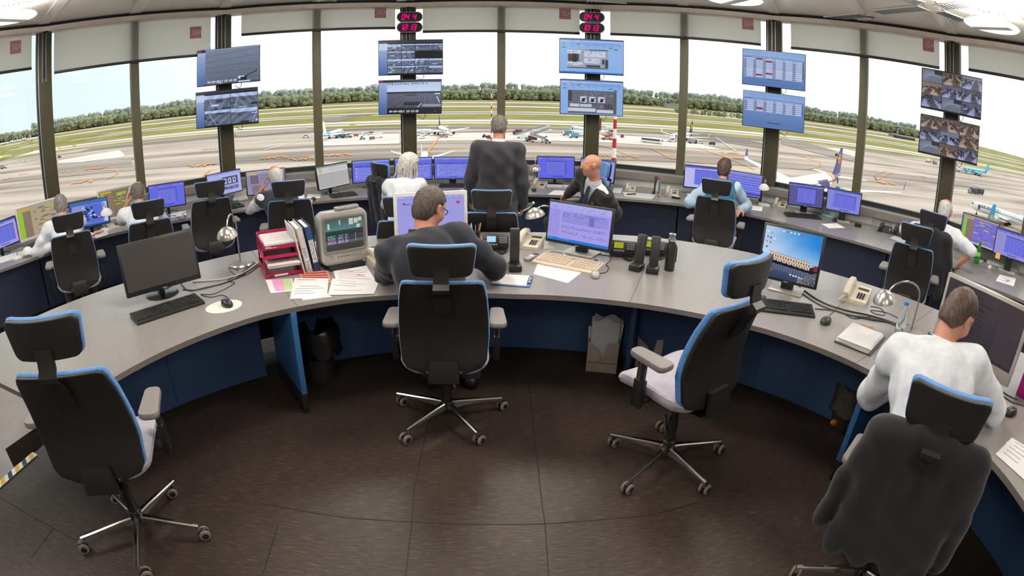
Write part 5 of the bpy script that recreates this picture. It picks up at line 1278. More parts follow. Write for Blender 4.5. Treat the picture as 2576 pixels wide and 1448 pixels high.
    # arm rests
    for s_ in (1, -1):
        mb = MB(); mb.loft([[(s_ * (.13 + i * .08), .0, .415 + z) for z in (0, .018)] + [(s_ * (.13 + i * .08), .06, .415 + z) for z in (.018, 0)] for i in range(3)]); mb.box((s_ * .285, .03, .47), (.034, .062, .15), 0, .006); arm = mb.build('armrest', [black_plastic], t)
        mb = MB(); mb.box((s_ * .285, .03, .595), (.022, .046, .14), 0, .004); mb.build('inner_post', [dark_plastic], arm)
        mb = MB(); mb.box((s_ * .2985, .03, .590), (.005, .018, .135)); mb.build('chrome_strip', [chrome], arm)
        mb = MB(); pol_ = dense(rrect(.085, .235, .03, 4), .03)
        def pr_(s, z): return [(s_ * .285 + x * s * (1 - .14 * y / .12), -.015 + y * s, z) for x, y in pol_]
        mb.loft([pr_(.02, .655), pr_(.94, .655), pr_(1, .664), pr_(1, .676), pr_(.96, .684), pr_(.8, .687), pr_(.02, .688)]); mb.build('arm_pad', [grey_pad], arm)
    return t
chair0 = make_chair('')
CH = {}
def chair(key, label, xy, az, fl=0.0, star=None, lift=0.0, head=0.0, first=[True]):
    if first[0]: t = chair0; first[0] = False
    else: t = dup(chair0)
    t['label'] = label; t.location = (xy[0], xy[1], fl); t.rotation_euler = (0, 0, -R(az)); CH[key] = t
    for ch in t.children:
        n = ch.name.split('.')[0]
        if n in ('leg', 'caster'):
            if star is not None: ch.rotation_euler = (0, 0, R(star - 90 + az))
        elif n == 'gas_lift': ch.scale = (1, 1, (.37 + lift) / .37)
        else: ch.location.z = lift + (head if n in ('headrest_shell', 'headrest_cushion', 'neck_strap') else 0)
    return t
def by_head(px, py, az, z=1.23 + FL2):
    """base of the chair whose head rest top shows at a pixel; it lies 0.30 m ahead of the head rest"""
    p = at(px, py, z); return (p.x + math.sin(R(az)) * .30, p.y + math.cos(R(az)) * .30)
chair('C', 'blue edged swivel chair at the centre, occupied by the man in the dark suit', (-.137, 2.781), 0, 0, 14)
chair('R', 'empty swivel chair turned left, its grey seat showing, right of the centre', (1.056, 2.26), -28, 0, 3, .07, .015)
chair('L', 'empty swivel chair at the lower left, nearest the hazard tape', (-1.574, 1.551), -23, 0, 8, .07, .035)
chair('E', 'empty dark swivel chair behind the silver desk lamp on the left', by_head(527, 452, -35), -35, FL2, 20, .05)
chair('P1', 'swivel chair of the grey haired man at the far left counter', by_head(168, 533, -42), -42, FL2, 40, .05)
chair('P2', 'swivel chair of the balding man on the phone', by_head(370, 500, -38), -38, FL2, 10, .05)
chair('P3', 'swivel chair of the white haired man in the dark vest', by_head(724, 450, -18), -18, FL2, 55, .05)
chair('CE', 'empty swivel chair behind the white computer and black radio in the middle', by_head(1237, 473, 2), 2, FL2, 33, .05)
chair('B', 'swivel chair mostly hidden by the white computer, only its blue top edge shows', by_head(1016, 489, -8), -8, FL2, 5, .05)
q_ = at(958, 406, 1.07); chair('J', 'swivel chair turned sideways with a dark jacket hung on it beside the white haired woman', (q_.x + .19, q_.y + .19), 48, FL2, 15, .04)
q_ = at(1522, 405, 1.07); chair('P6', 'swivel chair with blue headrest cushion behind the bald man in yellow glasses', (q_.x - .28, q_.y - .06), -105, FL2, 25, .04)
chair('P7', 'swivel chair of the man in the teal vest', by_head(1804, 448, 33), 33, FL2, 45, .05)
chair('P8', 'swivel chair of the white haired man in the white polo shirt', by_head(2350, 527, 64, 1.15), 64, FL2, 0, .11)
chair('E8', 'empty swivel chair with a dark jacket beside the man in the white polo shirt', by_head(2309, 562, 50), 50, FL2, 30, .05)
chair('P10', 'swivel chair of the man in the white shirt, dark jacket over its back', (1.70, 1.12), 52, 0, 10, .0)
chair('X', 'swivel chair at the left border, only a caster and arm in the picture', (-3.75, 1.9), 60, FL2, 10)
# ------------------------------------------------------------------ desktop things
CEN_OUT = Vector((0.10, 1.31))
def ang(px, py, z, inner): 
    p = at(px, py, z); c = CENI if inner else CEN_OUT; return -math.atan2(p.x - c.x, p.y - c.y)
def monitor(label, c, yaw, tilt, w, h, img, case=None, style='disc', desk=TOP2, bez=.014, chin=0.0, screen=None, group='computer monitors on the desks'):
    case = case or black_plastic
    c = Vector(c); a = R(yaw); f = Vector((math.cos(a), math.sin(a), 0))
    b = c - f * .075; t = thing('computer_monitor', label, 'monitor', (b.x, b.y, desk), 0, group)
    M = facing(c - Vector((b.x, b.y, desk)), yaw, tilt)
    mb = MB(); mb.box((0, 0, -.016), (w, h, .03), 0, .006, M); mb.box((0, -.01, -.036), (w * .6, h * .6, .026), 0, .01, M); mb.build('casing', [case], t)
    M2 = M @ Matrix.Translation((0, chin / 2, .0))
    if img is None:
        MB().box((0, 0, .0004), (w - 2 * bez, h - 2 * bez - chin, .002), 0, 0, M2).build('screen', [screen], t)
    else: screen_mesh(img, w - 2 * bez, h - 2 * bez - chin, t, 'screen', .0008, 0, M2)
    zc = c.z - desk; mb = MB(); Mz = Matrix.Rotation(a + PI / 2, 4, 'Z')
    neck0 = M @ Vector((0, -h * .25, -.045))
    if style == 'disc':
        mb.tube([(0, 0, .012), (0, 0, .06), neck0 * .5 + Vector((0, 0, .03)), neck0], [.024, .02, .02, .024], 10); nk = mb.build('neck', [case], t)
        MB().lathe([(0, 0), (.115, 0), (.115, .006), (.10, .011), (.03, .014), (0, .014)], 32, 0, Matrix.Scale(1.0, 4)).build('foot', [mat('gloss_black', (18, 18, 19), .12) if case is black_plastic else white_plastic], t)
    elif style == 'block':
        mb.box((0, 0, (zc - h / 2 + .05) / 2 + .005), (.09, .045, zc - h / 2 + .07), 0, .006, Mz); mb.build('neck', [case], t)
        MB().box((0, .0, .006), (.24, .18, .012), 0, .005, Mz).build('foot', [silver], t)
    elif style == 'imac':
        mb.loft([[(x, y, 0) for x, y in ((-.09, -.10), (.09, -.10), (.09, .08), (-.09, .08))], [(x, y, .008) for x, y in ((-.09, -.10), (.09, -.10), (.09, .08), (-.09, .08))]], 0, Mz, smooth=False); mb.box((0, .02, .09), (.16, .012, .18), 0, .004, Mz @ Matrix.Rotation(.25, 4, 'X')); mb.build('foot', [silver], t)
    MB().box((0, -h / 2 + .007, .0008), (.03, .006, .001), 0, 0, M).build('brand_plate', [grey_plastic], t)
    return t, M
def keys(mb, L, W, z, m, n=(15, 6), gap=.2, slope=0.0, M=None):
    cols, rows = n; kw = L / cols; kh = W / rows
    for r_ in range(rows):
        for c in range(cols):
            if r_ == 0 and 4 <= c <= 8: continue
            if c in (10,) and r_ < 5: continue
            x = -L / 2 + kw * (c + .5); y = -W / 2 + kh * (r_ + .5); mb.box((x, y, z + slope * (y + W / 2)), (kw * (1 - gap), kh * (1 - gap), .006), m, 0, M)
    mb.box((-L / 2 + kw * 6.5, -W / 2 + kh * .5, z + slope * kh * .5), (kw * 4.8, kh * .8, .006), m, 0, M)
def keyboard(label, pl, pr, z, W=.16, case=None, key=None, inner=False, fine=True, big=1.0):
    """front edge given by its two picture corners on the desk"""
    a = at(pl[0], pl[1], z); b = at(pr[0], pr[1], z); d = b - a; L = d.length; rz = math.atan2(d.y, d.x)
    t = thing('keyboard', label, 'keyboard', (a + b) / 2, rz, 'keyboards')
    case = case or black_plastic; key = key or dark_plastic
    mb = MB(); mb.loft([[(-L / 2, 0, 0), (-L / 2, 0, .012), (-L / 2, W * .12, .017), (-L / 2, W, .03), (-L / 2, W, 0)], [(L / 2, 0, 0), (L / 2, 0, .012), (L / 2, W * .12, .017), (L / 2, W, .03), (L / 2, W, 0)]], smooth=False); mb.build('case', [case], t)
    mb = MB(); keys(mb, L * .94, W * .74, .020, 0, (19, 6) if fine else (14, 5), .16, .1, Matrix.Translation((0, W * .54, 0))); mb.build('keys', [key], t); return t
def mouse(label, px, py, z, rz, body=None, top=None, s=1.0):
    t = thing('computer_mouse', label, 'mouse', at(px, py, z), rz, 'computer mice'); mb = MB()
    ol = [(.03 * math.cos(a) * (1 - .12 * math.sin(a)), .055 * math.sin(a)) for a in [2 * PI * i / 20 for i in range(20)]]
    def rg(k, zz): return [(x * k * s, y * k * s, zz * s) for x, y in ol]
    mb.loft([rg(.9, 0), rg(1, .006), rg(1, .014), rg(.93, .024), rg(.75, .032), rg(.4, .037), rg(.02, .038)]); mb.build('shell', [body or black_plastic], t)
    MB().box((0, .028 * s, .034 * s), (.007 * s, .02 * s, .007 * s), 0, .003).build('scroll_wheel', [grey_plastic], t); return t
def cable(label, pts, r_=.0035, m=None, name='cable', cat='cable', z=TOP):
    P = []
    for p in pts:
        q = at(p[0], p[1], z + r_); 
        if len(p) > 2: q = at(p[0], p[1], z + p[2])
        P.append(q)
    # smooth the path
    out = []
    for i in range(len(P) - 1):
        p0, p1, p2, p3 = P[max(i - 1, 0)], P[i], P[i + 1], P[min(i + 2, len(P) - 1)]
        for k in range(6):
            t = k / 6; out.append(.5 * ((2 * p1) + (p2 - p0) * t + (2 * p0 - 5 * p1 + 4 * p2 - p3) * t * t + (3 * p1 - p0 - 3 * p2 + p3) * t ** 3))
    out.append(P[-1]); o0 = out[0].copy()
    mb = MB(); mb.tube([q - o0 for q in out], r_, 6); o = mb.build(name, [m or cable_black], None, loc=o0); return tag(o, label, cat, 'cables on the desks')
def sheet(label, quad, z, m=None, lines=0, ink_m=None, name='paper_sheet', cat='paper', thick=.0012, extra=None):
    """sheet of paper from its four picture corners on the desk (near left, near right, far right, far left)"""
    P = [at(x, y, z) for x, y in quad]; c = sum(P, Vector()) / 4
    t = thing(name, label, cat, c, 0, 'sheets of paper on the desks'); Q = [p - c for p in P]
    mb = MB(); mb.loft([[(q.x, q.y, 0) for q in Q], [(q.x, q.y, thick) for q in Q]], smooth=False); mb.build('sheet', [m or paper], t)
    def L(u, v): return (Q[0] * (1 - u) + Q[1] * u) * (1 - v) + (Q[3] * (1 - u) + Q[2] * u) * v
    if lines:
        mb = MB()
        for i in range(lines):
            v = .9 - .8 * i / lines; u0 = .1 + .1 * random.random() * (random.random() < .4); u1 = .9 - .45 * random.random() * (random.random() < .6)
            if random.random() < .15: continue
            k = .022
            mb.add([tuple(L(u0, v) + Vector((0, 0, thick + .0003))), tuple(L(u1, v) + Vector((0, 0, thick + .0003))), tuple(L(u1, v + k) + Vector((0, 0, thick + .0003))), tuple(L(u0, v + k) + Vector((0, 0, thick + .0003)))], [(0, 1, 2, 3)], 0, False)
        mb.build('print', [ink_m or ink], t)
    for (u0, v0, u1, v1, mm) in (extra or ()):
        zz = Vector((0, 0, thick + .0003)); mb = MB(); mb.add([tuple(L(u0, v0) + zz), tuple(L(u1, v0) + zz), tuple(L(u1, v1) + zz), tuple(L(u0, v1) + zz)], [(0, 1, 2, 3)], 0, False); mb.build('coloured_field', [mm], t)
    return t
def phone(label, px, py, z, rz, case=None, s=1.0, cord=True, hook=True, inner=True):
    case = case or beige_plastic; dark = case is not beige_plastic
    t = thing('desk_phone', label, 'phone', at(px, py, z), rz, 'desk phones'); t.scale = (s,) * 3
    M = Matrix.Translation((0, 0, .0))
    mb = MB(); mb.loft([[(x, -.095, 0), (x, -.095, .022), (x, .095, .062), (x, .095, 0)] for x in (-.085, .085)], smooth=False); body = mb.build('body', [case], t)
    sl = math.atan2(.04, .19); Ms = Matrix.Translation((0, 0, .042)) @ Matrix.Rotation(sl, 4, 'X')
    mb = MB()
    for r_ in range(4):
        for c in range(3): mb.box((.018 + c * .018, -.06 + r_ * .018, .004), (.013, .012, .006), 0, .001, Ms)
    mb.build('keypad', [black_plastic], t)
    mb = MB(); mb.box((.035, .055, .002), (.075, .022, .003), 0, 0, Ms); mb.build('display', [mat('phone_display', (66, 64, 52), .2)], t)
    mb = MB()
    for r_ in range(5): mb.box((.068, -.05 + r_ * .014, .003), (.022, .006, .003), 0, 0, Ms)
    mb.build('side_keys', [paper_grey if not dark else grey_plastic], t)
    if hook:
        Mh = Matrix.Translation((-.055, 0, .062)) @ Matrix.Rotation(sl, 4, 'X'); mb = MB()
        prof = [(-.105, 0, .030), (-.10, .004, .032), (-.07, .012, .030), (-.05, .024, .026), (0, .030, .025), (.05, .024, .026), (.07, .012, .030), (.10, .004, .032), (.105, 0, .030)]
        mb.loft([[(-.024, y, zz), (-.015, y, zz + hh * .55), (.015, y, zz + hh * .55), (.024, y, zz), (.02, y, zz - hh * .45), (-.02, y, zz - hh * .45)] for y, zz, hh in prof], 0, Mh); mb.build('handset', [case if not dark else dark_plastic], t)
        if cord:
            mb = MB(); P = []
            for i in range(90): u = i / 89; P.append((-.055 - .05 * math.sin(u * PI) * .4 + .006 * math.cos(u * 120), -.105 - .075 * math.sin(u * PI), .03 * (1 - u) + .010 + .005 * math.sin(u * 120)))
            mb.tube(P, .0028, 5); mb.build('coiled_cord', [case if not dark else cable_black], t)
    return t
steel_lamp = mat('lamp_steel', (190, 184, 178), .28, metal=.85, var=.02); lamp_pole_m = mat('lamp_pole', (176, 172, 170), .25, metal=.9, var=.02); lamp_white_m = mat('lamp_white', (228, 228, 226), .4)
def lamp(label, bx, by, z, hx, hy, hz, topz, m=None, r_=.072, base_r=.085):
    b = at(bx, by, z); h = at(hx, hy, hz); t = thing('desk_lamp', label, 'lamp', b, 0, 'desk lamps'); m = m or steel_lamp
    MB().lathe([(0, 0), (base_r, 0), (base_r, .012), (base_r - .008, .022), (.012, .026), (0, .026)], 28).build('base', [m], t)
    H = h - b; d = Vector((H.x, H.y, 0)); L = max(d.length, .01); u = d / L; P = [Vector((0, 0, .02))]
    tz = topz - z; P.append(Vector((0, 0, tz * .55)))
    for i in range(9): a = PI * i / 8; P.append(u * (L * .5 * (1 - math.cos(a))) * .92 + Vector((0, 0, tz * .72 + (tz * .28) * math.sin(a) + (hz - z + .03 - tz * .72) * (i / 8))))
    mb = MB(); mb.tube(P, .006, 8); mb.build('pole', [lamp_pole_m], t)
    Mh = Matrix.Translation(H) @ Matrix.Rotation(.25, 4, Vector((-u.y, u.x, 0)))
    prof = [(.012, r_ * .72), (.02, r_ * .66), (r_ * .55, r_ * .55), (r_ * .85, r_ * .25), (r_, -r_ * .12), (r_ * .97, -r_ * .12), (r_ * .8, r_ * .2), (r_ * .5, r_ * .48), (0, r_ * .6)]
    MB().lathe(prof, 28, 0, Mh).build('shade', [m], t)
    MB().ball((0, 0, .0), (.018, .018, .022), 12, 0, Mh).build('bulb', [white_plastic], t); return t

# ---- inner desk, from the left
gloss_screen = mat('switched_off_screen', (62, 59, 57), .35, var=.02, spec=.3)
monitor('switched off black monitor with dark grey screen on the left of the inner desk', (-1.904, 2.845, .945), -41.1, 9.4, .531, .324, None, None, 'disc', TOP, .016, .014, gloss_screen)
keyboard('black keyboard in front of the switched off monitor', (347, 819), (516, 764), TOP, .15)
t = thing('mouse_pad', 'oval white mouse pad right of the black keyboard', 'mouse pad', at(563, 771, TOP), ang(563, 771, TOP, True)); mb = MB(); mb.lathe([(0, 0), (1, 0), (1, .0025), (0, .0025)], 36, 0, Matrix.Diagonal((.115, .095, 1, 1))); mb.build('pad', [mat('pad_white', (226, 228, 216), .6)], t)
mouse('black mouse on the oval white pad', 571, 768, TOP + .0025, ang(571, 768, TOP, True) + .15)
cable('black mouse cable curling from the white pad to the cable bundle', [(577, 752), (560, 742), (530, 747), (505, 740), (540, 738), (590, 712), (572, 706), (600, 690), (640, 662)], .0025)
cable('thick grey cable running across the desk to the red trays', [(485, 708), (520, 706), (570, 700), (620, 682), (655, 655)], .006, cable_grey)
cable('black cable below the thick grey cable', [(455, 712), (475, 730), (520, 722), (580, 706), (650, 665)], .004)
cable('black cable farthest below the grey cable', [(460, 728), (500, 728), (560, 712), (620, 690), (652, 668)], .003)
cable('thin black cable looped at the lamp base', [(648, 664), (630, 660), (615, 690), (590, 690), (575, 672), (600, 680)], .0022)
lamp('silver desk lamp on the left of the inner desk by the red trays', 606, 668, TOP, 571, 590, TOP + .30, TOP + .37)
# red letter trays
tray_red = mat('tray_magenta', (168, 16, 74), .35, var=.05)
A, B = at(668, 702, TOP), at(764, 687, TOP); d = B - A; TW = d.length; rz = math.atan2(d.y, d.x)
t = thing('letter_tray', 'stack of red letter trays filled with papers on the inner desk', 'letter tray', A, rz)
for k in range(4):
    z = .004 + .062 * k; mb = MB(); mb.box((TW / 2, .16, z + .003), (TW, .32, .005)); mb.box((.003, .16, z + .026), (.005, .32, .05)); mb.box((TW - .003, .16, z + .026), (.005, .32, .05)); mb.box((TW / 2, .318, z + .026), (TW, .005, .05)); mb.box((TW / 2, .003, z + .012), (TW, .005, .022))
    if k == 1: continue
    mb.build('tray', [tray_red], t)
mb = MB()
for x in (.006, TW - .006):
    for y in (.03, .29): mb.box((x, y, .12), (.01, .02, .24))
mb.build('stacking_posts', [tray_red], t)
MB().box((TW * .42, -.001, .014), (TW * .35, .002, .013)).build('label_strip', [paper], t)
def pile(par, name, x, y, z, w, d_, n, dz, label=None, mm=None, lines=0):
    mb = MB()
    for i in range(n):
        a = random.uniform(-.04, .04); M = Matrix.Translation((x + random.uniform(-.006, .006), y + random.uniform(-.006, .006), z + dz * i)) @ Matrix.Rotation(a, 4, 'Z'); mb.box((0, 0, 0), (w, d_, dz * .96), 0 if i % 4 else 1, 0, M)
    return mb.build(name, [paper, paper_grey], par)
def paper_pile(label, loc, rz, w, d_, n, dz, lines=6, ink_m=None, quad=None):
    t = thing('paper_stack', label, 'paper stack', loc, rz, 'piles of paper'); pile(t, 'sheets', 0, 0, dz / 2, w, d_, n, dz)
    mb = MB()
    for i in range(lines): mb.box((random.uniform(-.02, .02), d_ * (.4 - .8 * i / max(lines, 1)), n * dz + .0006), (w * random.uniform(.4, .75), .004, .0006))
    mb.build('print', [ink_m or ink], t); return t
Mt = Matrix.Translation(A) @ Matrix.Rotation(rz, 4, 'Z')
paper_pile('thick pile of papers in the top red tray', Mt @ Vector((TW / 2, .15, .197)), rz + .03, TW * .86, .29, 9, .0034, 4, pink_ink)
tt = paper_pile('printed papers sticking out of the lower red tray', Mt @ Vector((TW / 2 + .004, .125, .074)), rz - .02, TW * .82, .29, 7, .0034, 9); tt.rotation_euler = (R(2), 0, rz - .02)
# ring binders leaning on the trays
binder_white = mat('binder_white', (206, 198, 190), .5, var=.08, scale=12); binder_blue = mat('binder_blue', (32, 62, 104), .5, var=.06, scale=20)
def binder(label, px, py, m, th, lean, spine_txt, hgt=.315, dep=.28, z0=TOP):
    a = at(px, py, z0); t = thing('ring_binder', label, 'binder', a, rz + .02, 'ring binders leaning on the trays'); M = Matrix.Rotation(lean, 4, 'Y')
    mb = MB(); mb.box((-th + .003, dep / 2, hgt / 2), (.004, dep, hgt), 0, 0, M); mb.box((-.003, dep / 2, hgt / 2), (.004, dep, hgt), 0, 0, M); mb.box((-th / 2, .002, hgt / 2), (th, .004, hgt), 0, .001, M); mb.build('cover', [m], t)
    MB().box((-th / 2, dep / 2 + .02, hgt / 2), (th * .6, dep - .06, hgt * .93), 0, 0, M).build('filed_papers', [paper], t)
    if spine_txt:
        MB().box((-th / 2, -.0012, hgt * (.34 if m is binder_white else .46)), (th * .72, .002, hgt * .5), 0, 0, M).build('spine_label', [paper], t)
        vs, fs = text_mesh(spine_txt, .031); mb = MB(); Mx = M @ Matrix.Translation((-th / 2, -.0028, hgt * (.34 if m is binder_white else .46))) @ Matrix.Rotation(PI / 2, 4, 'X') @ Matrix.Rotation(PI / 2, 4, 'Z'); mb.add(vs, fs, 0, False, Mx); mb.build('spine_lettering', [ink_dark], t, fixn=False)
    return t
binder('white ring binder with MAIL VARIE on its spine', 788, 684, binder_white, .042, -.16, 'MAIL VARIE')
binder('blue ring binder with LAVAGGIO on its spine', 808, 680, binder_blue, .045, -.15, 'LAVAGGIO')
t = thing('document_folder', 'thin white folder leaning between the red trays and the white binder', 'folder', at(770, 689, TOP), rz + .02); M = Matrix.Rotation(-.17, 4, 'Y'); MB().box((-.006, .14, .155), (.010, .28, .31), 0, .001, M).build('cover', [paper_grey], t); MB().box((-.006, .15, .16), (.006, .27, .315), 0, 0, M).build('filed_papers', [mat('lilac_paper', (214, 200, 222), .8)], t)
# portable tube television
A, B = at(815, 676, TOP + .02), at(926, 655, TOP + .02); d = B - A; TVW = .34; rz2 = math.atan2(d.y, d.x); c = (A + B) / 2
t = thing('tube_television', 'silver tube television between the binders and the beige phone', 'television', (c.x, c.y, TOP), rz2)
tvh = .36; def_ol = rrect(TVW, tvh, .05, 6)
def tring(s, y, dz=0.0, sx=1.0): return [(x * s * sx, y, tvh / 2 + .03 + z * s + dz) for x, z in def_ol]
mb = MB(); mb.loft([tring(.93, -.004), tring(.99, .0), tring(1, .015), tring(1, .05), tring(.96, .10), tring(.86, .18, -.01), tring(.66, .28, -.02), tring(.5, .34, -.03), tring(.48, .345, -.03)]); mb.build('housing', [silver], t)
mb = MB(); iol = rrect(.272, .215, .018, 4)
mb.loft([[(x, -.0045, .235 + z) for x, z in iol], [(x * 1.04, -.012, .235 + z * 1.05) for x, z in iol], [(x * 1.12, -.010, .235 + z * 1.15) for x, z in iol], [(x * 1.14, -.002, .235 + z * 1.17) for x, z in iol]], cap=False); mb.build('screen_surround', [mat('tv_surround', (120, 116, 112), .35)], t)
img = Img(96, 76, (64, 70, 70)); img.grad(0, 0, 1, .36, (74, 96, 96), (92, 134, 134)); img.grad(0, .36, 1, .52, (52, 70, 70), (44, 52, 54)); img.rect(0, .7, 1, .8, (92, 102, 116)); img.grad(0, .8, 1, 1, (72, 72, 68), (62, 60, 58))
for k in range(6):
    y = .5 + .046 * k; col = [(90, 190, 170), (120, 200, 190), (150, 190, 200), (220, 120, 210), (226, 150, 230), (226, 214, 240)][k]
    for (x0, x1) in ((.05, .25), (.32, .46), (.5, .58)): img.scribble(x0, y, x1, y + .03, 2, col, .95, .9)
    img.rect(.78, y, .795, y + .02, (210, 214, 220))
for (x, y, w, h) in ((.62, .02, .12, .2), (.76, .04, .1, .16), (.88, .02, .09, .12), (.82, .24, .1, .12), (.06, .12, .05, .18), (.36, .04, .04, .14)): img.rect(x, y, x + w, y + h, (196, 204, 196))
img.noise(5)
screen_mesh(img, .268, .21, t, 'screen', 0, .006, Matrix.Translation((0, -.006, .235)) @ Matrix.Rotation(PI / 2, 4, 'X'))
mb = MB(); mb.cyl((-.10, -.010, .088), (-.10, .0, .088), .012, n=16)
for k in range(5): mb.cyl((-.055 + .02 * k, -.008, .084), (-.055 + .02 * k, 0, .084), .004, n=10, m=1)
for k in range(4): mb.box((.055 + .02 * k, -.008, .086), (.014, .008, .006), 0, .001)
mb.build('front_controls', [grey_plastic, black_plastic], t); MB().box((0, .09, .014), (.26, .24, .03), 0, .006).build('base', [black_plastic], t)
t2 = thing('remote_control', 'grey remote control lying on the tube television', 'remote control', (c.x + .012, c.y + .05, TOP + .03 + tvh - .0), rz2 + .1); MB().box((0, 0, .012), (.17, .05, .022), 0, .008).build('case', [grey_plastic], t2); mb = MB()
for i in range(7):
    for j in range(3): mb.box((-.06 + .02 * i, -.014 + .014 * j, .0235), (.009, .007, .003))
mb.build('buttons', [dark_plastic], t2)
a = at(880, 668, TOP); t2 = thing('black_receiver_box', 'flat black box in front of the tube television', 'box', a, rz2); MB().box((0, 0, .014), (.17, .05, .028), 0, .004).build('case', [black_plastic], t2)
# papers in front of them
lp, lg = mat('sheet_pink', (226, 158, 196), .8), mat('sheet_green', (186, 206, 150), .8); rs = mat('sheet_rust', (160, 62, 48), .8); rs2 = mat('sheet_salmon', (214, 140, 120), .8)
sheet('printed sheet with pink and green columns under the red trays', [(681, 737), (742, 731), (735, 700), (668, 704)], TOP, None, 0, extra=[(.22, .06, .62, 1, lp), (.62, .06, .95, 1, lg)])
sheet('rust striped sheet beside the binders', [(760, 706), (835, 711), (824, 680), (752, 686)], TOP, rs2, 0, extra=[(.05, .1 + .22 * k, .95, .22 + .22 * k, rs) for k in range(4)])
sheet('white letter sheets nearest the desk edge, left pile', [(729, 752), (822, 747), (827, 700), (741, 699)], TOP + .0015, None, 7)
sheet('white sheet lying under the left pile of letters', [(762, 755), (835, 746), (820, 735), (755, 740)], TOP, None, 0)
sheet('large white printed sheet in front of the tube television', [(825, 742), (941, 739), (952, 712), (836, 700)], TOP + .003, None, 5)
sheet('white sheet with pink marks below the tube television', [(846, 706), (950, 714), (922, 668), (838, 682)], TOP + .0015, None, 6, None, extra=[(.3, .74, .55, .78, pink_ink), (.6, .45, .8, .5, pink_ink)])
phone('beige desk phone left of the man in the dark suit', 962, 664, TOP, ang(962, 664, TOP, True) + .35, s=1.0, cord=False)
cable('dark coiled phone cord below the beige phone', [(942, 672, .03), (945, 690), (955, 712), (975, 713), (980, 702), (962, 700), (955, 708), (975, 709)], .006, mat('cord_brown', (70, 66, 58), .5), 'coiled_cable', 'cable')
cable('black cable along the far desk edge behind the beige phone', [(925, 622), (965, 618), (1000, 616)], .0025)
# white computer in front of the suited man
img = Img(110, 82, (160, 158, 226)); img.rect(0, 0, 1, .06, (176, 176, 232)); img.rect(0, .06, 1, .1, (150, 150, 220)); img.rect(.09, .17, .12, .2, (40, 40, 80)); img.rect(.07, .2, .2, .215, (110, 108, 190)); img.rect(.88, .17, .94, .23, (206, 60, 80)); img.scribble(.05, .02, .95, .05, 1, (70, 76, 110), .9, .6); img.noise(5)
monitor('white framed computer half hidden behind the man in the dark suit', (-.291, 4.021, .915), -78, 5.2, .556, .40, img, white_plastic, 'imac', TOP, .026, .05)
t = thing('pen_cup', 'dark pen cup with pens at the right arm of the suited man', 'pen cup', at(1196, 614, TOP)); MB().lathe([(.036, 0), (.036, .10), (.033, .10), (.033, .004), (0, .004)], 20).build('cup', [black_plastic], t)
for k, (dx, dy, cc) in enumerate(((.01, .0, 'red'), (-.012, .01, 'white'), (.015, .012, 'yellow'), (.0, -.012, 'blue'), (-.015, -.006, 'tan'))):
    p = at(1196, 614, TOP); q_ = thing('pen', ['red pen in the pen cup', 'white pen in the pen cup', 'yellow pen in the pen cup', 'blue pen in the pen cup', 'tan pencil in the pen cup'][k], 'pen', (p.x + dx, p.y + dy, TOP + .006), 0, 'pens in the cup'); MB().tube([(0, 0, 0), (dx * 1.6, dy * 1.6, .15)], [.004, .004], 8).build('barrel', [vmat(cc)], q_)
# radio sets
amber = emit('amber_display', (150, 150, 36), .9); blue_disp = emit('blue_display', (150, 190, 250), 1.0); red_led = emit('red_led', (255, 60, 40), 1.6)
def radio(label, px, py, disp, w=.185, yawoff=0.0, handset=True):
    p = at(px, py, TOP); t = thing('radio_set', label, 'radio', p, ang(px, py, TOP, True) + yawoff, 'desktop radio sets')
    mb = MB(); Mt_ = Matrix.Translation((0, 0, .075)) @ Matrix.Rotation(-.3, 4, 'X'); mb.box((0, .07, 0), (w, .15, .10), 0, .016, Mt_); mb.build('body', [black_plastic], t)
    mb = MB(); mb.box((0, .08, .02), (w * .8, .16, .04), 0, .008); mb.build('stand', [dark_plastic], t)
    MB().box((-w * .17, -.0058, .016), (w * .34, .002, .042), 0, 0, Mt_).build('display', [disp], t)
    mb = MB()
    for i in range(4):
        for j in range(3): mb.box((w * .16 + .014 * i, -.006, .026 - .016 * j), (.009, .004, .009), 0, 0, Mt_)
    for i in range(4): mb.box((-w * .3 + .02 * i, -.006, -.022), (.014, .004, .010), 0, 0, Mt_)
    mb.build('buttons', [grey_plastic], t); MB().ball((-w * .42, -.006, .026), .005, 10, 0, Mt_, 6).build('indicator', [red_led], t); MB().cyl((-w * .42, -.014, -.01), (-w * .42, 0, -.01), .012, n=14, M=Mt_).build('knob', [dark_plastic], t)
    if handset:
        mb = MB(); P = []
        for i in range(60): u = i / 59; P.append((w * .5 - .02 - (w * .9) * u * .4, -.02 - .06 * math.sin(u * PI), .012 + .004 * math.sin(u * 90)))
        mb.tube(P, .006, 6); mb.build('coiled_cord', [cable_black], t)
    return t
radio('black radio set with pale blue display beside the pen cup', 1247, 632, blue_disp, .19)
radio('black radio set with yellow display right of the big monitor', 1566, 648, amber, .2, .1)
radio('black radio set with yellow display behind the handheld chargers', 1642, 646, amber, .2, -.05)
def handheld(label, px, py, rot, lean=.12, h=.20):
    p = at(px, py, TOP); t = thing('handheld_charger', label, 'radio charger', p, ang(px, py, TOP, True) + rot, 'handheld radios in their chargers')
    mb = MB(); mb.box((0, -.02, .022), (.085, .11, .044), 0, .010); mb.build('cradle', [black_plastic], t)
    M = Matrix.Translation((0, .01, .035)) @ Matrix.Rotation(-lean, 4, 'X'); mb = MB(); mb.box((0, 0, h / 2), (.062, .042, h), 0, .007, M); mb.build('handheld', [dark_plastic], t)
    mb = MB(); mb.box((0, -.0215, h * .55), (.05, .002, .002), 0, 0, M); mb.box((0, -.0215, h * .3), (.05, .002, .002), 0, 0, M); mb.box((.0, -.0215, h * .72), (.003, .002, h * .3), 0, 0, M); mb.build('ribs', [black_plastic], t); return t
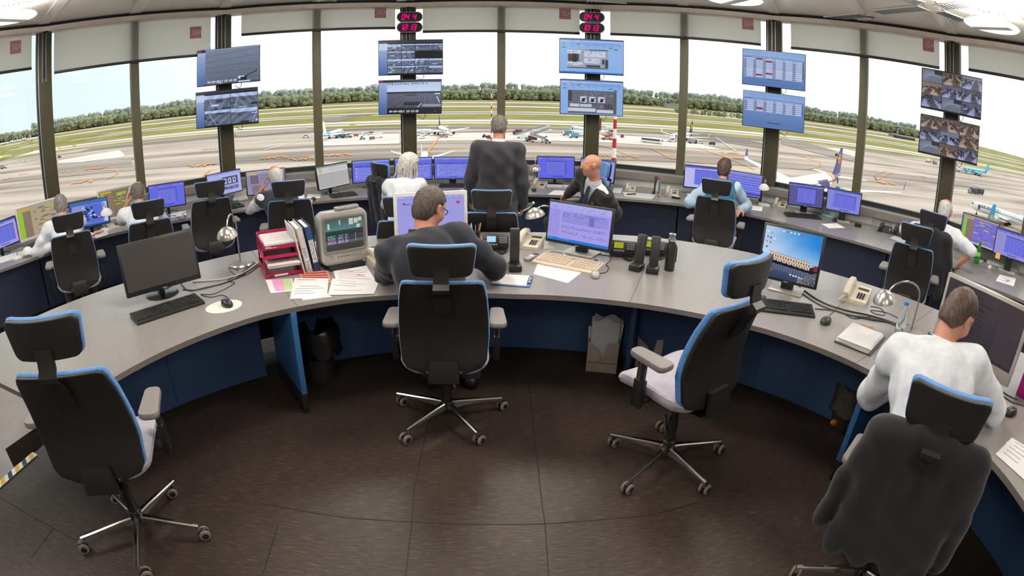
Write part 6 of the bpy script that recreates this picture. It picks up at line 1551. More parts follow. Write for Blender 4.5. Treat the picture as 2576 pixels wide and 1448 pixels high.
handheld('black handheld radio standing in its charger beside the beige phone', 1294, 676, .1, .05, .235)
handheld('black handheld radio in a charger, left of the pair near the thermos', 1604, 676, -.25, .2)
handheld('black handheld radio in a charger, right of the pair near the thermos', 1642, 682, .05, .2)
t = thing('thermos_bottle', 'dark steel thermos bottle at the right of the handheld chargers', 'thermos', at(1683, 679, TOP)); MB().lathe([(0, 0), (.034, 0), (.036, .004), (.036, .15), (.032, .175), (.024, .19), (.024, .205), (0, .205)], 24).build('body', [mat('thermos_black', (44, 43, 44), .3, metal=.3)], t); MB().lathe([(.025, .205), (.026, .21), (.026, .225), (.02, .228), (.02, .24), (.025, .242), (.025, .254), (0, .256)], 24).build('cap', [chrome], t); MB().tube([(.03, 0, .05), (.042, 0, .06), (.042, 0, .15), (.03, 0, .185)], .004, 6).build('strap', [black_plastic], t)
phone('beige desk phone between the handheld charger and the big monitor', 1333, 618, TOP, ang(1333, 618, TOP, True) - .3, s=1.05)
t = thing('cordless_handset', 'grey cordless handset lying by the beige phone', 'phone', at(1338, 650, TOP), ang(1338, 650, TOP, True) - .6); MB().box((0, 0, .012), (.045, .15, .022), 0, .009).build('shell', [grey_plastic], t); MB().box((0, .045, .0235), (.034, .035, .002)).build('display', [black_plastic], t); MB().box((0, -.005, .0235), (.03, .02, .002)).build('keypad', [paper], t)
lamp('silver desk lamp behind the big monitor of the inner desk', 1402, 603, TOP, 1345, 540, TOP + .20, TOP + .24, r_=.08)
HPM, _m = monitor('large black monitor showing a mail window on the inner desk', (.76, 3.722, .94), -127.5, 7.4, .516, .304, img_mail(), None, 'block', TOP, .014, .008)
keyboard('cream keyboard in front of the large mail monitor', (1337, 661), (1493, 692), TOP, .20, mat('cream_case', (206, 190, 166), .5), cream_key)
mouse('silver and black mouse right of the cream keyboard', 1497, 695, TOP, ang(1497, 695, TOP, True) + .1, silver)
t = thing('desk_microphone_knob', 'small blue round button on the corner of the cream keyboard', 'button', at(1499, 655, TOP + .03)); MB().lathe([(0, 0), (.014, 0), (.013, .005), (0, .007)], 16).build('cap', [mat('dark_blue_button', (44, 56, 78), .4)], t)
cable('mouse cable looping behind the silver mouse', [(1503, 688), (1525, 684), (1531, 672), (1525, 665), (1535, 655), (1535, 645), (1510, 640), (1475, 635)], .003)
sheet('blank white sheet lying below the cream keyboard', [(1342, 689), (1428, 712), (1465, 684), (1352, 663)], TOP, None, 0, extra=[(.1, .94, .95, .97, pink_ink)])
t = thing('clipboard', 'blue clipboard with white sheet beside the suited man', 'clipboard', at(1290, 706, TOP), ang(1290, 706, TOP, True) + .0); M = Matrix.Rotation(-PI / 2 - .15, 4, 'Z'); MB().box((0, 0, .003), (.20, .235, .004), 0, .001, M).build('board', [mat('board_blue', (40, 84, 160), .4)], t); MB().box((-.004, -.012, .0065), (.18, .21, .002), 0, 0, M).build('sheet', [paper], t); MB().box((0, .105, .012), (.09, .024, .012), 0, .004, M).build('clip', [chrome], t)
t = thing('document_card', 'small white card leaning at the foot of the big monitor', 'card', at(1383, 626, TOP), ang(1383, 626, TOP, True)); MB().box((0, 0, .03), (.09, .004, .06), 0, 0, Matrix.Rotation(-.35, 4, 'X')).build('card', [paper], t)
cable('white cable coil under the big monitor', [(1420, 640), (1395, 648), (1375, 640), (1385, 630), (1410, 632), (1425, 645), (1415, 655)], .004, white_plastic)
# right part of the inner desk
monitor('monitor with a blue sky and palace wallpaper on the right of the inner desk', (2.014, 2.902, .972), -133.4, 10.2, .434, .352, img_wall(), None, 'block', TOP, .017)
keyboard('black keyboard below the wallpaper monitor', (1905, 783), (2050, 801), TOP, .16)
mouse('black and grey mouse right of the wallpaper monitor keyboard', 2077, 812, TOP, ang(2077, 812, TOP, True) - .1, dark_plastic)
phone('beige desk phone right of the wallpaper monitor', 2152, 752, TOP, ang(2152, 752, TOP, True) + .1, s=1.12)
lamp('silver desk lamp arching over the inner desk at the right', 2290, 838, TOP, 2224, 752, TOP + .22, TOP + .31, r_=.075)
for k, pts in enumerate(([(2010, 720), (2060, 755), (2120, 778), (2200, 796), (2290, 828)], [(2005, 728), (2060, 765), (2130, 790), (2180, 798), (2250, 812)], [(2050, 776), (2110, 783), (2150, 801), (2200, 796), (2260, 815)], [(2150, 795), (2200, 805), (2240, 812), (2290, 838), (2335, 850)], [(2190, 770), (2215, 775), (2226, 792), (2200, 788), (2192, 780), (2230, 786), (2260, 800), (2290, 820)], [(2082, 797), (2095, 785), (2110, 770)])):
    cable(['thick black cable nearest the far edge behind the beige phone', 'black cable second from the far edge behind the beige phone', 'black cable crossing under the coiled phone cord', 'black cable bundle ending at the lamp foot', 'looped black cable between phone and bottle', 'thin mouse cable right of the wallpaper keyboard'][k], pts, [.005, .004, .003, .005, .0025, .0022][k])
PET = bpy.data.materials.new('clear_plastic'); PET.use_nodes = True; b_ = PET.node_tree.nodes['Principled BSDF']; b_.inputs['Base Color'].default_value = (.93, .97, .98, 1); b_.inputs['Roughness'].default_value = .05; b_.inputs['Transmission Weight'].default_value = .9; b_.inputs['IOR'].default_value = 1.2
green_pet = mat('green_plastic_bottle', (60, 190, 70), .08, trans=.7, var=.05)
def bottle(label, loc, m, cap, h=.22, r_=.032, lab=None):
    t = thing('water_bottle', label, 'bottle', loc, 0, 'drink bottles'); k = h / .22
    MB().lathe([(0, .002), (r_ * .8, 0), (r_, .008), (r_, .05 * k), (r_ * .9, .06 * k), (r_, .07 * k), (r_, .12 * k), (r_ * .93, .145 * k), (r_ * .62, .175 * k), (.013, .192 * k), (.013, .205 * k), (0, .205 * k)], 24).build('bottle_body', [m], t)
    MB().lathe([(.0155, .203 * k), (.0155, .222 * k), (0, .223 * k)], 16).build('cap', [cap], t)
    if lab: MB().lathe([(r_ + .0006, .075 * k), (r_ + .0006, .115 * k)], 24).build('label_band', [lab], t)
    return t
bottle('clear water bottle with blue cap beside the clipboard at the right', at(2258, 850, TOP), PET, mat('cap_blue', (40, 120, 210), .4), .22, .034)
t = thing('clipboard', 'clipboard with a thick sheaf of white papers at the right desk edge', 'clipboard', at(2165, 856, TOP), ang(2165, 856, TOP, True) + .1); MB().box((0, 0, .004), (.24, .32, .006), 0, .002).build('board', [mat('board_navy', (40, 46, 62), .5)], t); pile(t, 'sheaf', 0, -.012, .009, .21, .285, 9, .0032); MB().box((0, .135, .042), (.11, .014, .008), 0, .002).build('clip', [mat('clip_copper', (190, 160, 136), .35, metal=.6)], t); MB().lathe([(0, 0), (.026, 0), (.026, .004), (0, .004)], 18, 0, Matrix.Translation((0, .15, .044))).build('clip_tab', [mat('clip_copper', (190, 160, 136), .35)], t)
IM = Img(140, 84, (58, 52, 56)); IM.grad(0, 0, 1, 1, (66, 58, 62), (50, 46, 50))
for k in range(9): IM.rect(.12, .12 + .085 * k, .12 + .5 * random.uniform(.6, 1), .135 + .085 * k, (40, 36, 42)); 
IM.rect(.7, .08, .98, .95, (64, 56, 62)); IM.noise(5)
monitor('large silver framed monitor with dark screen before the man in white shirt', (2.53, 1.592, 1.0), -167.5, 3, .60, .40, IM, silver, 'imac', TOP, .02, .05)
keyboard('dark keyboard at the right hand of the man in white shirt', (2500, 1052), (2466, 985), TOP, .16)
mouse('black mouse near the right border of the inner desk', 2541, 1042, TOP, -1.7)
cable('black cable between keyboard and mouse at the right border', [(2455, 935), (2480, 960), (2510, 985), (2545, 1010), (2576, 1020)], .003)
cable('second black cable left of the mouse at the right border', [(2470, 930), (2500, 965), (2530, 990), (2560, 1005)], .003)
t = thing('pen', 'black pen lying below the silver framed monitor', 'pen', at(2462, 940, TOP + .005), .5); MB().cyl((-.07, 0, 0), (.07, 0, 0), .004, n=8).build('barrel', [black_plastic], t)
t = thing('file_box', 'magenta file box at the right border of the picture', 'file box', at(2590, 990, TOP), -1.5); MB().box((0, 0, .11), (.10, .25, .22), 0, .004).build('case', [mat('file_magenta', (170, 24, 130), .4)], t)
sheet('white printed sheets at the lower right border', [(2576, 1195), (2620, 1250), (2650, 1150), (2530, 1110)], TOP, None, 6)
sheet('upper of the white sheets at the lower right border', [(2504, 1142), (2580, 1210), (2640, 1160), (2545, 1100)], TOP + .002, None, 5)

# ---- outer counter, from the left
Z2 = TOP2
MON = [('pale lilac monitor at the left border of the counter', (-5.069, 4.145, .797), -10, 4.6, .5, .305, img_plainwin((166, 160, 226), (.3, .2, .9, .85)), None, 'disc'),  # outer monitors fitted to image pixels, then enlarged about the camera position
       ('large white framed monitor with planning chart left of the grey haired man', (-4.79, 4.58, .845), -25, 4, .60, .39, img_gantt((178, 160, 132)), white_plastic, 'disc'),
       ('black monitor with blue map right of the grey haired man', (-4.28, 4.98, .800), -52, 6, .50, .305, img_map(), None, 'disc'),
       ('white framed monitor with green planning chart left of the man on the phone', (-4.02, 5.32, .845), -38, 5, .58, .37, img_gantt((128, 116, 84)), white_plastic, 'disc'),
       ('blue monitor right of the man on the phone', (-3.667, 5.858, .796), -60.6, 9.2, .481, .302, img_plainwin(), None, 'disc'),
       ('monitor with apron plan behind the empty chair headrest', (-3.137, 6.504, .800), -32, 5.4, .55, .30, img_apronplan(), None, 'disc'),
       ('purple grey monitor in front of the white haired man in the vest', (-2.545, 6.497, .800), -63.4, 7.1, .518, .311, img_greypanel(), None, 'disc'),
       ('grey white monitor right of the man in the vest', (-1.733, 6.813, .798), -34.1, 8.8, .551, .305, img_greyapp(), None, 'disc'),
       ('blue table monitor behind the turned chair with the jacket', (-1.298, 7.126, .798), -72.8, 1.4, .508, .305, img_table(), None, 'disc'),
       ('blue monitor behind the white haired woman', (-.749, 7.252, .799), -77.3, 2.3, .51, .309, img_table(), None, 'disc'),
       ('blue table monitor left of the standing man', (-.234, 7.320, .798), -88.4, 3.2, .5, .306, img_table(rows=8), None, 'block'),
       ('blue monitor right of the standing man', (1.148, 7.340, .81), -91.1, 6.9, .519, .314, img_plainwin(), None, 'disc'),
       ('monitor behind the bald man in yellow glasses', (1.692, 7.214, .802), -121.8, 11.7, .508, .313, img_plainwin((150, 152, 226)), None, 'disc'),
       ('pale monitor left of the man in the teal vest', (3.03, 6.72, .830), -112, 4, .5, .31, img_plainwin((186, 190, 240), (.28, .15, .98, .85)), None, 'block'),
       ('blue striped monitor right of the man in the teal vest', (3.53, 6.42, .818), -134, 4, .5, .31, None, None, 'block'),
       ('dark violet monitor, left of the pair behind the black keyboard', (4.19, 5.862, .812), -112.3, 8.4, .498, .289, img_plainwin((92, 88, 150), (.24, .15, .8, .85)), None, 'block'),
       ('blue monitor, right of the pair behind the black keyboard', (4.563, 5.498, .83), -131.9, 3.1, .482, .287, img_plainwin((136, 138, 220), (.2, .2, .85, .85)), None, 'block'),
       ('monitor with violet planning chart right of the man in the polo shirt', (5.64, 3.91, .9), -158, 0, .545, .327, img_gantt((124, 112, 216)), None, 'block'),
       ('pale violet monitor at the right border with a yellow note', (5.83, 3.46, .88), -150, 3, .50, .305, img_plainwin((150, 146, 216), (.3, .2, .9, .85)), None, 'block')]
stripes = Img(64, 40, (112, 120, 226))
for k in range(16): stripes.rect(0, .1 + .055 * k, 1, .12 + .055 * k, [(150, 156, 240), (84, 96, 200), (176, 160, 120), (96, 104, 214)][k % 4 if k < 4 else (k % 2)])
stripes.rect(0, 0, 1, .08, (140, 150, 226)); stripes.rect(0, .88, 1, .92, (60, 64, 140)); stripes.noise(5)
for (l, c, yaw, tilt, w, h, im, case, st) in MON: monitor(l, c, yaw, tilt, w, h, im if im is not None else stripes, case, st, Z2, .013)
kg = [('black keyboard in front of the grey haired man at the far left', (75, 630), (118, 612)), ('black keyboard below the blue map monitor', (223, 583), (262, 572)), ('black keyboard in front of the grey white monitor', (838, 499), (900, 491)), ('black keyboard left of the standing man', (1105, 472), (1186, 471)), ('pale grey keyboard below the blue monitor right of the standing man', (1374, 474), (1452, 477)), ('pale keyboard left of the chair of the man in teal', (1728, 497), (1760, 500)), ('black keyboard below the dark violet monitor', (1981, 545), (2068, 553)), ('white keyboard near the green bottle at the right border', (2481, 664), (2562, 690))]
for l, a, b in kg: keyboard(l, a, b, Z2, .16, None if 'black' in l else grey_plastic, None if 'black' in l else white_plastic)
for l, x, y in (('black mouse right of the blue map monitor', 247, 586), ('black mouse beside the chair of the man in the vest', 789, 503), ('black mouse left of the standing man', 1182, 462), ('black mouse between the standing man and the beige phone', 1343, 480), ('black mouse under the right monitor of the pair', 2100, 556), ('dark mouse left of the green bottle', 2424, 655), ('white mouse in front of the white keyboard at the right', 2489, 675)):
    mouse(l, x, y, Z2, ang(x, y, Z2, False), white_plastic if 'white mouse' in l else None)
lamp('white desk lamp on the counter at the far left border', 45, 648, Z2, 70, 632, Z2 + .06, Z2 + .09, lamp_white_m)
lamp('white desk lamp left of the man on the phone', 268, 577, Z2, 268, 535, Z2 + .27, Z2 + .31, lamp_white_m)
lamp('silver desk lamp right of the standing man', 1344, 462, Z2, 1347, 424, Z2 + .29, Z2 + .34)
lamp('white desk lamp right of the striped monitor', 1922, 517, Z2, 1922, 472, Z2 + .27, Z2 + .32, lamp_white_m)
phone('beige desk phone beside the man on the phone, handset lifted', 286, 572, Z2, ang(286, 572, Z2, False) + .2, s=1.0, hook=False)
phone('black desk phone near the papers behind the empty chair', 592, 520, Z2, ang(592, 520, Z2, False) + .3, black_plastic)
phone('beige desk phone right of the silver lamp by the standing man', 1358, 470, Z2, ang(1358, 470, Z2, False) - .2)
phone('small beige phone on the counter right of the bald man', 1586, 478, Z2, ang(1586, 478, Z2, False), s=.8)
phone('beige desk phone right of the water bottle with red cap', 1690, 490, Z2, ang(1690, 490, Z2, False))
phone('beige desk phone left of the dark violet monitor', 1962, 520, Z2, ang(1962, 520, Z2, False))
phone('black desk phone, left of two near the man in the polo shirt', 2226, 582, Z2, ang(2226, 582, Z2, False), dark_plastic)
phone('black desk phone, right of two near the man in the polo shirt', 2262, 590, Z2, ang(2262, 590, Z2, False), dark_plastic)
bottle('clear water bottle with red cap on the counter', at(1654, 495, Z2), PET, mat('cap_red', (176, 30, 60), .4), .25, .034)
bottle('green drink bottle at the right border of the counter', at(2456, 662, Z2), green_pet, mat('cap_green', (40, 140, 60), .4), .25, .034, mat('label_lime', (150, 210, 90), .5))
def sq(cx, cy, w, h, sk=0): return [(cx - w / 2 - sk, cy + h / 2), (cx + w / 2 - sk, cy + h / 2), (cx + w / 2 + sk, cy - h / 2), (cx - w / 2 + sk, cy - h / 2)]
for l, q_, n in (('white papers below the lilac monitor at the left border', [(0, 662), (70, 640), (66, 628), (-8, 648)], 3), ('white sheet under the mouse below the blue map monitor', [(240, 600), (272, 590), (268, 575), (232, 584)], 0), ('white sheet below the large planning chart monitor', [(92, 604), (120, 596), (118, 582), (96, 586)], 2), ('white papers on the counter behind the empty chair', [(585, 508), (625, 500), (618, 484), (590, 490)], 3), ('white papers below the mp3 player', [(430, 548), (470, 540), (468, 530), (430, 536)], 0),
                 ('printed sheet beside the man in the vest', [(772, 498), (805, 498), (808, 488), (775, 488)], 3), ('white strip of paper in front of the standing man', [(1154, 483), (1190, 484), (1190, 477), (1156, 477)], 1), ('white sheet in front of the keyboard right of the standing man', [(1378, 489), (1425, 491), (1428, 480), (1394, 478)], 0),
                 ('grey folder lying beside the small beige phone', [(1572, 494), (1640, 501), (1652, 489), (1566, 482)], 0), ('white sheet left of the folder by the bald man', [(1540, 484), (1562, 486), (1566, 473), (1545, 472)], 1), ('white sheet below the pale keyboard near the man in teal', [(1730, 512), (1756, 514), (1758, 505), (1732, 503)], 2), ('white sheets at the elbow of the man in teal', [(1876, 526), (1916, 531), (1919, 520), (1880, 515)], 2), ('white sheet nearest the counter edge below the pair of monitors', [(2086, 574), (2126, 573), (2105, 561), (2066, 563)], 0), ('pale folder at the phones beside the man in the polo shirt', [(2238, 598), (2275, 614), (2282, 605), (2250, 593)], 0), ('white papers at the right border under the white keyboard', [(2505, 706), (2550, 720), (2556, 700), (2515, 690)], 0)):
    sheet(l, q_, Z2, paper_grey if 'folder' in l else paper, n, extra=None)
t = thing('music_player', 'small white player with blue display on the counter left of the empty chair', 'player', at(437, 546, Z2), .3); MB().box((0, 0, .008), (.06, .10, .014), 0, .004).build('case', [white_plastic], t); MB().box((0, .02, .0155), (.05, .045, .001)).build('display', [emit('player_display', (60, 90, 190), .8)], t)
cable('dark earphone cable beside the small white player', [(445, 545), (455, 552), (468, 545), (458, 538), (470, 533)], .003, None, z=Z2)
t = thing('cordless_handset', 'black cordless handset in its cradle left of the white lamp', 'phone', at(1911, 512, Z2), ang(1911, 512, Z2, False)); MB().box((0, 0, .015), (.07, .07, .03), 0, .006).build('cradle', [grey_plastic], t); MB().box((0, .01, .09), (.045, .025, .15), 0, .008, Matrix.Rotation(-.15, 4, 'X')).build('handset', [black_plastic], t)
t = thing('handheld_charger', 'black handheld radio behind the water bottle with red cap', 'radio charger', at(1649, 487, Z2), ang(1649, 487, Z2, False)); MB().box((0, 0, .02), (.08, .08, .04), 0, .006).build('cradle', [black_plastic], t); MB().box((0, .01, .13), (.055, .04, .2), 0, .006).build('handheld', [dark_plastic], t)
t = thing('marker_pen', 'black marker on the grey folder', 'pen', at(1588, 488, Z2 + .008), .3); MB().cyl((-.07, 0, 0), (.07, 0, 0), .008, n=10).build('barrel', [black_plastic], t)
t = thing('stapler', 'small black and white stapler in front of the beige phone near the red cap bottle', 'stapler', at(1700, 499, Z2), .7); MB().box((0, 0, .012), (.05, .11, .02), 0, .005).build('base', [black_plastic], t); MB().box((0, .0, .032), (.036, .10, .02), 0, .006).build('arm', [white_plastic], t)
for l, x, y in (('small black box on the counter right of the pair of monitors', 2158, 570), ('black box beside the foot of the monitor at the green bottle', 2446, 642)):
    t = thing('small_box', l, 'box', at(x, y, Z2), ang(x, y, Z2, False), 'small black boxes'); MB().box((0, 0, .025), (.09, .06, .05), 0, .006).build('case', [black_plastic], t)
cable('thin black cables at the foot of the right monitor of the pair', [(2040, 524), (2055, 535), (2075, 530), (2095, 545), (2115, 532), (2135, 545)], .003, None, z=Z2)
t = thing('pale_bag', 'pale blue plastic sheet behind the keyboard of the monitor pair', 'plastic sheet', at(2092, 543, Z2), .4); MB().box((0, 0, .006), (.24, .2, .012), 0, .004).build('sheet', [mat('pale_cyan', (170, 220, 226), .4)], t)
p = onr(2107, 478, 6.3); p.z = .778
t = thing('plastic_bag', 'turquoise plastic bag on the sill right of the dark violet monitor', 'bag', p); ol = []
mb = MB(); rgs = []
for z, s_ in ((0, 1), (.05, 1.08), (.10, .8), (.14, .4), (.16, .25), (.19, .42), (.2, .3)): rgs.append([(.10 * s_ * math.cos(a) * (1 + .12 * math.sin(5 * a + z * 40)), .07 * s_ * math.sin(a) * (1 + .12 * math.cos(4 * a)), z) for a in [2 * PI * i / 18 for i in range(18)]])
mb.loft(rgs); mb.build('bag_body', [mat('bag_turquoise', (40, 190, 204), .35, var=.12, scale=20)], t)
# notices on the low wall
for l, x, y, w, h, mm in (('grey notice sheet on the low wall left of the man in the polo shirt', 2220, 555, .30, .24, mat('notice_grey', (170, 172, 172), .6)), ('white notice sheet on the low wall beside the man in the vest', 783, 481, .28, .13, paper), ('white notice on the low wall above it beside the man in the vest', 783, 461, .26, .10, paper)):
    th = theta(onr(x, y, 6.45)); a0, a1 = [f for f in facets if f[0] <= th <= f[1]][0]; am = (a0 + a1) / 2; r_ = (RC * math.cos(R((a1 - a0) / 2)) - .2035) / math.cos(R(th - am)); c = onr(x, y, r_)
    t = thing('wall_notice', l, 'notice', c, -R(am), 'notices on the low wall'); MB().box((0, 0, 0), (w, .003, h)).build('sheet', [mm], t)
    mb = MB()
    for k in range(3): mb.box((0, -.0018, h * (.3 - .25 * k)), (w * .7, .001, .004))
    mb.build('print', [ink], t)
t = thing('sticky_note', 'yellow sticky note under the pale violet monitor at the right border', 'note', at(2510, 643, .72), R(-150) + PI / 2); MB().box((0, 0, 0), (.065, .002, .065)).build('sheet', [mat('note_yellow', (244, 206, 96), .7)], t)
t = thing('spectacles', 'folded spectacles on the counter at the right border', 'spectacles', at(2535, 709, Z2 + .006), .2); mb = MB()
for s_ in (1, -1): mb.tube([(s_ * .032 + .026 * math.cos(a), .018 * math.sin(a), .012) for a in [2 * PI * i / 16 for i in range(17)]], .0018, 5)
mb.tube([(-.06, 0, .012), (-.055, .1, .004)], .0016, 5); mb.tube([(.06, 0, .012), (.05, .1, .004)], .0016, 5); mb.build('frame', [cable_black], t)

# ---- under the inner desk
bag_black = mat('bin_bag_black', (20, 19, 19), .28, var=.2, scale=12, bump=.6, bscale=30)
def bin_(label, px, py, m, hgt=.36, r0=.11, r1=.135, spill=0.0):
    p = at(px, py, 0); t = thing('waste_bin', label, 'waste bin', p, 0, 'waste bins under the inner desk')
    MB().lathe([(0, 0), (r0, 0), (r1, hgt), (r1 - .006, hgt), (r0 - .006, .01), (0, .01)], 28).build('bin_body', [mat('bin_brown', (44, 40, 36), .5)], t)
    mb = MB(); rgs = []
    for k, (r_, z) in enumerate(((r1 - .03, hgt * .6), (r1 - .01, hgt + .012), (r1 + .012, hgt + .02), (r1 + .02, hgt - .02), (r1 + .016, hgt - .10), (r1 + .026, hgt - .16), (r1 + .012, hgt - .17))):
        rgs.append([(r_ * math.cos(a) * (1 + .05 * math.sin(7 * a + k) * (k > 1) + spill * max(0, math.cos(a + .3)) * (k > 2)), r_ * math.sin(a) * (1 + .05 * math.cos(6 * a + k)), z + .016 * math.sin(5 * a + 2 * k) * (k > 1)) for a in [2 * PI * i / 40 for i in range(40)]])
    mb.loft(rgs, cap=False); mb.build('bin_bag', [m], t); return t
bin_('brown waste bin with black bag right of the blue desk support', 806, 948, bag_black, .38, .105, .125, .22)
bag_clear = mat('bin_bag_clear', (74, 69, 62), .22, var=.3, scale=14, bump=.7, bscale=30)
bin_('dark waste bin with clear bag near the right desk support', 2118, 1068, bag_clear, .30, .11, .125)
t = thing('orange_peel', 'orange scrap beside the dark waste bin at the right', 'scrap', at(2098, 1062, .10)); MB().ball((0, 0, 0), (.03, .022, .02), 10, 0, None, 6).build('scrap', [mat('scrap_orange', (220, 110, 30), .6)], t)
carton = mat('worn_carton', (176, 162, 148), .8, var=.14, scale=14)
def paper_box(label, px, py, rot, w=.21, d_=.16, h=.24, n=7):
    p = at(px, py, 0.0); t = thing('carton_box', label, 'carton', p, rot, 'cartons of waste paper under the inner desk'); mb = MB()
    mb.box((0, d_, h / 2 - .02), (w, .005, h - .04)); mb.box((-w / 2, d_ / 2, h / 2), (.005, d_, h)); mb.box((w / 2, d_ / 2, h / 2), (.005, d_, h)); mb.box((0, d_ / 2, .003), (w, d_, .006))
    mb.add([(-w / 2, 0, 0), (w / 2, 0, 0), (w / 2, 0, h), (.03, -.004, h - .01), (.012, -.002, h * .5), (0, 0, h * .38), (-.03, -.004, h * .72), (-w / 2, 0, h * .98)], [(0, 1, 2, 3, 4, 5, 6, 7)], 0, False); mb.build('box_sides', [carton], t)
    mb = MB(); mb.box((0, -.003, h * .33), (w, .001, .004)); mb.build('box_crease', [ink_dark], t)
    for i in range(n):
        y = .02 + (d_ - .035) * i / n; a = random.uniform(-.08, .08); hh = h + random.uniform(.08, .13); mb = MB(); M = Matrix.Translation((0, y, .01)) @ Matrix.Rotation(a, 4, 'Y') @ Matrix.Rotation(-.12, 4, 'X')
        cols = [[((u - .5) * w * .92, .02 * math.cos((u - .5) * 3) * (v ** 2) - .012, v * hh * (1 - .04 * math.sin(u * 9 + i))) for v in (0, .25, .5, .75, 1)] for u in [k / 8 for k in range(9)]]
        vs = [q for c in cols for q in c] + [(q[0], q[1] + .002, q[2]) for c in cols for q in c]; fs = []
        for cidx in range(8):
            for r_ in range(4): o_ = cidx * 5 + r_; fs += [(o_, o_ + 5, o_ + 6, o_ + 1), (45 + o_, 45 + o_ + 1, 45 + o_ + 6, 45 + o_ + 5)]
        mb.add(vs, fs, 0, True, M); q_ = thing('waste_paper', label.split(' carton')[0] + ' bundle of used sheets in the carton', 'paper', p, rot, 'used sheets in the cartons'); mb.build('sheets', [paper_grey], q_)
paper_box('left worn carton with used paper beside the desk support', 1511, 937, -.28)
paper_box('right worn carton with used paper behind the chair arm', 1632, 925, -.35)
# ------------------------------------------------------------------ people: smooth union fields turned into one continuous surface
def V3(*a): return np.array(a, dtype=np.float64)
def rotm(yaw=0.0, pitch=0.0, roll=0.0):
    """yaw to the right (clockwise from above), pitch nose down, roll to the right shoulder; columns = right, forward, up"""
    M = Matrix.Rotation(-yaw, 3, 'Z') @ Matrix.Rotation(-pitch, 3, 'X') @ Matrix.Rotation(roll, 3, 'Y')
    return np.array(M)
class Field:
    def __init__(s): s.p = []; s.cut = []; s.noise = None
    def cap(s, a, b, ra, rb=None, k=.03): s.p.append(('c', V3(*a), V3(*b), ra, ra if rb is None else rb, k)); return s
    def ell(s, c, r, M=None, k=.03): s.p.append(('e', V3(*c), V3(*r), np.eye(3) if M is None else M, 0, k)); return s
    def sub(s, c, r, M=None, k=.01): s.p.append(('s', V3(*c), V3(*r), np.eye(3) if M is None else M, 0, k)); return s
    def grow(s, d):
        f = Field(); f.cut = list(s.cut); f.noise = s.noise
        for q in s.p:
            if q[0] == 'c': f.p.append(('c', q[1], q[2], q[3] + d, q[4] + d, q[5]))
            elif q[0] == 'e': f.p.append(('e', q[1], q[2] + d, q[3], 0, q[5]))
        return f
    def mesh(s, h):
        lo = np.full(3, 1e9); hi = -lo
        for q in s.p:
            if q[0] == 's': continue
            if q[0] == 'c': r = max(q[3], q[4]); lo = np.minimum(lo, np.minimum(q[1], q[2]) - r); hi = np.maximum(hi, np.maximum(q[1], q[2]) + r)
            else: r = q[2].max(); lo = np.minimum(lo, q[1] - r); hi = np.maximum(hi, q[1] + r)
        lo -= .04; hi += .04; n = np.ceil((hi - lo) / h).astype(int) + 1
        ax = [lo[i] + h * np.arange(n[i]) for i in range(3)]
        F = np.full(n, .2, np.float32)
        for q in s.p:
            m = .06
            if q[0] == 'c': r = max(q[3], q[4]); a = np.minimum(q[1], q[2]) - r - m; b = np.maximum(q[1], q[2]) + r + m
            else: r = q[2].max(); a = q[1] - r - m; b = q[1] + r + m
            i0 = np.maximum(((a - lo) / h).astype(int), 0); i1 = np.minimum(((b - lo) / h).astype(int) + 2, n)
            sl = tuple(slice(i0[j], i1[j]) for j in range(3))
            X, Y, Z = np.meshgrid(ax[0][sl[0]], ax[1][sl[1]], ax[2][sl[2]], indexing='ij')
            if q[0] == 'c':
                d = q[2] - q[1]; L2 = max(d @ d, 1e-9); t = np.clip(((X - q[1][0]) * d[0] + (Y - q[1][1]) * d[1] + (Z - q[1][2]) * d[2]) / L2, 0, 1)
                D = np.sqrt((X - q[1][0] - t * d[0]) ** 2 + (Y - q[1][1] - t * d[1]) ** 2 + (Z - q[1][2] - t * d[2]) ** 2) - (q[3] + (q[4] - q[3]) * t)
            else:
                P = np.stack([X - q[1][0], Y - q[1][1], Z - q[1][2]], -1) @ q[3]
                k0 = np.sqrt(((P / q[2]) ** 2).sum(-1)); k1 = np.sqrt(((P / q[2] ** 2) ** 2).sum(-1)); D = k0 * (k0 - 1) / np.maximum(k1, 1e-6)
            k = q[5]; G = F[sl]
            if q[0] == 's': hh = np.clip(.5 - .5 * (G + D) / k, 0, 1); F[sl] = G * (1 - hh) + (-D) * hh + k * hh * (1 - hh)
            else: hh = np.clip(.5 + .5 * (G - D) / k, 0, 1); F[sl] = G * (1 - hh) + D * hh - k * hh * (1 - hh)
        if s.noise is not None or s.cut:
            X, Y, Z = np.meshgrid(*ax, indexing='ij')
            if s.noise is not None: F += s.noise(X, Y, Z).astype(np.float32)
            for c in s.cut: F = np.maximum(F, c(X, Y, Z).astype(np.float32))
        return surface_nets(F, lo, h)
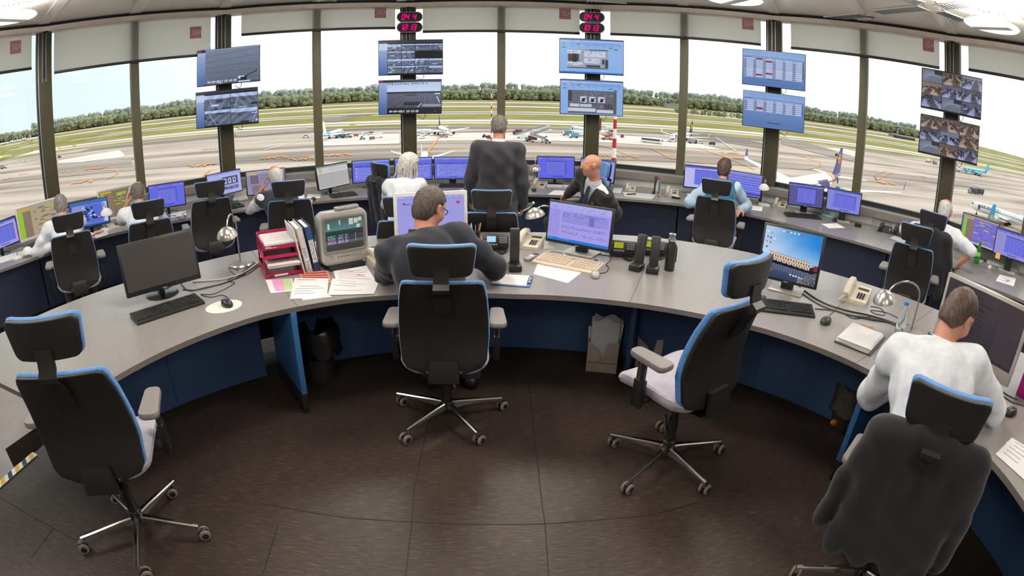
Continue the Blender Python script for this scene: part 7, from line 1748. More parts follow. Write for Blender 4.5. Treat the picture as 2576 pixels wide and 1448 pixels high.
def surface_nets(F, lo, h):
    S = F < 0; nx, ny, nz = F.shape
    cnt = np.zeros((nx - 1, ny - 1, nz - 1), np.uint8)
    for i in (0, 1):
        for j in (0, 1):
            for k in (0, 1): cnt += S[i:nx - 1 + i, j:ny - 1 + j, k:nz - 1 + k]
    I, J, K = np.nonzero((cnt > 0) & (cnt < 8)); N = len(I); idx = np.full(cnt.shape, -1, np.int64); idx[I, J, K] = np.arange(N)
    acc = np.zeros((N, 3)); num = np.zeros(N)
    cs = [(a, b, c) for a in (0, 1) for b in (0, 1) for c in (0, 1)]
    val = {c: F[I + c[0], J + c[1], K + c[2]].astype(np.float64) for c in cs}
    for c in cs:
        for x in range(3):
            if c[x] == 0:
                d = list(c); d[x] = 1; d = tuple(d); a, b = val[c], val[d]; m = (a < 0) != (b < 0)
                t = np.where(m, a / np.where(m, a - b, 1), 0); p = np.tile(np.array(c, float), (N, 1)); p[:, x] = t
                acc += np.where(m[:, None], p, 0); num += m
    Vv = (acc / num[:, None] + np.stack([I, J, K], 1)) * h + lo
    Q = []
    for x in range(3):
        sl0 = [slice(1, -1)] * 3; a = [slice(0, None)] * 3
        A = np.moveaxis(S, x, 0); ix = np.moveaxis(idx, x, 0)
        m = A[:-1] != A[1:]; e = np.argwhere(m); e = e[(e[:, 1] > 0) & (e[:, 2] > 0) & (e[:, 1] < A.shape[1] - 1) & (e[:, 2] < A.shape[2] - 1)]
        q = np.stack([ix[e[:, 0], e[:, 1] - 1, e[:, 2] - 1], ix[e[:, 0], e[:, 1], e[:, 2] - 1], ix[e[:, 0], e[:, 1], e[:, 2]], ix[e[:, 0], e[:, 1] - 1, e[:, 2]]], 1)
        flip = ~A[e[:, 0], e[:, 1], e[:, 2]]
        if x == 1: flip = ~flip
        q[flip] = q[flip][:, ::-1]; Q.append(q)
    Q = np.concatenate(Q); Q = Q[(Q >= 0).all(1)]
    # two rounds of smoothing
    for _ in range(2):
        sm = np.zeros_like(Vv); ct = np.zeros(len(Vv))
        for a, b in ((0, 1), (1, 2), (2, 3), (3, 0)):
            for u, w in ((a, b), (b, a)):
                np.add.at(sm, Q[:, u], Vv[Q[:, w]]); np.add.at(ct, Q[:, u], 1)
        ok = ct > 0; Vv[ok] = Vv[ok] * .5 + .5 * sm[ok] / ct[ok][:, None]
    return Vv, Q
def field_obj(name, f, h, m, parent=None):
    V, Q = f.mesh(h); me = bpy.data.meshes.new(name)
    me.vertices.add(len(V)); me.vertices.foreach_set('co', V.astype(np.float32).ravel()); me.loops.add(Q.size); me.loops.foreach_set('vertex_index', Q.astype(np.int32).ravel())
    me.polygons.add(len(Q)); me.polygons.foreach_set('loop_start', np.arange(0, Q.size, 4, dtype=np.int32)); me.polygons.foreach_set('loop_total', np.full(len(Q), 4, np.int32)); me.polygons.foreach_set('use_smooth', np.ones(len(Q), bool))
    me.update(); me.validate(); me.materials.append(m)
    o = bpy.data.objects.new(name, me); scene.collection.objects.link(o)
    if parent is not None: o.parent = parent
    return o
def skin(name, rgb): return mat('skin_' + name, rgb, .5, var=.07, scale=22, sub=.08, bump=.05, bscale=300)
def hairm(name, a, b):
    m = mat('hair_' + name, a, .5, var=0); nt = m.node_tree; p = nt.nodes['Principled BSDF']
    tc = nt.nodes.new('ShaderNodeTexCoord'); mp = nt.nodes.new('ShaderNodeMapping'); mp.inputs['Scale'].default_value = (70, 70, 14); n = nt.nodes.new('ShaderNodeTexNoise'); n.inputs['Scale'].default_value = 2.2; n.inputs['Detail'].default_value = 4
    r = nt.nodes.new('ShaderNodeValToRGB'); r.color_ramp.elements[0].position = .35; r.color_ramp.elements[1].position = .66; r.color_ramp.elements[0].color = s2l(a) + (1,); r.color_ramp.elements[1].color = s2l(b) + (1,)
    bp = nt.nodes.new('ShaderNodeBump'); bp.inputs['Strength'].default_value = .5; bp.inputs['Distance'].default_value = .004
    nt.links.new(tc.outputs['Object'], mp.inputs[0]); nt.links.new(mp.outputs[0], n.inputs['Vector']); nt.links.new(n.outputs['Fac'], r.inputs[0]); nt.links.new(r.outputs[0], p.inputs['Base Color']); nt.links.new(n.outputs['Fac'], bp.inputs['Height']); nt.links.new(bp.outputs[0], p.inputs['Normal']); return m
def cloth(name, rgb, rough=.85, var=.08): return mat('cloth_' + name, rgb, rough, var=var, scale=26, bump=.25, bscale=700, sheen=.15)
def ik(S, T, l1, l2, pole):
    d = T - S; L = np.linalg.norm(d); L = min(L, (l1 + l2) * .995); u = d / np.linalg.norm(d); T = S + u * L
    a = (l1 * l1 - l2 * l2 + L * L) / (2 * L); hgt = math.sqrt(max(l1 * l1 - a * a, 1e-6)); w = pole - u * (pole @ u); w = w / np.linalg.norm(w)
    return S + u * a + w * hgt, T
def hand(f, W, d, n, side, curl=.5, s=1.0, spread=.0):
    """five fingered hand at wrist W, fingers along d, palm facing n; side +1 right hand, -1 left hand"""
    d = d / np.linalg.norm(d); n = n - d * (n @ d); n = n / np.linalg.norm(n); a = np.cross(d, n) * side   # towards the thumb
    M = np.stack([a, d, n], 1)
    f.ell(W + d * .045 * s, (.042 * s, .054 * s, .017 * s), M, .012)
    for i, (off, ln) in enumerate(((.030, .078), (.010, .086), (-.011, .080), (-.031, .062))):
        p = W + (d * .082 + a * off) * s; c = curl * (1 + .12 * i); dd = d * math.cos(c * .5) + n * math.sin(c * .5) + a * spread * (1.5 - i); q = p + dd * ln * .5 * s; d2 = d * math.cos(c * 1.5) + n * math.sin(c * 1.5); r = q + d2 * ln * .32 * s; d3 = d * math.cos(c * 2.2) + n * math.sin(c * 2.2); e = r + d3 * ln * .26 * s
        f.cap(p, q, .0095 * s, .0088 * s, .005); f.cap(q, r, .0088 * s, .008 * s, .004); f.cap(r, e, .008 * s, .0072 * s, .004)
    p = W + (d * .02 + a * .032) * s; q = p + (d * .035 + a * .03 + n * .015) * s; r = q + (d * .032 + a * .008 + n * .018 * (1 + curl)) * s
    f.cap(p, q, .0135 * s, .011 * s, .01); f.cap(q, r, .0105 * s, .0085 * s, .005)
def head_field(f, H, M, full=1.0, jaw=1.0, nose=1.0):
    """H head centre, M columns right/forward/up"""
    def P(x, y, z): return H + M @ V3(x, y, z)
    f.ell(P(0, -.012, .028), (.076 * full, .096, .086), M, .02); f.ell(P(0, .022, -.035), (.060 * full * jaw, .068, .078), M, .03); f.ell(P(0, .058, -.088), (.030 * jaw, .026, .022), M, .03)
    f.cap(P(0, .082, .018), P(0, .108 * (.5 + .5 * nose), -.022), .009, .015 * nose, .012); f.ell(P(.012, .098, -.028), (.009, .01, .008), M, .006); f.ell(P(-.012, .098, -.028), (.009, .01, .008), M, .006)
    f.cap(P(-.042, .072, .030), P(.042, .072, .030), .010, .010, .02)
    for s_ in (1, -1):
        f.sub(P(s_ * .031, .094, .012), (.017, .013, .011), M, .010); f.ell(P(s_ * .031, .078, .010), (.012, .011, .011), M, .004)
        f.ell(P(s_ * .046, .060, -.028), (.02, .022, .024), M, .03)
        E = M @ np.array(Matrix.Rotation(-s_ * .35, 3, 'Z')); f.ell(P(s_ * .079 * full, -.012, -.004), (.008, .019, .031), E, .006); f.ell(P(s_ * .082 * full, -.016, .012), (.008, .016, .014), E, .006); f.sub(P(s_ * .090 * full, -.006, .0), (.006, .009, .016), E, .004)
    f.ell(P(0, .086, -.054), (.023, .011, .006), M, .006); f.ell(P(0, .084, -.066), (.019, .011, .007), M, .006); f.sub(P(0, .098, -.060), (.02, .008, .0016), M, .004)
def hair_field(H, M, full=1.0, t=.010, cuts=(), lumps=(), wob=.0025, ear=True):
    f = Field()
    def P(x, y, z): return H + M @ V3(x, y, z)
    f.ell(P(0, -.012, .030), (.076 * full + t, .096 + t, .086 + t), M, .02); f.ell(P(0, -.055, -.035), (.060 * full + t, .045 + t, .06 + t), M, .03)
    for (c, r) in lumps: f.ell(P(*c), r, M, .025)
    Mi = M.T
    def loc(X, Y, Z): 
        d = np.stack([X - H[0], Y - H[1], Z - H[2]], -1) @ M; return d[..., 0], d[..., 1], d[..., 2]
    f.noise = lambda X, Y, Z: wob * (np.sin(X * 260 + Z * 60) + np.sin(Y * 230 - Z * 80 + 1)) * .6
    for c in cuts: f.cut.append(lambda X, Y, Z, c=c: c(*loc(X, Y, Z)))
    return f
def cut_face(fr=.045, temple=.018, neck=-.075):
    """leave out the face, the part in front of the ears below the hairline, and the neck"""
    return [lambda x, y, z: np.where(z > .055, y - (fr + (z - .055) * 1.1), y - (temple - (.055 - z) * .55)), lambda x, y, z: neck - z, lambda x, y, z: -(np.sqrt(((np.abs(x) - .088) / .02) ** 2 + ((y + .008) / .026) ** 2 + ((z + .002) / .036) ** 2) - 1) * .02]
def cut_crown(cy, cz, r): return lambda x, y, z: -(np.sqrt(x * x * .8 + (y - cy) ** 2 + (z - cz) ** 2) - r)
class Person:
    def __init__(s, label, loc, az, hd, hyaw=0, hpitch=0, hroll=0, skinm=None, h=.008, stand=False, broad=1.0, legs=True, twist=0.0, slouch=.03, knees=.42):
        """hd: head centre in the body's own frame (right, forward, up above the floor)"""
        s.h = h; s.az = az; s.loc = loc; H = V3(hd[0], hd[1], hd[2]); s.H = H
        s.HM = rotm(R(hyaw), R(hpitch), R(hroll)); pel = V3(0, -.02, .96 if stand else .565); s.pel = pel
        N = H + s.HM @ V3(0, -.035, -.10) + V3(0, -.01, -.075); s.N = N; s.skinm = skinm
        u = N - pel; u = u / np.linalg.norm(u); r = V3(math.cos(twist), math.sin(twist), 0); r = r - u * (r @ u); r /= np.linalg.norm(r); fw = np.cross(u, r); s.u, s.r, s.fw = u, r, fw
        TM = np.stack([r, fw, u], 1); s.TM = TM; L = np.linalg.norm(N - pel)
        s.chest = pel + u * L * .66 - fw * slouch; s.belly = pel + u * L * .33 - fw * slouch * .6; b = broad
        s.S = {1: N + r * .178 * b - u * .075 - fw * .005, -1: N - r * .178 * b - u * .075 - fw * .005}
        T = Field(); T.ell(pel, (.165 * b, .120, .12), TM, .05); T.ell(s.belly, (.150 * b, .115 * (b if b > 1 else 1), .15), TM, .06); T.ell(s.chest, (.165 * b, .118, .17), TM, .06); T.ell(pel + u * L * .82 - fw * slouch * .5, (.160 * b, .095, .10), TM, .05); T.cap(s.S[1] + u * .005, s.S[-1] + u * .005, .058, .058, .05); T.cap(N - u * .03 + r * .0, s.S[1] + u * .025, .045, .045, .04); T.cap(N - u * .03, s.S[-1] + u * .025, .045, .045, .04)
        s.T = T; s.arms = {}; s.legf = Field(); s.shoef = Field()
        if legs:
            for q in (1, -1):
                hip = pel + V3(q * .09, .02, -.03)
                if stand: kn = V3(q * .10, .02, .50); an = V3(q * .11, -.02, .09)
                else: kn = V3(q * .13, knees, .52); an = V3(q * .13, knees - .03, .09)
                s.legf.cap(hip, kn, .085, .062, .04); s.legf.cap(kn, an, .060, .042, .03); s.shoef.cap(an + V3(0, -.03, -.045), an + V3(0, .15, -.055), .04, .034, .02); s.shoef.cap(an, an + V3(0, -.01, -.04), .045, .045, .02)
        s.label = label; s.hands = []
    def arm(s, side, T, pole, d=None, n=None, curl=.5, up=.30, fo=.26, hs=1.0):
        S = s.S[side]; E, W = ik(S, V3(*T), up, fo, V3(*pole)); s.arms[side] = (S, E, W)
        f = (W - E) / np.linalg.norm(W - E); s.hands.append((W, V3(*d) if d is not None else f, V3(*n) if n is not None else V3(0, 0, -1), side, curl, hs))
    def sleeves(s, upto=1.0):
        f = Field()
        for q, (S, E, W) in s.arms.items():
            f.cap(S, S + (E - S) * .5, .056, .050, .05); f.cap(S + (E - S) * .5, E, .050, .043, .03)
            if upto > 0: f.cap(E, E + (W - E) * upto, .043, .031, .03)
        return f
    def build(s, name='person'):
        f = Field(); f.p += s.T.p + s.sleeves(1.0).p + s.legf.p + s.shoef.p
        f.cap(s.N - s.u * .06, s.H + s.HM @ V3(0, -.03, -.06), .056, .054, .03); head_field(f, s.H, s.HM)
        for hd in s.hands: hand(f, *hd[:4], curl=hd[4], s=hd[5])
        o = field_obj(name, f, s.h, s.skinm); o.location = s.loc; o.rotation_euler = (0, 0, -R(s.az)); tag(o, s.label, 'person', 'people at work'); s.o = o
        for q in (1, -1):
            mb = MB(); c = s.H + s.HM @ V3(q * .031, .0795, .010); mb.ball(tuple(c), .0115, 12, 0, None, 8); c2 = s.H + s.HM @ V3(q * .031, .0885, .010); mb.ball(tuple(c2), (.0048, .0048, .0048), 10, 1, None, 6); mb.build('eye', [mat('eye_white', (226, 222, 216), .3), mat('iris_dark', (48, 38, 34), .2)], o)
        return o
    def folds(s, amp=.006, f1=34, f2=21):
        ph = random.uniform(0, 6)
        return lambda X, Y, Z: amp * (np.sin(X * f1 + Z * f2 + 2.2 * np.sin(Y * 17 + ph)) * np.sin(Z * f2 * .8 - Y * f1 * .6 + ph) + .6 * np.sin((X + Y) * f1 * .7 - Z * 31 + ph))
    def garment(s, name, m, d=.016, sleeve=1.0, torso=True, amp=.005, hem=None, extra=None, neck_open=.0, arms=True, low=None):
        f = Field(); f.p += s.T.p
        if arms: f.p += s.sleeves(sleeve).p
        if extra: f.p += extra.p
        f = f.grow(d); f.noise = s.folds(amp)
        N, u = s.N, s.u; top = N + u * .018
        f.cut.append(lambda X, Y, Z: (X - top[0]) * u[0] + (Y - top[1]) * u[1] + (Z - top[2]) * u[2])
        if low is not None: f.cut.append(lambda X, Y, Z: low - Z)
        return field_obj(name, f, s.h, m, s.o)
    def trousers(s, m, d=.014):
        f = Field(); f.ell(s.pel, (.165, .120, .12), s.TM, .05); f.p += s.legf.p; f = f.grow(d); f.noise = s.folds(.004); return field_obj('trousers', f, s.h * 1.2, m, s.o)
    def shoes(s, m):
        f = s.shoef.grow(.008); return field_obj('shoes', f, s.h * 1.2, m, s.o)
    def collar(s, m, r=.066, w=.03, tilt=.0):
        mb = MB(); ax = (s.H + s.HM @ V3(0, -.03, -.06)) - (s.N - s.u * .06); ax /= np.linalg.norm(ax); x = np.cross(ax, V3(0, 1, .01)); x /= np.linalg.norm(x); y = np.cross(ax, x); c = s.N + ax * .004; rings = []
        for (rr, zz) in ((r * 1.10, -.012), (r * 1.04, .004), (r, w), (r * .985, w + .001), (r * .95, .0)): rings.append([tuple(c + (x * math.cos(a) + y * math.sin(a)) * rr + ax * (zz * (1 + .12 * math.cos(2 * a)))) for a in [2 * PI * i / 28 for i in range(28)]])
        mb.loft(rings, cap=False); return mb.build('collar', [m], s.o, fixn=False)
    def hair(s, m, **kw): f = hair_field(s.H, s.HM, **kw); return field_obj('hair', f, min(s.h, .0065), m, s.o)
    def glasses(s, m, lens=True, r=.021):
        mb = MB(); P = lambda x, y, z: tuple(s.H + s.HM @ V3(x, y, z))
        for q in (1, -1):
            mb.tube([P(q * .032 + r * math.cos(a), .106 - .004 * abs(math.cos(a)), .006 + r * .72 * math.sin(a)) for a in [2 * PI * i / 18 for i in range(19)]], .0026, 6); mb.tube([P(q * (.032 + r), .100, .010), P(q * .074, .06, .012), P(q * .083, -.005, .016), P(q * .084, -.02, .006)], .0024, 6)
        mb.tube([P(-.011, .108, .008), P(0, .112, .011), P(.011, .108, .008)], .0024, 6); return mb.build('glasses', [m], s.o)
skin_a = skin('ruddy', (206, 142, 120)); skin_b = skin('pale', (214, 164, 142)); skin_c = skin('tan', (200, 142, 118))
hair_grey = hairm('grey', (70, 66, 62), (150, 144, 138)); hair_white = hairm('white', (176, 170, 160), (236, 232, 224)); hair_brown = hairm('brown', (44, 30, 24), (96, 70, 54)); hair_dark = hairm('dark', (40, 32, 28), (92, 78, 66)); hair_salt = hairm('salt', (48, 44, 42), (120, 112, 104))
sh_white = cloth('white_shirt', (226, 228, 232)); suit_navy = cloth('navy_suit', (24, 26, 36), .9); suit_grey = cloth('grey_suit', (42, 42, 46), .9); suit_black = cloth('black_suit', (30, 29, 33), .9); vest_dark = cloth('dark_vest', (26, 34, 46), .95); vest_teal = cloth('teal_vest', (28, 96, 124), .95); shirt_blue = cloth('pale_blue_shirt', (178, 204, 222)); trouser_dark = cloth('dark_trousers', (34, 35, 42), .9); trouser_grey = cloth('grey_trousers', (96, 98, 106), .9); shoe_black = mat('shoe_black', (20, 19, 19), .35); jacket_dark = cloth('dark_jacket', (22, 21, 25), .95)
def place(hx, hy, hz, az, base, fl):
    """head centre of a seated person in the body frame of the chair"""
    a = R(az); dx, dy = hx - base[0], hy - base[1]; return (dx * math.cos(a) - dy * math.sin(a), dx * math.sin(a) + dy * math.cos(a), hz - fl)
def headpos(px, py, z): p = at(px, py, z); return p.x, p.y, p.z
def base_of(k): return CH[k].location
# -- grey haired man, far left
az = -44; b = base_of('P1'); hx, hy, hz = headpos(153, 516, 1.005)
P = Person('person with short grey hair in white shirt seated at the far left counter', (b.x, b.y, FL2), az, place(hx, hy, hz, az, b, FL2), 4, 14, 0, skin_a)
P.arm(-1, (-.20, .50, .79), (-.3, -.3, -1), None, (0, 0, -1), .4); P.arm(1, (.24, .55, .79), (.45, -.2, -1), None, (0, 0, -1), .4); P.build(); P.garment('shirt', sh_white, .014, .97); P.collar(sh_white); P.trousers(trouser_dark); P.shoes(shoe_black); P.hair(hair_grey, t=.006, cuts=cut_face(.05, .02, -.08))
# -- man on the phone
az = -42; b = base_of('P2'); hx, hy, hz = headpos(347, 484, 1.00)
P = Person('person with balding crown in white shirt holding a phone handset to the left ear', (b.x, b.y, FL2), az, place(hx, hy, hz, az, b, FL2), 10, 16, 4, skin_c)
hL = P.H + P.HM @ V3(-.125, .0, -.03); P.arm(-1, tuple(hL + V3(-.015, -.02, -.085)), (-.5, .2, -1), (.12, .08, .9), (1, .1, 0), .7); P.arm(1, (.25, .52, .79), (.45, -.2, -1), None, (0, 0, -1), .4); P.build(); P.garment('shirt', sh_white, .015, .93); P.collar(sh_white); P.trousers(trouser_dark); P.shoes(shoe_black); P.hair(hair_salt, t=.008, cuts=cut_face(.0, .02, -.08) + [cut_crown(-.015, .10, .066)])
w = Matrix.Rotation(-R(az), 4, 'Z'); w.translation = Vector((b.x, b.y, FL2)); q_ = w @ Vector(tuple(P.H + P.HM @ V3(-.098, .02, -.025)))
t = thing('phone_handset', 'beige phone handset held to the ear of the balding man', 'handset', q_); HM3 = Matrix(((P.HM[0][0], P.HM[0][1], P.HM[0][2]), (P.HM[1][0], P.HM[1][1], P.HM[1][2]), (P.HM[2][0], P.HM[2][1], P.HM[2][2]))); Mh = (Matrix.Rotation(-R(az), 3, 'Z') @ HM3).to_4x4()
MB().loft([[(x, y, z) for x, y in ((-.012 - k, -.018), (.012 - k, -.018), (.012 - k, .018), (-.012 - k, .018))] for z, k in ((-.10, -.012), (-.07, .0), (-.03, .012), (.03, .012), (.07, .0), (.10, -.012))], 0, Mh).build('shell', [beige_plastic], t)
# -- white haired man in the vest
az = -25; b = base_of('P3'); hx, hy, hz = headpos(692, 443, 1.0)
P = Person('person with white hair and bald crown in dark vest, left hand raised to the ear', (b.x, b.y, FL2), az, place(hx, hy, hz, az, b, FL2), -4, 10, -4, skin_a, broad=1.06)
hL = P.H + P.HM @ V3(-.105, .035, -.01); P.arm(-1, tuple(hL + V3(-.055, .0, -.125)), (-.6, .0, -1), (.22, .15, .8), (1, .2, 0), .35); P.arm(1, (.26, .5, .79), (.45, -.2, -1), None, (0, 0, -1), .4); P.build(); P.garment('shirt', sh_white, .014, .9); P.garment('vest', vest_dark, .024, 0, arms=False); P.collar(sh_white); P.trousers(trouser_dark); P.shoes(shoe_black); P.hair(hair_white, t=.009, cuts=cut_face(-.02, .02, -.085) + [cut_crown(-.005, .105, .088)])
# -- white haired woman
hx, hy, hz = headpos(1030, 414, 1.06); b = Vector((-.70, 5.62, 0)); az = 8
P = Person('person with long white hair in white shirt seated beside the jacket on the chair', (b.x, b.y, FL2), az, place(hx, hy, hz, az, b, FL2), 42, 10, 6, skin_b, broad=.9)
P.arm(-1, (-.24, .58, .79), (-.45, -.2, -1), None, (0, 0, -1), .4); P.arm(1, (.2, .60, .79), (.45, -.2, -1), None, (0, 0, -1), .4); P.build(); P.garment('shirt', sh_white, .022, .95, amp=.007); P.collar(sh_white); P.trousers(trouser_dark); P.shoes(shoe_black)
P.hair(hair_white, t=.020, cuts=[lambda x, y, z: np.where(z > .05, y - .085, y - .03), lambda x, y, z: -.25 - z], lumps=[((0, -.065, -.07), (.082, .045, .09)), ((.06, -.03, -.11), (.035, .045, .10)), ((-.06, -.04, -.10), (.035, .04, .09)), ((.03, -.07, -.17), (.04, .03, .06))], wob=.006)
mb = MB()
for i in range(46):
    a = random.uniform(-2.6, 2.6); rr = .088; c = P.H + P.HM @ V3(rr * math.sin(a) * .95, -.02 - rr * math.cos(a) * .9, random.uniform(.02, .09)); pts = [c]
    for k in range(5): c = c + P.HM @ V3(.012 * math.sin(a) + random.uniform(-.012, .012), -.006 * math.cos(a) + random.uniform(-.01, .01), -.045); pts.append(c)
    mb.tube([tuple(p) for p in pts], [.004, .006, .006, .005, .003, .001], 5)
mb.build('hair_strands', [hair_white], P.o, fixn=False)
# -- standing man
b = Vector((.262, 5.62, FL2)); hx, hy, hz = headpos(1262, 313, 1.49); az = 2
P = Person('person standing in a dark grey suit with a water bottle in the right hand', tuple(b), az, (.0 + (hx - .262) * .5, .07, 1.62), 8, 22, 0, skin_a, .0075, True, 1.06, slouch=.045)
P.arm(1, (.275, .06, .80), (.35, -1, 0), (.05, .28, -.9), (-1, .2, 0), .95, .33, .29); P.arm(-1, (-.265, .16, .84), (-.35, -1, 0), None, (1, 0, 0), .6, .33, .29); P.build()
ex = Field(); ex.cap(P.pel + V3(-.06, 0, .02), P.pel + V3(-.06, -.005, -.16), .13, .14, .05); ex.cap(P.pel + V3(.06, 0, .02), P.pel + V3(.06, -.005, -.16), .13, .14, .05); P.garment('suit_jacket', suit_grey, .026, .95, amp=.006, extra=ex); P.collar(sh_white, .068, .032); P.trousers(suit_grey, .022); P.shoes(shoe_black); P.hair(hair_salt, t=.009, cuts=cut_face(.045, .02, -.085) + [])
S_, E_, W_ = P.arms[1]; w = Matrix.Rotation(-R(az), 4, 'Z'); w.translation = b; q_ = w @ Vector(tuple(W_ + V3(-.045, .055, -.075)))
bt = bottle('clear water bottle held in the hand of the standing man', q_, PET, white_plastic, .21, .031); bt.rotation_euler = (-1.15, 0, -1.3)
# -- bald man with yellow glasses, sideways
b = base_of('P6'); hx, hy, hz = headpos(1488, 416, 1.095); az = -112
P = Person('bald person in dark suit and tie with yellow glasses, seated sideways', (b.x + .10, b.y + .0, FL2), az, place(hx, hy, hz, az, (b.x + .10, b.y, 0), FL2), 22, 2, 0, skin_c, .0075)
tg = at(1420, 497, .60); dx, dy = tg.x - b.x - .1, tg.y - b.y; a_ = R(az); P.arm(1, (dx * math.cos(a_) - dy * math.sin(a_), dx * math.sin(a_) + dy * math.cos(a_), .745), (.8, -.3, -.5), None, (0, 0, -1), .4); P.arm(-1, (-.30, .16, .70), (-.7, -.9, .1), None, (0, 0, -1), .5); P.build()
P.garment('shirt', sh_white, .012, 0, arms=False, amp=.003)
def open_front(P, wv): 
    c, r, f = P.N, P.r, P.fw; return lambda X, Y, Z: np.minimum(np.minimum((X - c[0]) * f[0] + (Y - c[1]) * f[1] + (Z - c[2]) * f[2] - .015, wv + .22 * ((Z - P.N[2]) - .05) - np.abs((X - c[0]) * r[0] + (Y - c[1]) * r[1] + (Z - c[2]) * r[2])), .05)
f = Field(); f.p += P.T.p + P.sleeves(.96).p; f = f.grow(.024); f.noise = P.folds(.005); N_, u_ = P.N, P.u; f.cut.append(lambda X, Y, Z: (X - N_[0]) * u_[0] + (Y - N_[1]) * u_[1] + (Z - N_[2] - .015) * u_[2]); f.cut.append(open_front(P, .095)); field_obj('suit_jacket', f, .0075, suit_black, P.o)
P.collar(sh_white); P.trousers(suit_black, .018); P.shoes(shoe_black); P.glasses(mat('yellow_frame', (232, 176, 40), .35), r=.022)
mb = MB(); c0 = P.N + P.fw * .075 - P.u * .02; c1 = P.chest + P.fw * .150; c2 = P.belly + P.fw * .152
mb.loft([[tuple(c + P.r * x * w_ + P.fw * y) for x, y in ((-1, 0), (1, 0), (1, .008), (-1, .008))] for c, w_ in ((c0, .016), (c0 - P.u * .03 + P.fw * .01, .02), (c1, .030), (c2, .038))]); mb.build('tie', [cloth('navy_tie', (34, 44, 74), .6)], P.o)
q_ = P.chest + P.fw * .132 - P.r * .10 + P.u * .05; mb = MB(); mb.box(tuple(q_), (.022, .022, .022), 0, .004); mb.build('lapel_badge', [mat('badge_red', (210, 50, 70), .4)], P.o)
# -- man in the teal vest
az = 33; b = base_of('P7'); hx, hy, hz = headpos(1822, 425, 1.06)
P = Person('person with brown hair in teal vest over pale blue shirt seen from behind', (b.x, b.y, FL2), az, place(hx, hy, hz, az, b, FL2), 4, 12, 0, skin_a, broad=.96)
P.arm(-1, (-.16, .50, .79), (-.2, -.3, -1), None, (0, 0, -1), .4); P.arm(1, (.22, .46, .79), (.45, -.3, -1), None, (0, 0, -1), .5); P.build(); P.garment('shirt', shirt_blue, .018, .95, amp=.006); P.garment('vest', vest_teal, .027, 0, arms=False, amp=.006); P.collar(shirt_blue); P.trousers(trouser_grey); P.shoes(shoe_black); P.hair(hair_brown, t=.014, cuts=cut_face(.06, .03, -.09), lumps=[((.02, -.03, .10), (.06, .07, .03))], wob=.004)
# -- white haired man in the polo shirt
az = 60; b = base_of('P8'); hx, hy, hz = headpos(2379, 528, 1.10)
P = Person('person with white hair and bald crown in white polo shirt, right hand on the armrest', (b.x, b.y, FL2), az, place(hx, hy, hz, az, b, FL2), 14, 8, 0, skin_a, broad=1.06)
P.arm(1, (.30, .14, .745), (1, -.35, .1), (.1, .8, -.35), (0, 0, -1), .7); P.arm(-1, (-.34, .45, .79), (-.9, -.3, .1), None, (0, 0, -1), .5); P.build(); P.garment('polo_shirt', sh_white, .020, 0, amp=.006); P.collar(sh_white, .067, .022); P.trousers(trouser_dark); P.shoes(shoe_black); P.hair(hair_white, t=.010, cuts=cut_face(.0, .022, -.085) + [cut_crown(-.01, .105, .072)]); P.glasses(mat('dark_frame', (60, 54, 50), .4))
# -- man in the dark suit, centre
az = 2; b = base_of('C'); hx, hy, hz = headpos(1082, 522, 1.195)
P = Person('person with greying hair and glasses in a dark suit seated at the inner desk', (b.x, b.y, 0), az, place(hx, hy, hz, az, b, 0), 36, 26, 0, skin_a, .007, broad=1.10, slouch=.055)
P.arm(-1, (-.22, .62, .80), (-1, -.1, -.9), None, (0, 0, -1), .4); P.arm(1, (.24, .60, .80), (1, -.15, -.75), None, (0, 0, -1), .4); P.build(); P.garment('suit_jacket', suit_navy, .026, .95, amp=.007); P.collar(suit_navy, .078, .028); P.trousers(suit_navy, .018); P.shoes(shoe_black); P.hair(hair_dark, t=.011, cuts=cut_face(.062, .028, -.09), wob=.003); P.glasses(mat('dark_frame', (60, 54, 50), .4))
# -- man in the white shirt, lower right
az = 52; b = base_of('P10'); hx, hy, hz = headpos(2412, 792, 1.165)
P = Person('person with short brown hair in white shirt leaning over the desk at the lower right', (b.x, b.y, 0), az, place(hx, hy, hz, az, b, 0), 36, 34, 6, skin_c, .007, broad=1.12, slouch=.05)
tg = at(2478, 968, TOP + .04); a_ = R(az); dx, dy = tg.x - b.x, tg.y - b.y; P.arm(1, (dx * math.cos(a_) - dy * math.sin(a_) - .0, dx * math.sin(a_) + dy * math.cos(a_) - .10, TOP + .05), (.8, -.4, -.5), None, (0, 0, -1), .6); P.arm(-1, (-.16, .60, TOP + .06), (-.8, -.2, -1), None, (0, 0, -1), .4); P.build(); P.garment('shirt', sh_white, .020, .93, amp=.008); P.collar(sh_white, .070, .03); P.trousers(trouser_dark); P.shoes(shoe_black); P.hair(hair_brown, t=.007, cuts=cut_face(.05, .022, -.08) + [], wob=.002); P.glasses(mat('dark_frame', (60, 54, 50), .4))
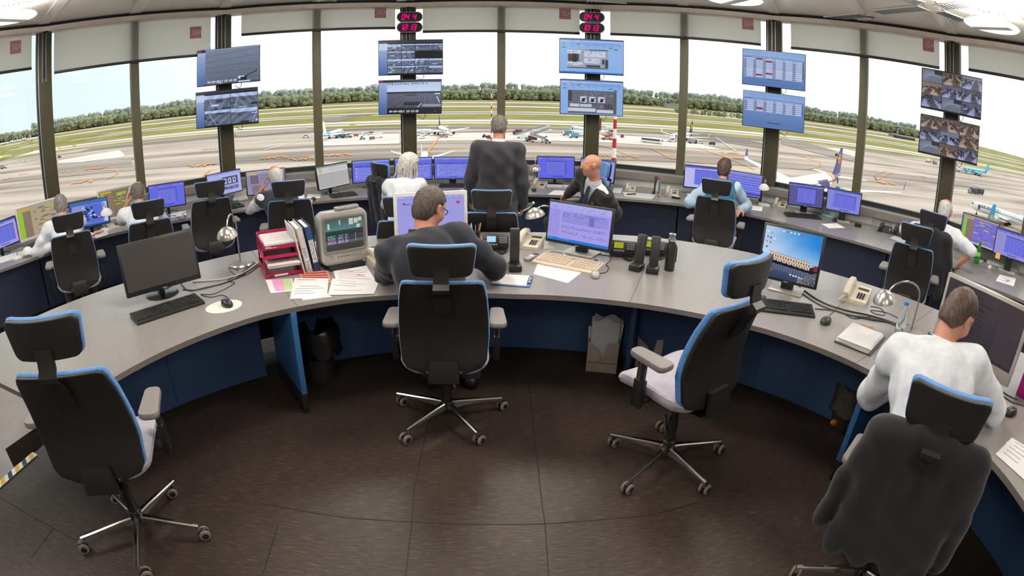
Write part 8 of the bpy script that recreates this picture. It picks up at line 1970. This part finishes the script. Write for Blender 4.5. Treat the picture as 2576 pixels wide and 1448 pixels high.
mb = MB(); ax = (P.H + P.HM @ V3(0, -.03, -.06)) - P.N; ax /= np.linalg.norm(ax); x = np.cross(ax, V3(0, 1, .01)); x /= np.linalg.norm(x); y = np.cross(ax, x); mb.tube([tuple(P.N + ax * .028 + (x * math.cos(a) + y * math.sin(a)) * .0745) for a in [2 * PI * i / 28 for i in range(29)]], .006, 6); mb.build('lanyard', [mat('lanyard_blue', (30, 50, 90), .7)], P.o)
# ------------------------------------------------------------------ jackets hung on chairs
def hung_jacket(label, key, wide=.50, drop=.55, m=None, seed=0.0, top=.985):
    c = CH[key]; t = thing('hung_jacket', label, 'jacket', c.location, c.rotation_euler.z, 'jackets hung over chair backs'); zl = c.children[0].location.z
    f = Field(); yb_ = lambda z: back_y(0, z)
    f.cap((-.185, yb_(.95) + .0, top - .03), (.185, yb_(.95) + .0, top - .03), .050, .050, .04); f.cap((-.06, yb_(.97) - .02, top + .005), (.06, yb_(.97) - .02, top + .005), .038, .038, .04)
    f.ell((0, yb_(.75) - .035, top - .30), (.20, .05, .30), None, .05)
    for q in (1, -1):
        f.cap((q * .16, yb_(.9) - .015, top - .06), (q * .205, yb_(.6) - .035, top - drop), .06, .055, .05); f.cap((q * .06, yb_(.9) - .02, top - .06), (q * .08, yb_(.6) - .035, top - drop), .055, .055, .05)
        f.cap((q * .215, yb_(.9) + .0, top - .06), (q * .262, yb_(.7) - .02, top - .30), .056, .05, .04); f.cap((q * .262, yb_(.7) - .02, top - .30), (q * .30, yb_(.6) + .02, top - .56), .05, .042, .03)
    f.noise = lambda X, Y, Z: .007 * np.sin(X * 42 + seed + 1.5 * np.sin(Z * 9)) * np.clip((top - Z) * 2.2, 0, 1) + .003 * np.sin(Z * 37 + X * 20 + seed)
    o = field_obj('jacket_cloth', f, .009, m or jacket_dark, t); o.location.z = zl
    return t
hung_jacket('dark jacket draped over the chair of the man in white shirt at the lower right', 'P10', .5, .60)
hung_jacket('dark jacket hung on the sideways chair beside the white haired woman', 'J', .48, .52, suit_navy, 1.3)
hung_jacket('dark jacket hung on the chair of the man in the polo shirt', 'P8', .5, .60, suit_black, 2.1)
